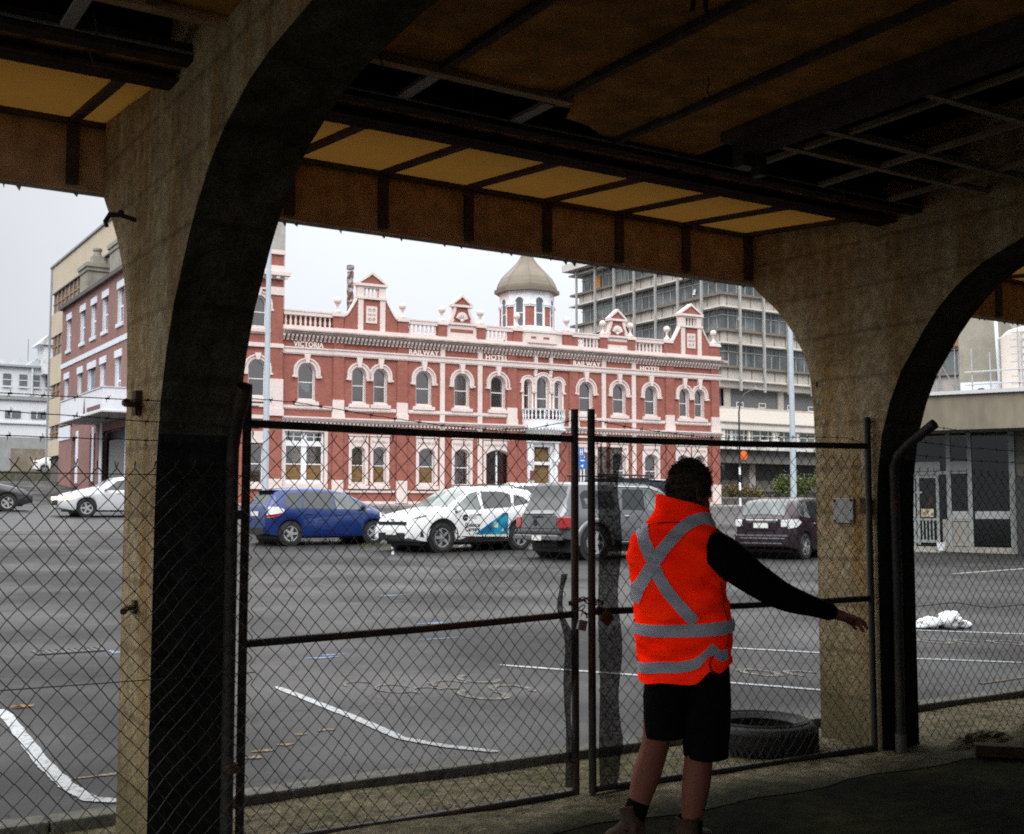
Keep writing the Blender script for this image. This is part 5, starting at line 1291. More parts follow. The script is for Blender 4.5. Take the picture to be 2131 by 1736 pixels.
# white boxed awning on the corner and ground floor
b = bb_(); b.box(BX - 2.1, BX - .002, 63.1, 73.5, 6.75, 7.95); aw = b.build('boxed_awning', mat('white_fascia', (.66, .67, .72), rough=.6, scale=1, var=.06), bt_)
b = bb_(); b.box(BX - 2.16, BX - .003, 63.04, 73.56, 6.67, 6.75); b.box(BX - 2.14, BX - .003, 63.06, 73.54, 7.95, 8.02); b.build('awning_trim', mat('awning_edge', (.50, .50, .50)), aw)
b = bb_(); b.prism([(67.0, 6.86), (67.5, 6.85), (67.25, 7.7)], BX - 2.12, BX - 2.103, 'x'); b.box(BX - 2.12, BX - 2.103, 63.6, 66.6, 6.88, 7.1); b.build('sign_mark', mat('dark_red_sign', (.16, .08, .09)), aw)
b = bb_(); b.box(BX, BX + .4, 80.2, Y1, bz - 1, 7.2); b.box(BX, BX + .4, 75.0, 78.2, bz - 1, 7.2); b.box(BX, BX + .4, 72.4, 73.6, bz - 1, 7.2); b.box(BX + .02, BX + .4, 66.1, 80.2, 6.2, 7.2); b.build('shopfront_pier', RB, bt_)
b = bb_(); b.box(BX - .05, BX - .002, 80.6, Y1, 6.2, 7.1); b.box(BX - .05, BX - .002, 66.0, 66.5, bz - .5, 7); b.box(BX - .05, BX - .002, 71.8, 72.4, bz - .5, 7); b.box(BX - .02, BX + .02, 78.2, 78.9, bz, 6.6); b.box(BX - .02, BX + .02, 74.0, 74.5, bz, 6.6); b.build('shopfront_trim', PALE, bt_)
b = bb_(); b.box(BX + .5, BX + .6, 66.1, Y1, bz - 1, 6.2); b.build('shutter', mat('dark_shutter', (.05, .05, .055), rough=.6, var=.3), bt_)
b = bb_(); b.box(BX + .2, BX + .3, 67.0, 71.0, bz - 1, 5.6); b.build('roller_door', mat('grey_door', (.17, .165, .17), rough=.6, var=.1), bt_)
for yc in (77.75, 69.9):
    b = bb_(); b.box(BX - .05, BX + 1.7, yc - 1.1, yc + 1.1, 15.45, 17.0); b.box(BX - .2, BX + 1.9, yc - 1.3, yc + 1.3, 17.0, 17.25); b.box(BX - .12, BX + 1.8, yc - 1.2, yc + 1.2, 16.75, 17.0); b.box(BX + .4, BX + 1.1, yc - .4, yc + .4, 17.25, 17.9); b.lathe((BX + .75, yc, 0), [(.3, 17.9), (.22, 18.2), (.3, 18.3), (.3, 18.42)], 10); b.build('chimney', mat('chimney_render', (.25, .235, .20), rough=.9, var=.25, scale=1.2) if yc > 75 else bpy.data.materials['chimney_render'], bt_)
# cream block behind
CXp = 18.6
ct_ = thing('cream_building', 'tall cream building with brown window strips rising behind the brick corner building', 'building', (CXp, 78, 3.2))
def cb_(): return MB(off=(-CXp, -78, -3.2))
YL = 97.2
CRM = mat('cream_render', (.47, .40, .30), rough=.8, scale=.6, var=.07)
b = cb_(); b.box(CXp, CXp + 4, 70, YL, 18.5, 20.6); b.box(CXp, CXp + 4, 84.5, YL, 15.0, 16.8); b.box(CXp, CXp + 4, 84.5, YL, 11.2, 13.4); b.box(CXp, CXp + 4, 84.5, YL, 8.0, 10.1); b.box(CXp, CXp + 4, 84.5, YL, 5.65, 6.9); b.build('wall', CRM, ct_)
b = cb_(); b.box(CXp - .12, CXp + 4, 69.9, YL + .1, 20.6, 20.75); b.box(CXp - .06, CXp - .002, YL - .5, YL + .06, 5.0, 20.6); b.box(CXp - .05, CXp, 70, YL, 18.4, 18.5); b.build('trim', mat('grey_flashing', (.24, .25, .26), rough=.6), ct_)
for z0, z1, ya in ((16.8, 18.4, 70.1), (13.4, 15.0, 84.5), (10.1, 11.2, 84.5), (6.9, 8.0, 84.5)):
    b = cb_(); b.box(CXp + .15, CXp + 3.9, ya, YL - .5, z0, z1); f = b.build('window_strip', mat('strip_glass', (.22, .22, .24), rough=.2, spec=.5, scale=.8, c2=(.09, .09, .09), lo=.45, hi=.55) if z0 == 16.8 else bpy.data.materials['strip_glass'], ct_)
    b = cb_(); y = ya + .4
    while y < YL - .4: b.box(CXp + .05, CXp + .15, y - .09, y + .09, z0, z1); y += 1.35
    b.box(CXp + .08, CXp + .148, ya, YL - .5, (z0 + z1) / 2 - .06, (z0 + z1) / 2 + .06); b.build('mullion', mat('brown_mullion', (.25, .15, .08), rough=.7) if z0 == 16.8 else bpy.data.materials['brown_mullion'], f)
b = cb_(); b.box(CXp + .3, CXp + 3.9, 84.5, YL - .3, -2, 5.65); b.build('base', mat('dark_base', (.10, .095, .085), rough=.9, var=.2), ct_)
b = cb_(); b.box(CXp - .01, CXp + .004, 92.0, 92.6, 15.7, 16.2); b.build('vent', mat('vent_dark', (.05, .05, .05)), ct_)
# white block far left, with its retaining wall
wt = thing('white_building', 'white two storey building with rows of skylights far down the street', 'building', (21, 124, 4.4))
def wb_(): return MB(off=(-21, -124, -4.4))
WW = mat('white_render', (.60, .62, .65), rough=.8, scale=.5, var=.06)
b = wb_(); b.box(8, 28, 124, 132, 8.7, 15.7); b.build('upper_wall', WW, wt)
b = wb_(); b.box(8, 28, 123.75, 123.998, 12.42, 12.81); b.build('ledge', mat('grey_ledge', (.26, .27, .28), rough=.8, var=.15), wt)
b = wb_(); b.box(8, 28, 123.8, 123.998, 10.05, 10.22); b.build('ledge', WW, wt)
b = wb_(); b.box(8, 28, 124.02, 132, 3, 8.7); b.build('lower_wall', mat('grey_block', (.26, .27, .27), rough=.9, var=.2, scale=1.5), wt)
b = wb_(); b.box(7.8, 28.2, 123.6, 132, 15.7, 15.9); b.build('eave', mat('eave_grey', (.32, .34, .37), rough=.7), wt)
for i in range(12):
    b = wb_(); x = 8.6 + i * 1.62; b.prism([(x, 15.9), (x + 1.5, 15.9), (x + 1.15, 16.75)], 124.2, 130); b.build('skylight', mat('skylight_sheet', (.50, .53, .57), rough=.4, var=.1) if i == 0 else bpy.data.materials['skylight_sheet'], wt)
for i, x in enumerate((16.4, 18.1, 19.85, 21.35, 22.5, 23.8)):
    b = wb_(); b.box(x - .36, x + .36, 123.9, 123.97, 13.78, 14.98); f = b.build('window', mat('far_glass', (.11, .13, .14), rough=.15, spec=.5, var=.3) if i == 0 else bpy.data.materials['far_glass'], wt)
    b = wb_(); b.box(x - .36, x + .36, 123.86, 123.9, 14.34, 14.42); b.box(x - .45, x + .45, 123.82, 123.9, 13.62, 13.78); b.build('sash', WW, f)
b = wb_(); b.box(22.05, 22.22, 123.7, 123.995, 12.9, 15.69); b.build('downpipe', WW, wt)
for x in (17.6, 20.5, 22.9):
    b = wb_(); b.box(x - .72, x + .72, 123.9, 123.97, 10.62, 11.35); f = b.build('window', bpy.data.materials['far_glass'], wt)
    b = wb_(); b.box(x - .22, x - .14, 123.86, 123.9, 10.62, 11.35); b.build('sash', WW, f)
b = wb_(); b.box(22.95, 27, 122.5, 126, 15, 17.9); b.prism([(22.3, 17.9), (27, 17.9), (27, 19.6), (23.4, 19.0)], 122.2, 126); b.build('stair_tower', mat('stair_white', (.60, .62, .64), rough=.8, scale=.7, c2=(.3, .3, .32), lo=.5, hi=.7), wt)
b = wb_(); b.tube([(21.9, 125, 16.5), (21.9, 125, 18.7)], .04, 5); b.build('roof_aerial', mat('aerial_grey', (.2, .2, .21)), wt)
b = MB(); b.box(17.6, 24, 106.6, 107, 4, 6.75)
tag(b.build('retaining_wall', mat('brown_boarding', (.17, .14, .105), rough=.9, scale=.9, c2=(.22, .20, .17), lo=.45, hi=.65, var=.2)), 'brown boarded retaining wall behind the small white car on the far left', 'wall')
b = MB(); b.box(10, 24, 99.5, 112, 2.8, 4.62); tag(b.build('raised_bank', mat('mossy_bank', (.12, .115, .09), rough=.9, scale=.6, c2=(.07, .075, .035), lo=.45, hi=.6, var=.3)), kind='structure')

# ------------------------------------------------------------------ right hand station building
ang = R(-26.8); dxs, dys = -math.sin(ang), -math.cos(ang)      # runs to the right of the picture
sb_ = thing('entrance_building', 'low concrete entrance building with a deep roof band and glazed aluminium doors', 'building', (29.2, 23.4, .30), math.atan2(dys, dxs))
# local x to the right along the facade, local y away from the car park
def s_(): return MB()
FRONT = mat('stained_band', (.215, .19, .145), rough=.9, scale=.7, c2=(.155, .135, .10), lo=.4, hi=.7, var=.12, stretch=(1, 1, .35))
ALU = mat('aluminium_frame', (.23, .25, .24), rough=.55, metal=.1, var=.08)
b = s_(); b.box(-.7, 14, -1.6, 8, 3.50, 4.50); b.build('roof_band', FRONT, sb_)
b = s_(); b.box(-.75, 14, -1.7, 8, 4.50, 4.60); b.build('roof_edge', mat('lead_edge', (.52, .52, .53), rough=.6), sb_)
b = s_(); b.box(-.7, 14, 3.2, 3.4, -.3, 3.5); b.build('back_wall', DARKROOM, sb_)
b = s_(); b.box(2.92, 14, .0, 3, 2.2, 3.49); b.build('side_wall', mat('olive_wall', (.13, .125, .095), rough=.9, var=.15), sb_)
sg_ = glass('entrance_glass', tint=(.40, .45, .43), refl=.0, rough=.08)
b = s_(); b.box(-.7, 2.74, 0, .01, .2, 3.5); b.build('glazing', sg_, sb_)
b = s_()
for x0, x1 in ((.04, .10), (1.01, 1.13), (1.60, 1.72), (2.74, 2.90)): b.box(x0, x1, -.07, .06, 0, 3.49)
for z0, z1, xa, xb in ((2.28, 2.38, -.7, 1.01), (3.36, 3.43, -.7, 1.6), (2.30, 2.36, 1.13, 1.6), (.90, .96, 1.13, 1.6), (1.72, 1.78, -.7, .3)): b.box(xa, xb, -.05, .05, z0, z1)
b.build('frame', ALU, sb_)
b = s_(); b.box(-.7, .84, -.09, .07, 2.39, 2.66); b.box(1.13, 1.6, -.06, .06, 2.38, 2.66); b.build('door_header', mat('header_grey', (.21, .215, .21), rough=.6), sb_)
b = s_()
for i in range(13): b.box(-.62 + i * .10, -.585 + i * .10, -.05, -.02, .34, .92)
for z0, z1 in ((.26, .34), (.92, .98), (2.18, 2.26)): b.box(-.68, .74, -.05, -.02, z0, z1)
for x in (.70, .14, -.45): b.box(x, x + .08, -.06, .04, .2, 2.28)
b.build('door_grille', ALU, sb_)
b = s_(); b.box(.26, .62, -.06, -.022, 1.02, 1.26); b.box(-.36, .10, -.06, -.022, 1.02, 1.26); f = b.build('door_panel', mat('cream_panel', (.42, .37, .27), rough=.7, scale=9, c2=(.13, .07, .045), lo=.50, hi=.58), sb_)
b = s_(); b.box(1.13, 1.6, -.03, .03, .97, 1.19); b.box(1.78, 2.74, -.03, .03, .97, 1.19); b.build('mid_panel', mat('grey_panel', (.30, .31, .31), rough=.6, var=.1), sb_)
b = s_(); b.box(1.13, 1.6, -.025, .025, .16, .9); b.box(.86, 1.01, -.025, .025, .16, .95); b.build('low_panel', mat('buff_panel', (.22, .21, .19), rough=.7, var=.1), sb_)
b = s_(); b.box(-.7, 4.4, -.35, .2, -.3, .14); b.box(-.7, .95, -1.1, -.35, -.3, .04); b.build('step', mat('step_concrete', (.25, .235, .21), rough=.9, var=.15), sb_)
b = s_(); b.box(2.98, 14, -.6, -.002, -.3, 2.19); b.build('dark_flank', mat('dark_flank', (.03, .03, .03), rough=.9), sb_)
b = s_(); b.box(-.25, .75, .6, 1.3, -.1, 1.36); b.build('counter', mat('counter_grey', (.16, .17, .18)), sb_)
SBM = Matrix.Translation(sb_.location) @ Matrix.Rotation(sb_.rotation_euler.z, 4, 'Z')
tl = thing('traffic_cone', 'faded red traffic cone standing on the counter inside the glazed entrance', 'cone', SBM @ Vector((.42, .9, 1.36)))
b = MB(); b.lathe((0, 0, 0), [(.15, .03), (.14, .05), (.03, .42)], 10); b.build('cone', mat('cone_red', (.45, .07, .04), rough=.7), tl); b = MB(); b.box(-.18, .18, -.18, .18, 0, .03); b.build('foot', mat('cone_red_dark', (.3, .05, .03)), tl)
bk = MB(); bk.lathe((0, 0, 0), [(.10, 0), (.13, .22), (.135, .23)], 12); o = bk.build('bucket', mat('white_bucket', (.62, .64, .68), rough=.5)); o.location = SBM @ Vector((.90, -.55, .05)); tag(o, 'small white bucket on the step of the entrance building', 'bucket')
# roof-top plant above the band
RZ = SBM.to_euler().z; RT = 4.62
pt = thing('plant_room', 'bare concrete plant room standing on the entrance building roof', 'plant room', SBM @ Vector((.6, 5, RT)), RZ)
b = MB(); b.box(0, 1.16, 0, 4, 0, 6); b.build('wall', mat('plant_concrete', (.26, .245, .20), rough=.9, scale=.6, c2=(.21, .195, .16), var=.1), pt)
b = MB(); b.box(.08, 1.28, -.35, -.004, .0, .85); b.build('white_kerb', mat('white_upstand', (.62, .64, .68), rough=.6), pt)
b = MB(); b.lathe((.72, -.36, .42), [(.22, 0), (.22, .006)], 20, 'y'); b.build('round_duct', mat('black_hole', (.01, .01, .012)), pt)
tk = thing('water_tank', 'big cream rooftop tank in the scaffolding at the right edge', 'tank', SBM @ Vector((4.15, 4.2, RT)), RZ)
b = MB(); b.lathe((0, 0, 0), [(2.1, 0), (2.1, 2.15), (1.95, 2.32), (0.2, 2.5)], 28); b.build('drum', mat('tank_cream', (.66, .60, .54), rough=.5, var=.05), tk, smooth=True, autos=40)
b = MB()
for i in range(9): b.box(-1.6, -1.15, -1.75, -1.70, .5 + i * .23, .53 + i * .23)
b.build('ladder', FIN, tk)
PIPE = mat('white_pipe', (.58, .60, .64), rough=.5)
vp = thing('vent_pipe', 'white downpipe with a branch running beside the rooftop tank', 'pipe', SBM @ Vector((1.92, 4.0, RT)), RZ)
b = MB(); b.tube([(.10, 0, 0), (0, 0, 3.2)], .055, 8); b.tube([(.03, 0, 2.1), (.35, -.1, 2.25), (.62, -.2, 2.36)], .05, 8); b.build('pipe', PIPE, vp, smooth=True)
SC = mat('scaffold_tube', (.40, .42, .44), rough=.4, metal=.5, var=.1); ORG = mat('orange_coupler', (.36, .07, .05), rough=.6)
gt = thing('roof_guardrail', 'scaffold tube guardrail with red couplers along the roof edge', 'guardrail', SBM @ Vector((1.5, .6, RT)), RZ)
for z in (.36, .74):
    b = MB(); b.tube([(0, 0, z), (4, 0, z + .04)], .022, 6); b.build('rail', SC, gt)
for x, h in ((.21, 1.45), (.73, 1.32), (1.52, 2.2), (1.62, 1.6), (2.8, 2.2)):
    b = MB(); b.tube([(x, .05, 0), (x - .02, .05, h)], .020, 6); b.build('standard', SC, gt)
for x in (.21, 1.52):
    for z in (.36, .74): b = MB(); b.sphere((x, .02, z), .04, 6, 5); b.build('coupler', ORG, gt)
sf = thing('scaffolding', 'scaffold bay with timber boards and orange netting seen past the right pier', 'scaffold', SBM @ Vector((-.9, 11, 4.0)), RZ)
for x in (-1.5, -.45, .31, 1.4):
    for y in (0, 1.0): b = MB(); b.tube([(x, y, -3.9), (x, y, 8)], .030, 6); b.build('standard', SC, sf)
for z in (.6, 1.6, 3.45, 4.3, 4.9, 5.6, 6.5):
    b = MB(); b.tube([(-2, 0, z), (2, 0, z)], .025, 6); b.build('ledger', SC, sf)
b = MB(); b.tube([(-.45, 0, 3.4), (.5, 0, 1.5)], .026, 6); b.build('brace', SC, sf)
b = MB(); b.box(-1.8, 1.8, -.1, 1.1, 3.50, 3.56); b.box(-.2, .5, -.14, -.10, 3.56, 3.92); b.build('board', mat('scaffold_board', (.36, .22, .11), rough=.8, var=.2), sf)
b = MB(); b.box(-1.8, -.2, -.16, -.145, 3.5, 3.68); b.build('netting', mat('orange_net', (.55, .12, .03), rough=.8), sf)
wg = thing('rear_wing', 'grey office wing with window bands behind the scaffolding on the right', 'office building', SBM @ Vector((-4.5, 18, .2)), RZ)
b = MB()
for z in (2.2, 5.75, 8.9, 12.2): b.box(-.5, 12, 0, 6, z, z + 1.25)
b.build('spandrel', OC, wg)
b = MB(); b.box(-.5, 12, .4, 6, 0, 14); b.build('window_band', OG, wg)
b = MB(); b.box(-.5, 12, -.15, .3, 3.45, 3.62); b.box(-.5, 12, -.15, .3, 7.0, 7.15); b.build('ledge', OD, wg)
b = MB(); x = -.5
while x < 12: b.box(x - .05, x + .05, -.1, .4, 0, 14); x += .85
b.build('mullion', FIN, wg)

# ------------------------------------------------------------------ poles, signs, planting
POLE = mat('pale_blue_pole', (.42, .48, .54), rough=.45, metal=.1, var=.06)
def pole(name, label, x, y, h, r0, r1):
    t = thing(name, label, 'light pole', (x, y, tz(y) + .12), 0, 'tall pale light poles along the street')
    b = MB(); b.lathe((0, 0, 0), [(r0 * 1.0, 0), (r0, .5), (r1, h)], 14); b.build('shaft', POLE, t, smooth=True, autos=50)
    b = MB(); b.box(-.25, .25, -.25, .25, -.1, .04); b.lathe((0, 0, 0), [(r0 + .05, .04), (r0 + .05, .12)], 12); b.build('base_plate', POLE, t); return t
pole('light_pole', 'tall pale blue pole in front of the left end of the hotel', 20.0, 53.1, 16, .155, .10)
pole('light_pole', 'tall pale blue pole in front of the grey office block', 57.2, 55.3, 20, .20, .12)
def sl_(x, y):
    t = thing('street_lamp', 'slim dark street lamp with a curved arm, its post striped white below', 'street lamp', (x, y, tz(y) + .12))
    b = MB(); b.tube([(0, 0, 2.6), (0, 0, 6.0), (.12, 0, 6.7), (.5, 0, 7.25), (1.0, 0, 7.5), (1.7, 0, 7.62)], .055, 8); b.build('arm', mat('lamp_black', (.03, .032, .035), rough=.5), t, smooth=True)
    b = MB(); b.box(1.4, 2.3, -.12, .12, 7.60, 7.70); b.lathe((1.5, 0, 7.7), [(.05, 0), (.05, .12)], 8); b.build('lamp_head', mat('lamp_grey', (.35, .36, .37), rough=.5), t)
    b = MB()
    for i in range(6): b.lathe((0, 0, 0), [(.07, i * .5), (.07, i * .5 + .499)], 10) if i % 2 == 0 else None
    b.build('white_band', WHT, t)
    b = MB()
    for i in range(6): b.lathe((0, 0, 0), [(.07, i * .5), (.07, i * .5 + .499)], 10) if i % 2 else None
    b.build('black_band', bpy.data.materials['lamp_black'], t)
    b = MB(); b.lathe((.28, -.1, 3.25), [(.05, -.02), (.30, -.012), (.30, .012), (.05, .02)], 20, 'y'); b.build('orange_disc', mat('orange_disc', (.80, .13, .02), rough=.5), t)
sl_(53.2, 56.1)
sg = thing('parking_sign', 'small blue parking sign on a pale post between the gate uprights', 'sign', (35.2, 48.7, tz(48.7)))
b = MB(); b.tube([(0, 0, 0), (0, 0, 3.25)], .035, 7); b.build('post', WHT, sg)
b = MB(); b.box(-.16, .16, -.06, -.04, 2.78, 3.25); b.box(-.16, .30, -.06, -.04, 2.15, 2.72); pnl = b.build('panel', mat('sign_blue', (.03, .14, .50), rough=.5), sg)
b = MB(); b.box(-.10, -.05, -.066, -.061, 2.85, 3.18); b.box(.03, .08, -.066, -.061, 2.85, 3.18); b.box(-.05, .03, -.066, -.061, 3.0, 3.05); b.build('white_mark', WHT, pnl); b = MB(); b.box(-.08, .18, -.066, -.061, 2.55, 2.62); b.build('white_mark', WHT, pnl); b = MB(); b.prism([(-.08, 2.30), (.10, 2.22), (.10, 2.40)], -.066, -.061); b.build('white_mark', WHT, pnl)
sg2 = thing('blue_sign', 'small blue and white street sign on a dark post by the planting', 'sign', (66.0, 59.0, tz(59)))
b = MB(); b.tube([(0, 0, 0), (0, 0, 4.4)], .05, 7); b.build('post', bpy.data.materials['lamp_black'], sg2)
b = MB(); b.box(-.28, .28, -.08, -.055, 3.0, 4.0); p2 = b.build('panel', bpy.data.materials['sign_blue'], sg2); b = MB(); b.box(-.06, .06, -.086, -.081, 3.2, 3.8); b.build('white_mark', WHT, p2)
BUSH = mat('shrub_leaf', (.060, .095, .022), rough=.7, scale=1.5, c2=(.12, .14, .035), lo=.4, hi=.65, var=.3)
BUSH2 = mat('bronze_shrub_leaf', (.13, .085, .028), rough=.7, scale=1.5, c2=(.07, .07, .022), lo=.4, hi=.65, var=.3)
def bush(label, x, y, z, w_, h, m, n, seed):
    q = random.Random(seed); b = MB()
    cl = [(q.uniform(-w_, w_), q.uniform(-.5, .5), h * q.uniform(.25, .8)) for _ in range(12)]
    for i in range(n):
        c = q.choice(cl); p = Vector(c) + Vector((q.gauss(0, w_ * .16), q.gauss(0, .25), q.gauss(0, h * .16))); p.z = max(.02, p.z)
        a = q.uniform(0, 6.28); e_ = q.uniform(-.6, 1.2); L_ = q.uniform(.10, .24); dr = Vector((math.cos(a) * math.cos(e_), math.sin(a) * math.cos(e_), math.sin(e_))); sd = dr.cross(Vector((q.uniform(-1, 1), q.uniform(-1, 1), 1))).normalized() * L_ * .32
        b.face(p, p + dr * L_ * .5 + sd, p + dr * L_, p + dr * L_ * .5 - sd)
    t = thing('shrub', label, 'shrub', (x, y, z), 0, 'shrubs in the planting by the office')
    b.build('foliage', m, t, fix=False)
    s = MB()
    for c in cl[:6]: s.tube([(c[0] * .3, c[1] * .3, -.1), (c[0] * .8, c[1] * .8, c[2])], .02, 4)
    s.build('stem', mat('shrub_stem', (.06, .045, .03)) if 'shrub_stem' not in bpy.data.materials else bpy.data.materials['shrub_stem'], t)
bush('bronze green shrub left of the striped lamp post', 65.5, 75.5, 2.55, 1.6, 1.7, BUSH2, 2600, 1)
bush('low brownish shrub between the lamp post and the tall pole', 71.2, 75.5, 2.45, 2.6, 1.35, BUSH2, 2600, 2)
bush('bright green shrub right of the tall pale pole', 79.2, 75.8, 2.45, 2.4, 2.2, BUSH, 3400, 3)
b = MB(); b.box(60.5, 90, 74, 78.5, 1.8, 2.62); tag(b.build('planter', mat('planting_soil_wall', (.20, .185, .16), rough=.9, var=.2)), 'long low concrete planter in front of the office block', 'planter')
# ------------------------------------------------------------------ vehicles
CGL = mat('car_glass', (.022, .026, .028), rough=.06, spec=.65)
CGL2 = mat('car_glass_light', (.085, .105, .105), rough=.07, spec=.6, scale=1.5, c2=(.17, .20, .19), lo=.45, hi=.6)
CBLK = mat('car_black_trim', (.014, .014, .015), rough=.5)
CTYR = mat('car_tyre_rubber', (.018, .018, .019), rough=.8, var=.3, scale=20)
CRIM = mat('alloy_rim', (.46, .47, .48), rough=.35, metal=.7, var=.1)
CRED = mat('tail_lamp_red', (.30, .012, .015), rough=.15, coat=1, var=.3, scale=14)
CCLR = mat('clear_lamp', (.62, .63, .62), rough=.15, coat=1, var=.2, scale=9)
CPLT = mat('number_plate', (.66, .66, .63), rough=.5)
CCHR = mat('chrome_trim', (.70, .72, .73), rough=.15, metal=.9)
def paint(name, c, metal=.3): return mat(name, c, rough=.3, metal=metal, coat=.55, var=.05, scale=2)
class Car:
    def __init__(s, name, label, cat, loc, heading, L, W, top, belt, zb, wr, axles, pnt, ra=None, tum=.30, group=None):
        """heading: degrees clockwise from +Y; local x forward, y to the left; top/belt: (x, z) profiles rear to front"""
        s.t = thing(name, label, cat, loc, R(90 - heading), group); s.L, s.W = L, W; s.topP, s.beltP = top, belt; s.zb0 = zb; s.wr = wr; s.ax = axles; s.ra = ra or wr + .055; s.tum = tum; s.pnt = pnt
        s.body()
    def top(s, x): return float(np.interp(x, [a for a, _ in s.topP], [b for _, b in s.topP]))
    def belt(s, x): return min(float(np.interp(x, [a for a, _ in s.beltP], [b for _, b in s.beltP])), s.top(x) - .015)
    def half(s, x):
        h = s.L / 2; e = max(0, (abs(x) - (h - .85)) / .85); return s.W / 2 * (1 - .20 * e ** 2.3)
    def zb(s, x):
        z = s.zb0 + .10 * max(0, (abs(x) - (s.L / 2 - .55)) / .55) ** 1.5
        for a in s.ax:
            d2 = s.ra ** 2 - (x - a) ** 2
            if d2 > 0: z = max(z, s.wr + math.sqrt(d2))
        return z
    def wtop(s, x): return s.half(x) * .985 - .02 - s.tum * max(0, s.top(x) - s.belt(x))
    def ring(s, x):
        h = s.half(x); zb = s.zb(x); zt = s.top(x); bl = s.belt(x); wt = s.wtop(x); cr = .035
        zb = min(zb, bl - .06); zm = zb + (bl - zb) * .5
        e = min(.05, (zt - bl) * .4)
        return [(x, 0, min(zb, .5) if zb > s.zb0 + .2 else zb), (x, h * .80, zb), (x, h * .975, zb + .03), (x, h * 1.0, zb + (bl - zb) * .22), (x, h * 1.008, zm), (x, h * .998, zb + (bl - zb) * .80), (x, h * .985, bl), (x, wt + .012, zt - e), (x, wt - .055, zt), (x, wt * .5, zt + cr * .75), (x, 0, zt + cr)]
    def side(s, x, z):
        bl = s.belt(x); zt = s.top(x); e = min(.05, (zt - bl) * .4); h = s.half(x)
        if z <= bl:
            zb = min(s.zb(x), bl - .06); t = (z - zb) / (bl - zb); return float(np.interp(t, [0, .03, .22, .5, .8, 1], [h * .97, h * .98, h, h * 1.008, h * .998, h * .985]))
        t = (z - bl) / max(.01, zt - e - bl); return h * .985 + (s.wtop(x) + .012 - h * .985) * t
    def body(s):
        xs = sorted(set([round(v, 4) for v in np.linspace(-s.L / 2, s.L / 2, 64)] + [round(a, 4) for a, _ in s.topP] + [round(a + k, 4) for a in s.ax for k in np.linspace(-s.ra, s.ra, 15)]))
        xs = [x for x in xs if -s.L / 2 <= x <= s.L / 2]
        rows = []
        for x in xs:
            r = s.ring(x); rows.append(r + [(p[0], -p[1], p[2]) for p in r[::-1][1:-1]])
        b = MB(); k = len(rows[0]); vs = [p for r in rows for p in r]
        fs = [(i * k + j, i * k + (j + 1) % k, (i + 1) * k + (j + 1) % k, (i + 1) * k + j) for i in range(len(rows) - 1) for j in range(k)] + [list(range(k))[::-1], [(len(rows) - 1) * k + j for j in range(k)]]
        b.add(vs, fs); o = b.build('body', s.pnt, s.t, smooth=True, autos=38)
        b = MB(); h = s.W / 2 * .78; b.box(-s.L / 2 + .35, s.L / 2 - .35, -h, h, .17, .62)
        for a in s.ax: b.lathe((a, -s.W / 2 + .04, s.wr), [(s.ra - .01, 0), (s.ra - .01, s.W - .08)], 24, 'y')
        b.build('underbody', CBLK, s.t)
        for a in s.ax:
            for sg in (-1, 1): s.wheel(a, sg)
    def wheel(s, a, sg, tw=.20, spokes=None):
        sp = spokes or getattr(s, 'spokes', 5); y = sg * (s.W / 2 - .03); r = s.wr; i = -sg
        b = MB(); b.lathe((a, y, r), [(r * .66, 0), (r * .70, .012 * sg), (r * .93, .012 * sg), (r, -.02 * sg), (r, -(tw - .02) * sg), (r * .9, -tw * sg), (r * .5, -tw * sg)], 28, 'y', cap=False); w_ = b.build('wheel', CTYR, s.t, smooth=True, autos=45)
        b = MB(); b.lathe((a, y, r), [(r * .68, .004 * sg), (r * .68, -.04 * sg), (.02, -.05 * sg)], 28, 'y', cap=False)
        b.build('rim_barrel', mat('rim_shadow', (.05, .05, .052), rough=.5, metal=.5) if 'rim_shadow' not in bpy.data.materials else bpy.data.materials['rim_shadow'], w_)
        b = MB(); b.lathe((a, y, r), [(r * .60, .006 * sg), (r * .685, .010 * sg), (r * .685, -.01 * sg), (r * .60, -.012 * sg), (r * .60, .006 * sg)], 28, 'y', cap=False)
        for q in range(sp):
            an = 2 * math.pi * q / sp + .3; M_ = Matrix.Translation((a, y, r)) @ Matrix.Rotation(an, 4, 'Y'); c = MB(M=M_); wd = r * (.125 if sp <= 6 else .07)
            y0, y1 = sorted((.004 * sg, -.02 * sg)); c.prism([(-wd, r * .10), (wd, r * .10), (wd * .75, r * .62), (-wd * .75, r * .62)], y0, y1); b.add(c.v, c.f)
        b.lathe((a, y, r), [(r * .17, .012 * sg), (r * .17, -.02 * sg)], 12, 'y'); b.build('rim', CRIM, w_)
    def poly(s, pts, name, m, sg, off=.006, parent=None, dens=1):
        """panel lying on the flank; pts in (x, z)"""
        P = []
        for i in range(len(pts)):
            a, c = pts[i], pts[(i + 1) % len(pts)]
            for k in range(4): P.append((a[0] + (c[0] - a[0]) * k / 4, a[1] + (c[1] - a[1]) * k / 4))
        b = MB(); b.face(*[(x, sg * (s.side(x, z) + off), z) for x, z in P]); return b.build(name, m, parent or s.t, fix=False)
    def screen(s, xa, xb, name, m, k=.90, off=.008, za=None):
        b = MB(); rows = []
        for i in range(9):
            x = xa + (xb - xa) * i / 8; d = (s.top(x + .02) - s.top(x - .02)) / .04; n = Vector((-d, 0, 1)).normalized(); w_ = (s.wtop(x) - .05) * k
            rows.append([Vector((x, w_ * t, s.top(x) + .035 * (1 - abs(t) ** 1.6 * .95))) + n * off for t in (-1, -.6, -.2, .2, .6, 1)])
        b.grid(rows); return b.build(name, m, s.t, fix=False, smooth=True)
    def box(s, name, m, *a, parent=None, bevel=0): b = MB(); b.box(*a); return b.build(name, m, parent or s.t, bevel=bevel)
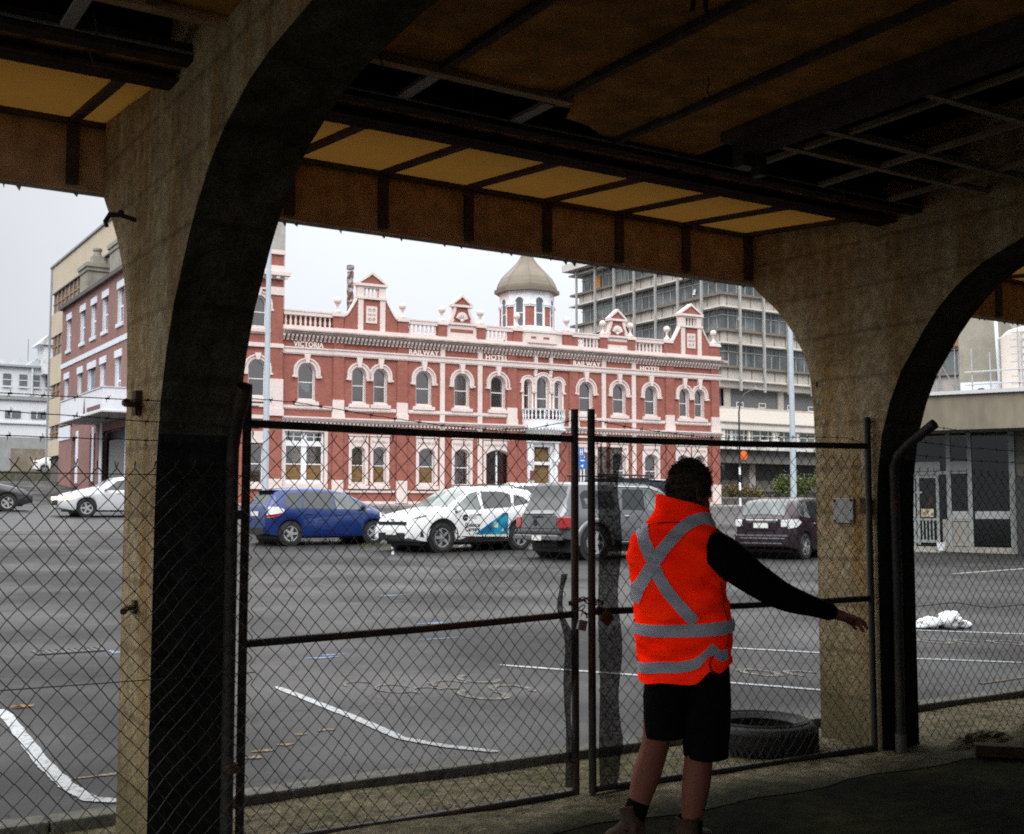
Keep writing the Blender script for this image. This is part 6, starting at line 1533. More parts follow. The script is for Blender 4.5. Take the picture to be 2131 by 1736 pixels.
    def prismx(s, name, m, pts, x0, x1, parent=None): b = MB(); b.prism(pts, x0, x1, 'x'); return b.build(name, m, parent or s.t)
    def mirror(s, x, z, m, sg):
        b = MB(); b.sphere((x, sg * (s.side(x, z) + .13), z + .03), .10, 10, 7, (.55, 1.05, .75)); o = b.build('wing_mirror', m, s.t, smooth=True)
        b = MB(); b.box(x - .02, x + .05, *sorted((sg * (s.side(x, z) - .02), sg * (s.side(x, z) + .08))), z - .05, z + .0); b.build('mirror_arm', CBLK, o)
    def handle(s, x, z, m):
        for sg in (-1, 1): b = MB(); y = s.side(x, z); b.box(x - .09, x + .09, *sorted((sg * (y - .005), sg * (y + .028))), z - .015, z + .015); b.build('door_handle', m, s.t, bevel=.006)
    def seam(s, pts):
        for sg in (-1, 1):
            b = MB(); b.tube([(x, sg * (s.side(x, z) + .001), z) for x, z in pts], .006, 4); b.build('door_seam', CBLK, s.t)
def gz(x, y): return tz(y)

# blue hatchback -------------------------------------------------------
BLUE = paint('blue_paint', (.004, .022, .13), .2)
c = Car('parked_car', 'dark blue five door hatchback parked beyond the left gate leaf', 'car', (13.30, 30.9, tz(30.6) + .01), 88, 3.92, 1.70,
        [(-1.96, .62), (-1.955, .95), (-1.90, 1.05), (-1.66, 1.44), (-1.50, 1.49), (-.9, 1.525), (-.2, 1.52), (.35, 1.44), (.85, 1.22), (1.25, 1.01), (1.60, .88), (1.84, .76), (1.94, .60), (1.96, .55)],
        [(-1.96, .95), (-1.5, 1.00), (-.6, .97), (.4, .92), (1.2, .88), (1.96, .60)], .19, .30, [-1.27, 1.25], BLUE, tum=.36)
for sg in (-1, 1):
    c.poly([(-1.42, 1.05), (-1.12, .995), (-.98, .99), (-.95, 1.42), (-1.28, 1.40), (-1.42, 1.22)], 'quarter_window', CGL, sg); c.poly([(-.92, .99), (.02, .965), (-.02, 1.435), (-.88, 1.43)], 'side_window', CGL, sg); c.poly([(.08, .965), (.86, .945), (.86, 1.12), (.42, 1.36), (.04, 1.43)], 'side_window', CGL2, sg); c.poly([(.92, .94), (1.18, .93), (.95, 1.07)], 'quarter_window', CGL2, sg)
    c.poly([(-1.93, .80), (-1.50, .86), (-1.46, .95), (-1.62, 1.02), (-1.86, 1.02)], 'tail_lamp', CCLR, sg, .012); c.poly([(-1.93, .72), (-1.62, .77), (-1.54, .83), (-1.93, .80)], 'tail_lamp', CRED, sg, .014); c.poly([(1.42, .74), (1.84, .60), (1.86, .70), (1.45, .90)], 'headlight', CCLR, sg, .012)
    c.poly([(-.9, .27), (.86, .27), (.86, .33), (-.9, .33)], 'side_skirt', BLUE, sg, .02)
c.screen(-1.88, -1.68, 'rear_window', CGL, .86); c.screen(.42, 1.20, 'windscreen', CGL2, .94); c.mirror(.86, .99, CBLK, -1); c.mirror(.86, .99, CBLK, 1); c.handle(-.75, .84, BLUE); c.handle(.15, .82, BLUE)
c.seam([(-.95, .45), (-.96, .96)]); c.seam([(.05, .36), (.05, .95)]); c.seam([(.95, .45), (.93, .92)])
c.box('rear_spoiler', CBLK, -1.80, -1.50, -.58, .58, 1.455, 1.475); c.box('number_plate', CPLT, -1.985, -1.972, -.25, .25, .78, .90); c.box('rear_bumper', CBLK, -1.985, -1.93, -.62, .62, .30, .46); c.box('front_grille', CBLK, 1.93, 1.975, -.5, .5, .34, .50)
# white suv ------------------------------------------------------------
WPT = paint('white_paint', (.70, .71, .72), 0.0)
SUVLOC = (16.05, 27.75, tz(27.4) + .0)
c = Car('parked_car', 'white sport utility car with a teal blue flash on its doors, facing left', 'car', SUVLOC, -98, 4.60, 1.85,
        [(-2.30, .80), (-2.29, 1.02), (-2.05, 1.50), (-1.85, 1.62), (-1.2, 1.69), (-.2, 1.695), (.30, 1.60), (.80, 1.32), (1.10, 1.14), (1.45, 1.07), (1.95, .98), (2.20, .84), (2.29, .64), (2.30, .60)],
        [(-2.3, 1.06), (-1.2, 1.10), (0, 1.03), (.9, .98), (1.5, .96), (2.3, .68)], .24, .365, [-1.33, 1.33], WPT, ra=.43, tum=.34)
c.spokes = 10
for sg in (-1, 1):
    c.poly([(.98, 1.07), (.62, 1.32), (.30, 1.52), (.06, 1.57), (.02, 1.10)], 'side_window', CGL2, sg); c.poly([(-.06, 1.11), (-.08, 1.58), (-.80, 1.58), (-1.10, 1.50), (-1.02, 1.16)], 'side_window', CGL, sg); c.poly([(-1.12, 1.18), (-1.20, 1.50), (-1.55, 1.44), (-1.75, 1.28)], 'quarter_window', CGL, sg)
    c.poly([(2.22, .80), (1.72, .90), (1.55, .955), (1.80, .99), (2.12, .90)], 'headlight', CCLR, sg, .012); c.poly([(2.18, .84), (1.78, .92), (1.82, .95), (2.12, .87)], 'headlight_inner', CGL, sg, .016)
    c.poly([(-.92, .24), (.92, .24), (.92, .40), (-.92, .36)], 'sill_cladding', CBLK, sg, .012)
    c.poly([(1.90, .38), (2.02, .40), (1.97, .60)], 'air_vent', CBLK, sg, .012)
    for a in c.ax:
        b = MB(); pts = [(c.ra + d) for d in (0, .075)]; rows = []
        for k in range(19):
            an = R(-8 + 196 * k / 18); rows.append([(a + q * math.cos(an), sg * (c.side(a + q * math.cos(an), max(.3, c.wr + q * math.sin(an))) + .012), c.wr + q * math.sin(an)) for q in pts])
        b.grid(rows); b.build('arch_cladding', CBLK, c.t, fix=False)
c.screen(.32, 1.12, 'windscreen', CGL2, .96); c.screen(-2.24, -2.02, 'rear_window', CGL, .9); c.mirror(.86, 1.06, WPT, 1); c.mirror(.86, 1.06, WPT, -1); c.handle(-.02 - .75, 1.0, CCHR); c.handle(.14, .97, CCHR)
c.seam([(.0, .42), (.0, 1.06)]); c.seam([(.95, .6), (.98, .98)]); c.seam([(-.98, .7), (-1.0, 1.12)])
c.box('grille', CBLK, 2.262, 2.30, -.62, .62, .70, .78); c.box('lower_grille', CBLK, 2.27, 2.312, -.60, .60, .30, .50, bevel=.03); c.box('number_plate', CPLT, 2.314, 2.323, -.22, .22, .44, .56); c.box('bonnet_badge', CCHR, 2.25, 2.29, -.08, .08, .80, .87, bevel=.02)
for sg in (-1, 1): b = MB(); b.tube([(-1.4, sg * .62, 1.70), (-1.3, sg * .62, 1.755), (-.1, sg * .62, 1.765), (0.05, sg * .62, 1.70)], .016, 6); b.build('roof_rail', CBLK, c.t)
TEAL = mat('teal_decal', (.012, .24, .36), rough=.35, scale=3.5, c2=(.006, .09, .22), lo=.42, hi=.62, coat=.6); TEAL2 = mat('pale_decal', (.40, .50, .46), rough=.4)
for sg in (-1, 1):
    c.poly([(.30, .44), (-.86, .44), (-.88, .98), (-.72, 1.0)], 'side_decal', TEAL, sg, .010); c.poly([(-.30, .62), (-.52, .60), (-.50, .74), (-.40, .76)], 'decal_motif', TEAL2, sg, .014); c.poly([(-.62, .52), (-.72, .50), (-.70, .62)], 'decal_motif', TEAL2, sg, .014)
b = MB(); b.lathe((.60, c.side(.6, .88) + .010, .88), [(.085, 0), (.085, .004)], 20, 'y'); b.build('round_emblem', CBLK, c.t)
b = MB(); b.tube([(.63, c.side(.6, .88) + .016, .86), (.61, c.side(.6, .88) + .016, .90), (.595, c.side(.6, .88) + .016, .865), (.57, c.side(.6, .88) + .016, .90), (.555, c.side(.6, .88) + .016, .865)], .006, 4); b.build('emblem_mark', TEAL2, c.t)
b = MB()
for i in range(3): b.box(.22, .46 - .05 * (i == 2), c.side(.35, .9) + .009, c.side(.35, .9) + .011, .94 - i * .045, .955 - i * .045)
b.build('small_print', mat('grey_print', (.25, .26, .27)), c.t)
for body, zc in (('Defence', .685), ('Careers', .575)): text_obj(body, .15, CBLK, c.t, (.36, c.side(.36, .62) + .010, zc), (R(90), 0, R(180)), .002, bold=.001)
# silver ute -----------------------------------------------------------
SIL = paint('silver_paint', (.165, .168, .18), .5)
c = Car('parked_ute', 'silver double cab utility truck with a matching canopy, seen from behind', 'ute', (18.60, 23.95, tz(23.9) + .0), 87, 5.30, 1.90,
        [(-2.65, .98), (-2.645, 1.06), (-2.60, 1.10), (-2.40, 1.45), (-2.25, 1.80), (-2.1, 1.84), (-.95, 1.86), (-.9, 1.86), (.15, 1.84), (.6, 1.72), (1.10, 1.36), (1.30, 1.20), (1.8, 1.14), (2.4, 1.06), (2.6, .86), (2.65, .70)],
        [(-2.65, .95), (-2.4, 1.08), (-1, 1.12), (.5, 1.10), (1.3, 1.08), (2.65, .84)], .42, .40, [-1.65, 1.60], SIL, ra=.50, tum=.18)
c.spokes = 6
for sg in (-1, 1):
    c.poly([(-2.02, 1.22), (-1.05, 1.22), (-1.05, 1.66), (-1.92, 1.66), (-2.06, 1.56)], 'canopy_window', CGL, sg); c.poly([(-.78, 1.20), (-.04, 1.18), (-.02, 1.70), (-.70, 1.70)], 'side_window', CGL, sg); c.poly([(.04, 1.18), (1.06, 1.14), (.95, 1.30), (.52, 1.62), (.04, 1.71)], 'side_window', CGL2, sg)
    b = MB(); b.tube([(-.95, sg * (c.side(-.95, 1.76) + .004), 1.765), (.15, sg * (c.side(.1, 1.74) + .004), 1.755), (.62, sg * (c.side(.6, 1.62) + .004), 1.62), (1.12, sg * (c.side(1.1, 1.24) + .004), 1.26)], .016, 5); b.build('window_trim', CCHR, c.t)
    y = sg * (c.W / 2 - .055); c.box('tail_lamp', CRED, -2.665, -2.36, *sorted((sg * .72, sg * .945)), .74, 1.03, bevel=.03)
    c.box('side_step', CBLK, -.9, 1.0, *sorted((sg * .80, sg * .99)), .36, .42); b = MB(); b.box(-.9, 1.0, *sorted((sg * .985, sg * 1.0)), .405, .43); b.build('step_trim', CCHR, c.t)
    for a in c.ax:
        b = MB(); rows = []
        for k in range(19):
            an = R(-6 + 192 * k / 18); rows.append([(a + q * math.cos(an), sg * (c.side(a + q * math.cos(an), max(.5, c.wr + q * math.sin(an))) + e_), c.wr + q * math.sin(an)) for q, e_ in ((c.ra - .01, .05), (c.ra + .05, .045), (c.ra + .10, .0))])
        b.grid(rows); b.build('wheel_flare', SIL, c.t, fix=False, smooth=True)
c.screen(-2.56, -2.27, 'rear_window', CGL, .93); c.screen(.64, 1.26, 'windscreen', CGL2, .95)
c.box('tailgate', SIL, -2.672, -2.64, -.70, .70, .66, 1.07, bevel=.02); c.box('tailgate_groove', CBLK, -2.676, -2.673, -.68, .68, .735, .75); c.box('tailgate_edge', CBLK, -2.68, -2.65, -.66, .66, 1.075, 1.10); c.box('tailgate_handle', CBLK, -2.685, -2.673, -.20, .20, 1.0, 1.055); b = MB(); b.lathe((-2.675, .12, .88), [(.075, -.02), (.075, 0)], 16, 'x'); b.build('round_badge', CBLK, c.t)
c.box('rear_bumper', SIL, -2.80, -2.58, -.88, .88, .46, .60, bevel=.03); c.box('bumper_top', CBLK, -2.78, -2.6, -.90, .90, .60, .64); c.box('number_plate', CPLT, -2.815, -2.802, -.28, .08, .46, .57); c.box('tow_bar', CBLK, -2.86, -2.5, -.05, .05, .40, .46); c.box('chassis', CBLK, -2.5, -1.2, -.5, .5, .30, .55)
c.mirror(.95, 1.22, SIL, -1); c.handle(-.65, 1.04, CCHR); c.handle(.18, 1.02, CCHR); c.seam([(-.92, .6), (-.93, 1.80)]); c.seam([(.0, .5), (.0, 1.14)])
b = MB(); b.box(-.7, .4, -.66, -.60, 1.90, 1.96); b.box(-.7, .4, .60, .66, 1.90, 1.96)
for x in (-.55, -.05, .3): b.box(x, x + .06, -.66, .66, 1.94, 2.0)
b.build('roof_rack', CBLK, c.t); b = MB(); b.tube([(-1.3, .62, 2.06), (.55, .62, 2.06)], .022, 6); b.tube([(-1.3, -.62, 2.06), (.55, -.62, 2.06)], .022, 6)
for x in (-1.2, -.2, .45): b.tube([(x, -.62, 1.86), (x, -.62, 2.06)], .015, 5); b.tube([(x, .62, 1.86), (x, .62, 2.06)], .015, 5)
b.build('rack_rail', CBLK, c.t)
# purple wagon ---------------------------------------------------------
PUR = paint('plum_paint', (.030, .017, .026), .4)
c = Car('parked_car', 'dark plum small wagon parked beside the right pier, showing its tail', 'car', (23.20, 22.30, tz(22) + .0), 72, 4.1, 1.72,
        [(-2.05, .66), (-2.04, .98), (-1.98, 1.04), (-1.72, 1.40), (-1.55, 1.47), (-1.0, 1.52), (-.1, 1.53), (.45, 1.44), (.95, 1.20), (1.30, 1.02), (1.7, .92), (1.95, .78), (2.05, .60)],
        [(-2.05, .98), (-1.6, 1.03), (-.6, .98), (.4, .94), (1.2, .90), (2.05, .62)], .20, .305, [-1.28, 1.27], PUR, tum=.34)
for sg in (-1, 1):
    c.poly([(-1.62, 1.10), (-1.02, 1.02), (-.98, 1.42), (-1.44, 1.40)], 'quarter_window', CGL2, sg); c.poly([(-.94, 1.02), (-.02, .98), (-.02, 1.44), (-.92, 1.44)], 'side_window', CGL, sg); c.poly([(.06, .98), (.9, .95), (.55, 1.33), (.06, 1.44)], 'side_window', CGL, sg)
    c.poly([(-2.02, .76), (-1.72, .80), (-1.52, .92), (-1.66, 1.0), (-1.98, 1.0)], 'tail_lamp', CCLR, sg, .012); c.poly([(1.5, .78), (1.9, .64), (1.92, .74), (1.55, .92)], 'headlight', CCLR, sg, .012)
    b = MB(); y = sg * .62; b.box(-2.075, -2.02, *sorted((sg * .54, sg * .72)), .80, .98); b.build('tail_lamp', CCLR, c.t, bevel=.02)
c.screen(-1.95, -1.70, 'rear_window', CGL2, .95); c.screen(.48, 1.26, 'windscreen', CGL2, .94); c.mirror(.9, 1.0, PUR, -1); c.mirror(.9, 1.0, PUR, 1); c.handle(-.75, .88, CCHR); c.handle(.18, .86, CCHR)
c.seam([(-.96, .5), (-.97, 1.0)]); c.seam([(.02, .4), (.02, .97)])
c.box('chrome_bar', CCHR, -2.085, -2.04, -.46, .42, .935, .99, bevel=.01); c.box('plate_recess', PUR, -2.072, -2.03, -.42, .42, .70, .93, bevel=.03); c.box('number_plate', CPLT, -2.09, -2.073, -.20, .20, .775, .90); c.box('rear_bumper', PUR, -2.11, -1.92, -.74, .74, .30, .62, bevel=.05); c.box('bumper_strip', CCHR, -2.116, -2.108, -.66, .60, .51, .53); c.box('bumper_strip', CCHR, -2.116, -2.108, -.58, .55, .39, .405)
b = MB(); b.tube([(-1.2, .0, 1.57), (-1.32, 0, 1.62)], .02, 6); b.build('roof_aerial', CBLK, c.t)
# cars on the street ---------------------------------------------------
PEARL = paint('pearl_paint', (.52, .53, .55), .2)
c = Car('passing_car', 'silver sedan with its headlights lit, driving left past the brick building', 'car', (11.25, 44.9, tz(44.9)), -89, 4.60, 1.76,
        [(-2.30, .72), (-2.28, .98), (-1.75, 1.04), (-1.25, 1.30), (-.85, 1.42), (-.1, 1.45), (.35, 1.38), (1.0, 1.05), (1.5, .94), (2.0, .82), (2.25, .66), (2.30, .55)],
        [(-2.3, .90), (-1.2, .95), (0, .92), (1, .88), (2.3, .60)], .20, .31, [-1.38, 1.36], PEARL, tum=.42)
for sg in (-1, 1):
    c.poly([(-1.20, 1.0), (-.32, .98), (-.32, 1.36), (-.80, 1.35)], 'side_window', CGL, sg); c.poly([(-.26, .98), (.72, .95), (.28, 1.30), (-.26, 1.37)], 'side_window', CGL, sg)
    c.poly([(1.80, .66), (2.24, .58), (2.24, .70), (1.86, .82)], 'headlight', mat('lit_headlight', (.9, .75, .5), rough=.2, emit=(1, .62, .28, 5)) if sg == -1 else bpy.data.materials['lit_headlight'], sg, .02)
c.screen(.38, .98, 'windscreen', CGL2, .95); c.screen(-1.72, -.9, 'rear_window', CGL, .92); c.handle(-.6, .86, PEARL); c.handle(.25, .84, PEARL); c.box('grille', CBLK, 2.27, 2.31, -.5, .5, .42, .58); c.mirror(.7, .98, PEARL, 1)
for sg in (-1, 1): c.box('headlight', bpy.data.materials['lit_headlight'], 2.15, 2.30, *sorted((sg * .46, sg * .74)), .60, .72, bevel=.03)
GRY = paint('graphite_paint', (.03, .03, .034), .3)
c = Car('passing_car', 'dark grey sedan on the road at the far left edge', 'car', (6.6, 49.5, tz(49.5)), 91, 4.60, 1.76,
        [(-2.30, .72), (-2.28, .98), (-1.75, 1.02), (-1.25, 1.28), (-.85, 1.40), (-.1, 1.43), (.35, 1.36), (1.0, 1.05), (1.5, .94), (2.0, .82), (2.25, .66), (2.30, .55)],
        [(-2.3, .90), (-1.2, .95), (0, .92), (1, .88), (2.3, .60)], .20, .31, [-1.38, 1.36], GRY, tum=.42)
for sg in (-1, 1): c.poly([(-1.20, 1.0), (-.32, .98), (-.32, 1.34), (-.80, 1.33)], 'side_window', CGL, sg); c.poly([(-.26, .98), (.72, .95), (.28, 1.28), (-.26, 1.35)], 'side_window', CGL, sg)
c.screen(.38, .98, 'windscreen', CGL, .95); c.screen(-1.72, -.9, 'rear_window', CGL, .92)
c = Car('passing_car', 'silver wagon on the street behind the white sport utility car', 'car', (24.6, 38.6, tz(38.6)), -85, 4.75, 1.82,
        [(-2.37, .80), (-2.36, 1.05), (-2.1, 1.45), (-1.9, 1.52), (-1, 1.56), (.1, 1.56), (.55, 1.45), (1.15, 1.08), (1.6, .98), (2.1, .85), (2.34, .66), (2.37, .55)],
        [(-2.37, .98), (-1.2, 1.0), (0, .96), (1, .92), (2.37, .62)], .22, .32, [-1.4, 1.4], PEARL, tum=.36)
for sg in (-1, 1): c.poly([(-2.05, 1.08), (-1.15, 1.05), (-1.15, 1.46), (-1.85, 1.43)], 'quarter_window', CGL, sg); c.poly([(-1.08, 1.05), (-.12, 1.0), (-.12, 1.48), (-1.08, 1.47)], 'side_window', CGL, sg); c.poly([(-.05, 1.0), (.95, .98), (.5, 1.36), (-.05, 1.48)], 'side_window', CGL, sg)
c.screen(.58, 1.12, 'windscreen', CGL2, .95); c.screen(-2.33, -2.12, 'rear_window', CGL, .9)
NAV = paint('navy_paint', (.035, .042, .075), .4)
c = Car('parked_van', 'dark navy people carrier half hidden behind the silver ute', 'van', (27.1, 33.3, tz(33.3)), 88, 4.7, 1.8,
        [(-2.35, .8), (-2.34, 1.1), (-2.2, 1.72), (-2.0, 1.82), (-.5, 1.86), (.5, 1.82), (1.1, 1.45), (1.5, 1.15), (2.0, 1.0), (2.3, .75), (2.35, .6)],
        [(-2.35, 1.1), (0, 1.08), (1.2, 1.0), (2.35, .7)], .22, .32, [-1.4, 1.4], NAV, tum=.24)
for sg in (-1, 1): c.poly([(-2.1, 1.16), (-1.1, 1.14), (-1.1, 1.70), (-2.0, 1.68)], 'quarter_window', CGL, sg); c.poly([(-1.02, 1.14), (-.1, 1.12), (-.1, 1.72), (-1.02, 1.71)], 'side_window', CGL, sg); c.poly([(-.02, 1.12), (.95, 1.08), (.6, 1.5), (-.02, 1.72)], 'side_window', CGL, sg)
c.screen(-2.30, -2.18, 'rear_window', CGL, .9); c.screen(.6, 1.4, 'windscreen', CGL2, .9); c.box('roof_panel', PEARL, -2.0, .45, -.72, .72, 1.86, 1.905, bevel=.03)
c = Car('parked_car', 'small white car parked on the raised bank at the far left', 'car', (20.9, 103.5, 4.62), 95, 4.2, 1.72,
        [(-2.10, .72), (-2.08, .98), (-1.6, 1.04), (-1.1, 1.30), (-.7, 1.42), (0, 1.43), (.45, 1.34), (1.0, 1.02), (1.5, .92), (1.95, .78), (2.10, .55)],
        [(-2.1, .90), (0, .92), (2.1, .60)], .2, .3, [-1.25, 1.25], WPT, tum=.4)
for sg in (-1, 1): c.poly([(-1.0, 1.0), (-.2, .98), (-.2, 1.34), (-.66, 1.33)], 'side_window', CGL, sg); c.poly([(-.14, .98), (.75, .95), (.35, 1.28), (-.14, 1.35)], 'side_window', CGL, sg); c.poly([(-2.08, .74), (-1.8, .78), (-1.8, .92), (-2.07, .92)], 'tail_lamp', CRED, sg, .012)
# ------------------------------------------------------------------ person in the orange vest
PX, PY = 3.545, 4.155
person = thing('person', 'person in an orange high visibility vest and black shorts, back turned, right arm swung out', 'person', (PX, PY, 0), -YAW)
SKIN = mat('skin', (.20, .070, .045), rough=.65, var=.12, scale=12, spec=.2)
HAIR = mat('dark_hair', (.055, .040, .028), rough=.9, var=.5, scale=30, spec=.15)
BLACK = mat('black_knit', (.0045, .0045, .005), rough=.95, var=.3, scale=60, spec=.05, bump=.3, bscale=200)
SHORT = mat('black_shorts_cloth', (.0048, .0048, .0052), rough=.95, var=.3, scale=25, spec=.06, bump=.3, bscale=120)
BOOT = mat('brown_boot_leather', (.060, .036, .024), spec=.15, rough=.85, var=.35, scale=14, bump=.3)
TAPE = mat('silver_tape', (.50, .52, .60), rough=.5, var=.08, scale=40, spec=.5)
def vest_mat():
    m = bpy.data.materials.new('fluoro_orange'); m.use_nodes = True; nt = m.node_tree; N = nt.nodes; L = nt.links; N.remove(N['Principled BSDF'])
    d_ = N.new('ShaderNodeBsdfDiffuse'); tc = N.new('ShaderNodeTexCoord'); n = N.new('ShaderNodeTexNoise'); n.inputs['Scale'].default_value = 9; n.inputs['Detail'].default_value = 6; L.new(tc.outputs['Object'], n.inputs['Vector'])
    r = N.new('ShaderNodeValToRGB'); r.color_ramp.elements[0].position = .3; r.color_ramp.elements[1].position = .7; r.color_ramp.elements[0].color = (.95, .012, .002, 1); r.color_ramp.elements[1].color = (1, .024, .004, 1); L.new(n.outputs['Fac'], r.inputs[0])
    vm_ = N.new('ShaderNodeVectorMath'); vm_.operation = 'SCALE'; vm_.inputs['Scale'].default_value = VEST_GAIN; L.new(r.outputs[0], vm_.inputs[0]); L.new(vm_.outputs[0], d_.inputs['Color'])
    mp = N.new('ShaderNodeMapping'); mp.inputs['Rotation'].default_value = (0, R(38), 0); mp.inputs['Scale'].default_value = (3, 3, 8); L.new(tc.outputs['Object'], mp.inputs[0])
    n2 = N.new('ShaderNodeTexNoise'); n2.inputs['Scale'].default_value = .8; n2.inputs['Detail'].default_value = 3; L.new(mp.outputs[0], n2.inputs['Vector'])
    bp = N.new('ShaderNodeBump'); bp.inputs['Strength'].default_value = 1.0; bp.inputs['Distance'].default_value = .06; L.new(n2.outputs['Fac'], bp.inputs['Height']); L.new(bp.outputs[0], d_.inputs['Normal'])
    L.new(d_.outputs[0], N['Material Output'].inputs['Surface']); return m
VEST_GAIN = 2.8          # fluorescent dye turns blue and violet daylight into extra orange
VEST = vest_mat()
# body: one continuous skin, pelvis is the root.  local x = right, y = away from the camera, z = up
V = []; E_ = []; RR = []
def node(p, r, parent=None):
    V.append(tuple(p)); RR.append(r); i = len(V) - 1
    if parent is not None: E_.append((parent, i))
    return i
pel = node((.02, .0, .86), (.135, .11)); ab = node((.03, .0, 1.02), (.15, .12), pel); ch = node((.015, .01, 1.24), (.15, .115), ab); up_ = node((.01, .015, 1.38), (.12, .09), ch)
nk = node((.035, .02, 1.475), .068, up_); nk2 = node((.05, .02, 1.54), .068, nk); hd0 = node((.058, .03, 1.575), (.080, .084), nk2); hd1 = node((.057, .022, 1.625), (.080, .090), hd0); hd2 = node((.057, .015, 1.665), (.060, .068), hd1)
# right arm (swung out)
sh = node((.165, -.01, 1.375), .072, up_); el0 = node((.30, -.06, 1.26), .056, sh); el = node((.415, -.085, 1.165), .046, el0); fo = node((.55, -.06, 1.11), .043, el); wr_ = node((.705, .0, 1.055), .030, fo); pm = node((.752, .015, 1.035), (.040, .022), wr_); pm2 = node((.785, .025, 1.020), (.036, .018), pm)
# left arm, bent in front of the body
shl = node((-.15, .03, 1.375), .070, up_); ell = node((-.150, .17, 1.16), .045, shl); wrl = node((.0, .30, 1.10), .030, ell); pl_ = node((.05, .33, 1.10), (.036, .02), wrl)
# legs
hl = node((-.065, .0, .78), .095, pel); tl_ = node((-.085, .01, .62), .082, hl); kl = node((-.105, .015, .455), .066, tl_); cl = node((-.150, .0, .335), .074, kl); al0 = node((-.190, -.015, .20), .050, cl); al = node((-.218, -.02, .11), .040, al0); tol = node((-.245, .07, .045), .038, al)
hr = node((.095, -.01, .78), .098, pel); tr = node((.098, -.02, .60), .084, hr); kr = node((.082, -.04, .425), .067, tr); cr_ = node((.062, -.075, .305), .072, kr); ar0 = node((.040, -.085, .16), .048, cr_); ar = node((.030, -.085, .09), .040, ar0); tor = node((.075, .02, .04), .038, ar)
hand_root = pm2
def finger(base, pts, r0):
    k = base
    for i, p in enumerate(pts): k = node(p, r0 * (1 - .12 * i), k)
dx_, dz_ = .0, .0
finger(pm2, [(.806, .005, 1.030), (.832, -.002, 1.022), (.852, .004, 1.008), (.862, .012, .994)], .0105)      # index
finger(pm2, [(.812, .018, 1.018), (.842, .016, 1.006), (.864, .022, .990), (.872, .030, .974)], .0108)        # middle
finger(pm2, [(.810, .034, 1.008), (.836, .038, .992), (.854, .044, .974), (.860, .050, .960)], .0102)         # ring
finger(pm2, [(.802, .048, 1.000), (.820, .056, .984), (.832, .062, .968)], .0092)                            # little
finger(pm, [(.768, -.018, 1.045), (.788, -.040, 1.040), (.806, -.052, 1.030)], .0118)                         # thumb
finger(pl_, [(.085, .335, 1.105), (.11, .33, 1.10)], .010); finger(pl_, [(.085, .35, 1.09), (.11, .35, 1.08)], .010); finger(pl_, [(.08, .36, 1.075), (.10, .365, 1.06)], .0095); finger(pl_, [(.06, .30, 1.12), (.08, .285, 1.13)], .011)
body = skin_mesh('body', V, E_, RR, root=0, sub=1, parent=person, m=SKIN)
# head details turned about 45 degrees to the right
HYAW = R(-64); HC = Vector((.058, .02, 1.612)); HM = Matrix.Translation(HC) @ Matrix.Rotation(HYAW, 4, 'Z')     # local +y = face
b = MB(M=HM); b.sphere((0, .006, 0), 1, 22, 16, (.082, .100, .114)); b.sphere((0, .052, -.068), 1, 14, 10, (.060, .052, .050)); b.tube([(0, .10, .015), (0, .116, -.012), (0, .112, -.03)], [.010, .016, .014], 8); b.sphere((.016, .098, -.028), .010, 8, 6); b.sphere((-.016, .098, -.028), .010, 8, 6); b.sphere((.026, .088, .026), .018, 8, 6, (1.3, .6, .5)); b.sphere((-.026, .088, .026), .018, 8, 6, (1.3, .6, .5))
b.tube([(-.026, .098, -.062), (0, .106, -.060), (.026, .098, -.062)], [.005, .008, .005], 6); b.tube([(-.024, .096, -.070), (0, .104, -.071), (.024, .096, -.070)], [.005, .009, .005], 6)
hf = b.build('face', SKIN, person, smooth=True)
b = MB(M=HM); 
for sg_ in (-1, 1): b.sphere((sg_ * .031, .090, .008), .0125, 10, 8)
b.build('eye', mat('eye_white', (.6, .58, .55), rough=.2), hf, smooth=True)
for sg_ in (-1, 1):
    b = MB(M=HM @ Matrix.Translation((sg_ * .078, -.004, -.012)) @ Matrix.Rotation(sg_ * .45, 4, 'Z')); b.sphere((0, 0, .004), 1, 12, 10, (.010, .021, .034)); b.sphere((sg_ * .004, .006, -.024), 1, 8, 6, (.008, .010, .013)); b.tube([(sg_ * .008, .012 * math.cos(R(a)) * 1.5, .005 + .031 * math.sin(R(a))) for a in range(-70, 200, 22)], .0045, 5); b.build('ear', SKIN, hf, smooth=True)
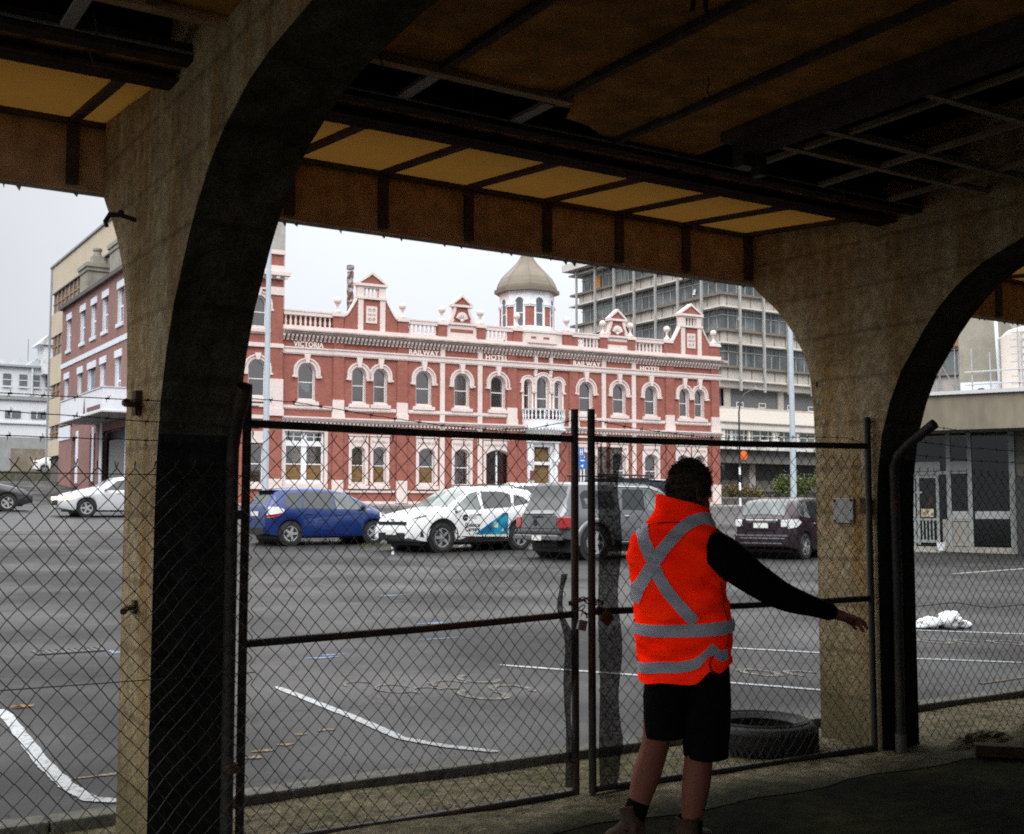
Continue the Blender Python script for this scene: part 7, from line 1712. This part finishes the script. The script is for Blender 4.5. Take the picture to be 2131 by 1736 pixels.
# hair: scalp shell plus many short tufts, so the outline is uneven
b = MB(M=HM); rows = []
for j in range(13):
    th = R(8 + 112 * j / 12); row = []
    for i in range(33):
        ph = 2 * math.pi * i / 32; fx, fy = math.cos(ph), math.sin(ph); front = max(0, fy)
        lim = th * (1 - .50 * front ** 1.2); k = 1.07 + .05 * math.sin(3 * ph + j) * math.sin(th) + .03 * rnd.uniform(-1, 1)
        row.append((.085 * k * math.sin(lim) * fx, (.006 if fy > 0 else .002) + .100 * k * math.sin(lim) * fy, .118 * k * math.cos(lim) + .004))
    row[-1] = row[0]; rows.append(row)
b.grid(rows); hair = b.build('hair', HAIR, person, smooth=True)
b = MB(M=HM); q = random.Random(4)
for i in range(2600):
    th = R(q.uniform(0, 122)); ph = q.uniform(0, 6.283); fy = math.sin(ph); lim = th * (1 - .50 * max(0, fy) ** 1.2)
    n = Vector((math.sin(lim) * math.cos(ph), math.sin(lim) * fy, math.cos(lim))); p = Vector((.087 * n.x, .004 + .104 * n.y, .121 * n.z + .004)) * 1.02
    L_ = q.uniform(.010, .026) * (1.25 if lim < 1.0 else .8); dv = (n + Vector((q.uniform(-.8, .8), q.uniform(-.8, .8), q.uniform(-.7, .5)))).normalized() * L_; sd = dv.cross(Vector((q.uniform(-1, 1), q.uniform(-1, 1), q.uniform(-1, 1)))).normalized() * .0028
    mid = p + dv * .6 + n * .004; b.face(p - sd, p + sd, mid + sd * .8, p + dv, mid - sd * .8)
b.build('hair_tuft', HAIR, hair, fix=False)['kind'] = 'stuff'
# stubble-dark nape is covered by the collar
# torso rings: (z, left, right, front/back half depth, centre depth)
TR = [(.735, -.168, .205, .150, .0), (.80, -.176, .222, .160, .0), (.86, -.182, .234, .168, .0), (.96, -.193, .243, .176, .0), (1.03, -.196, .236, .174, .0), (1.10, -.199, .226, .166, .0), (1.17, -.206, .216, .158, .005), (1.235, -.213, .208, .152, .01), (1.31, -.224, .200, .142, .012), (1.375, -.216, .196, .126, .015), (1.42, -.186, .186, .110, .018), (1.46, -.142, .166, .098, .02), (1.49, -.112, .152, .092, .022), (1.515, -.096, .148, .088, .022), (1.545, -.090, .152, .090, .022), (1.575, -.088, .160, .092, .022)]
ZT = [t[0] for t in TR]
def tor(z, k): return float(np.interp(z, ZT, [t[k] for t in TR]))
def tpt(a, z, grow=0.0):
    """a: angle, 0 = right, 90 = back (towards the camera)"""
    l, r_, d_, c_ = tor(z, 1), tor(z, 2), tor(z, 3), tor(z, 4); cx_, hw = (l + r_) / 2, (r_ - l) / 2; ca, sa = math.cos(a), math.sin(a); e_ = .82
    wr1 = .006 * math.sin(z * 38 + a * 3 + 1.5 * math.sin(a * 2 + z * 9)) * (1 if z < 1.4 else .3) + .005 * math.sin(z * 71 - a * 5)
    u = math.copysign(abs(ca) ** e_, ca); v = math.copysign(abs(sa) ** e_, sa)
    return Vector((cx_ + (hw + grow + wr1 * .5) * u, c_ - (d_ + grow + wr1) * v, z))
def hemz(a):                                           # the hem rides up on the right
    x = math.cos(a); back = max(0, math.sin(a)); base = .752 + .085 * max(0, x) ** 1.2 + .006 * math.sin(a * 4)
    return base + (.045 * math.exp(-((x - .38) / .16) ** 2)) * back
NA = 72; rows = []
for j in range(46):
    t = j / 45; row = []
    for i in range(NA + 1):
        a = 2 * math.pi * i / NA; z0 = hemz(a); z1 = 1.552 - .035 * math.cos(a) * 1.0 + (.008 if math.sin(a) > 0 else -.03); z = z0 + (z1 - z0) * t
        row.append(tpt(a, z, .004 + .004 * (j < 2)))
    row[-1] = row[0]; rows.append(row)
b = MB(); b.grid(rows)
# inside of the collar
rin = [[tpt(2 * math.pi * i / NA, rows[-1][i].z - .03 * k, -.012 - .01 * k) for i in range(NA + 1)] for k in (0, 1, 2)]
for r_ in rin: r_[-1] = r_[0]
b.grid([rows[-1]] + rin)
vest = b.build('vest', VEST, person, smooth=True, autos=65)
def tape(pts, wd, name='reflective_tape', n=40, grow=.0105):
    """strip on the back of the vest; pts (lateral, z) as seen from behind"""
    P = [Vector((x, z)) for x, z in pts]; fine = []
    for i in range(len(P) - 1):
        k_ = max(2, int((P[i + 1] - P[i]).length / .012))
        fine += [P[i].lerp(P[i + 1], k / k_) for k in range(k_)]
    fine.append(P[-1]); rows = []
    for i, p in enumerate(fine):
        d_ = (fine[min(i + 1, len(fine) - 1)] - fine[max(i - 1, 0)]).normalized(); nrm = Vector((-d_.y, d_.x)); row = []
        for k in (-1, -.5, 0, .5, 1):
            q_ = p + nrm * wd / 2 * k; z = q_.y; l, r_ = tor(z, 1), tor(z, 2); u = max(-.999, min(.999, (q_.x - (l + r_) / 2) / ((r_ - l) / 2 + .002))); ca = math.copysign(abs(u) ** (1 / .82), u); a = math.acos(ca)
            row.append(tpt(a, z, grow))
        rows.append(row)
    b = MB(); b.grid(rows); return b.build(name, TAPE, vest, smooth=True)
def smooth_pts(pts, n=6):
    out = []
    P = [pts[0]] + pts + [pts[-1]]
    for i in range(1, len(P) - 2):
        for k in range(n):
            t = k / n; o_ = []
            for c_ in (0, 1):
                p0, p1, p2, p3 = P[i - 1][c_], P[i][c_], P[i + 1][c_], P[i + 2][c_]; o_.append(.5 * (2 * p1 + (p2 - p0) * t + (2 * p0 - 5 * p1 + 4 * p2 - p3) * t * t + (3 * p1 - p0 - 3 * p2 + p3) * t ** 3))
            out.append(tuple(o_))
    return out + [pts[-1]]
def dp(x, y): return ((x - 1410) * .00221, (1755 - y) * .00221)
tape(smooth_pts([dp(1340, 1093), dp(1338, 1118), dp(1346, 1150), dp(1360, 1192), dp(1388, 1240), dp(1432, 1291)]), .052)
tape(smooth_pts([dp(1484, 1092), dp(1462, 1083), dp(1430, 1092), dp(1402, 1115), dp(1372, 1150), dp(1348, 1187), dp(1328, 1225), dp(1318, 1252)]), .052, grow=.0125)
# waist band all the way round
def band(f0, f1, name='reflective_tape', a0=0, a1=360, grow=.0115):
    b = MB(); rows = [[], [], []]; n = 90
    for i in range(n + 1):
        a = R(a0 + (a1 - a0) * i / n); z0, z1 = f0(a), f1(a); rows[0].append(tpt(a, z0, grow)); rows[1].append(tpt(a, (z0 + z1) / 2, grow + .001)); rows[2].append(tpt(a, z1, grow))
    b.grid(rows); return b.build(name, TAPE, vest, smooth=True)
band(lambda a: .975 - .012 * math.sin(a) + .008 * math.cos(a), lambda a: 1.030 - .012 * math.sin(a) + .012 * math.cos(a), a0=4, a1=300)
def lowz(a):
    x = math.cos(a); return hemz(a) + .045 + .03 * math.exp(-((x - .25) / .3) ** 2) * max(0, math.sin(a))
band(lambda a: lowz(a), lambda a: lowz(a) + .050, a0=40, a1=300)
# side fold under the arm and seam of the vest
b = MB(); b.tube([tpt(R(38), z, .004) for z in np.linspace(.86, 1.2, 14)], .004, 5); b.tube([tpt(R(64 + 6 * math.sin(k * .4)), .80 + .085 * k / 8, .010) for k in range(9)], [.006, .006, .005, .005, .004, .004, .004, .003, .002], 5); b.build('seam', mat('dark_orange_fold', (.22, .02, .008), rough=.9), vest, smooth=True)
b = MB(); b.tube([tpt(R(60 + k * 2), 1.50 - .002 * k - .035 * math.cos(R(20 + 4 * k)) * .9, .006) for k in range(36)], .0035, 5); b.build('collar_seam', bpy.data.materials['dark_orange_fold'], vest, smooth=True)
# sleeves of the black jumper
def sleeve(pts, rad, name):
    vs = [tuple(p) for p in pts]; es = [(i, i + 1) for i in range(len(pts) - 1)]
    return skin_mesh(name, vs, es, rad, 0, 2, person, BLACK)
s1 = sleeve([(.125, -.045, 1.335), (.165, -.055, 1.335), (.215, -.075, 1.305), (.275, -.085, 1.255), (.34, -.092, 1.205), (.405, -.092, 1.165), (.455, -.085, 1.135), (.53, -.065, 1.108), (.61, -.04, 1.085), (.68, -.012, 1.062), (.718, .002, 1.052)],
            [(.098, .098), (.104, .104), (.100, .100), (.090, .090), (.082, .082), (.077, .077), (.070, .070), (.062, .062), (.049, .049), (.045, .045), (.042, .042)], 'jumper_sleeve')
s2 = sleeve([(-.150, .04, 1.36), (-.152, .10, 1.26), (-.150, .17, 1.165), (-.08, .24, 1.13), (-.01, .295, 1.10)], [(.078, .078), (.066, .066), (.058, .058), (.048, .048), (.040, .040)], 'jumper_sleeve')
b = MB()
for k in range(7):
    a = .36 + .012 * k; b.tube([(.375 + .055 * k / 3 + .01 * math.cos(R(t)), -.10 + .07 * math.sin(R(t)) * .4, 1.185 - .018 * k + .068 * math.cos(R(t))) for t in range(-60, 61, 30)], .004, 4)
b.build('sleeve_crease', BLACK, s1, smooth=True)
# shorts
def loft(rings, name, m, cap=True):
    b = MB(); rows = []
    for (c, rx, ry) in rings:
        row = [(c[0] + rx * math.cos(2 * math.pi * i / 36) * (1 + .03 * math.sin(i * 1.1 + c[2] * 20)), c[1] + ry * math.sin(2 * math.pi * i / 36) * (1 + .03 * math.cos(i * .9 + c[2] * 25)), c[2]) for i in range(37)]; row[-1] = row[0]; rows.append(row)
    b.grid(rows); return b.build(name, m, person, smooth=True)
shl_ = loft([((-.068, 0, .498), .086, .095), ((-.070, 0, .53), .088, .098), ((-.066, .0, .60), .094, .105), ((-.055, .0, .68), .105, .12), ((-.03, .0, .76), .12, .135), ((.0, .0, .86), .135, .14), ((.02, 0, .92), .14, .14)], 'shorts', SHORT)
b = MB(); rows = []
for (c, rx, ry) in [((.115, -.03, .425), .100, .108), ((.116, -.028, .47), .102, .112), ((.118, -.02, .56), .108, .118), ((.120, -.012, .66), .112, .125), ((.118, -.006, .76), .115, .135), ((.105, .0, .86), .118, .14), ((.09, 0, .95), .118, .13)]:
    row = [(c[0] + rx * math.cos(2 * math.pi * i / 36) * (1 + .03 * math.sin(i * 1.3 + c[2] * 22)), c[1] + ry * math.sin(2 * math.pi * i / 36), c[2] + (.012 * math.sin(2 * math.pi * i / 36) if c[2] < .48 else 0)) for i in range(37)]; row[-1] = row[0]; rows.append(row)
b.grid(rows); b.build('shorts_leg', SHORT, shl_, smooth=True)
# socks and boots
def boot(c, an, yaw, lift, name):
    M_ = Matrix.Translation(c) @ Matrix.Rotation(yaw, 4, 'Z') @ Matrix.Rotation(lift, 4, 'X')
    b = MB(M=M_); secs = [(-.085, .030, .012, .060), (-.075, .038, .005, .085), (-.03, .042, .003, .10), (.03, .044, .003, .095), (.09, .048, .003, .072), (.15, .046, .004, .060), (.185, .034, .008, .048), (.20, .015, .018, .032)]; rows = []
    for y, hw, z0, z1 in secs: rows.append([(hw * math.cos(2 * math.pi * i / 16), y, z0 + (z1 - z0) * (.5 + .5 * math.sin(2 * math.pi * i / 16))) for i in range(17)])
    for r_ in rows: r_[-1] = r_[0]
    b.grid(rows); b.face(*rows[0][:-1]); b.face(*rows[-1][:-1])
    b.lathe((0, -.03, 0), [(.050, .05), (.052, .09), (.050, .13), (.053, .142), (.046, .145)], 16, cap=False); o = b.build('boot', BOOT, person, smooth=True, autos=60)
    b = MB(M=M_); b.prism([(hw * 1.06, y) for y, hw, _, _ in secs] + [(-hw * 1.06, y) for y, hw, _, _ in secs[::-1]], -.012, .014, 'z'); b.box(-.036, .036, -.085, -.01, -.024, -.012); b.build('sole', CBLK, o)
boot((-.222, -.02, .045), 0, R(28), R(-16), 'l'); boot((.032, -.082, .026), 0, R(-30), 0, 'r')
b = MB(); b.tube([(-.186, -.012, .215), (-.196, -.014, .19), (-.214, -.02, .13), (-.220, -.022, .09)], [.0505, .052, .050, .048], 18); b.build('sock', BLACK, person, smooth=True, autos=50)
b = MB(); b.tube([(.039, -.085, .155), (.037, -.086, .13), (.032, -.086, .08)], [.0495, .051, .049], 18); b.build('sock', BLACK, person, smooth=True, autos=50)

split_loose({'pilaster', 'brick_pier', 'pier_base', 'hanger_batten', 'sill_course', 'console', 'parapet_pier', 'pier_cap', 'plinth_moulding', 'clamp', 'plate_bolt', 'spalled_patch', 'baluster',
             'shopfront_pier', 'shopfront_trim', 'tower_bracket', 'inset_panel', 'column', 'rack_rail', 'white_band', 'black_band', 'eye', 'string_course', 'main_cornice', 'awning_trim', 'paper_sign',
             'balustrade_rail', 'sash', 'decal_motif', 'ground_wall', 'ledge', 'boarding', 'lower_cornice', 'sun_ledge', 'floor_slab', 'spandrel', 'window_band', 'mid_panel', 'low_panel', 'door_panel', 'door_grille', 'roof_rack', 'tower_trim', 'beam_bracket', 'hidden_beam', 'lattice_batten', 'timber_edge', 'wall', 'board', 'chassis', 'aerial_bracket', 'tension_wire', 'pale_band', 'band_trim', 'panel', 'sign_mark', 'trim', 'road_kerb', 'small_print', 'tympanum', 'gable_field'}, .025)
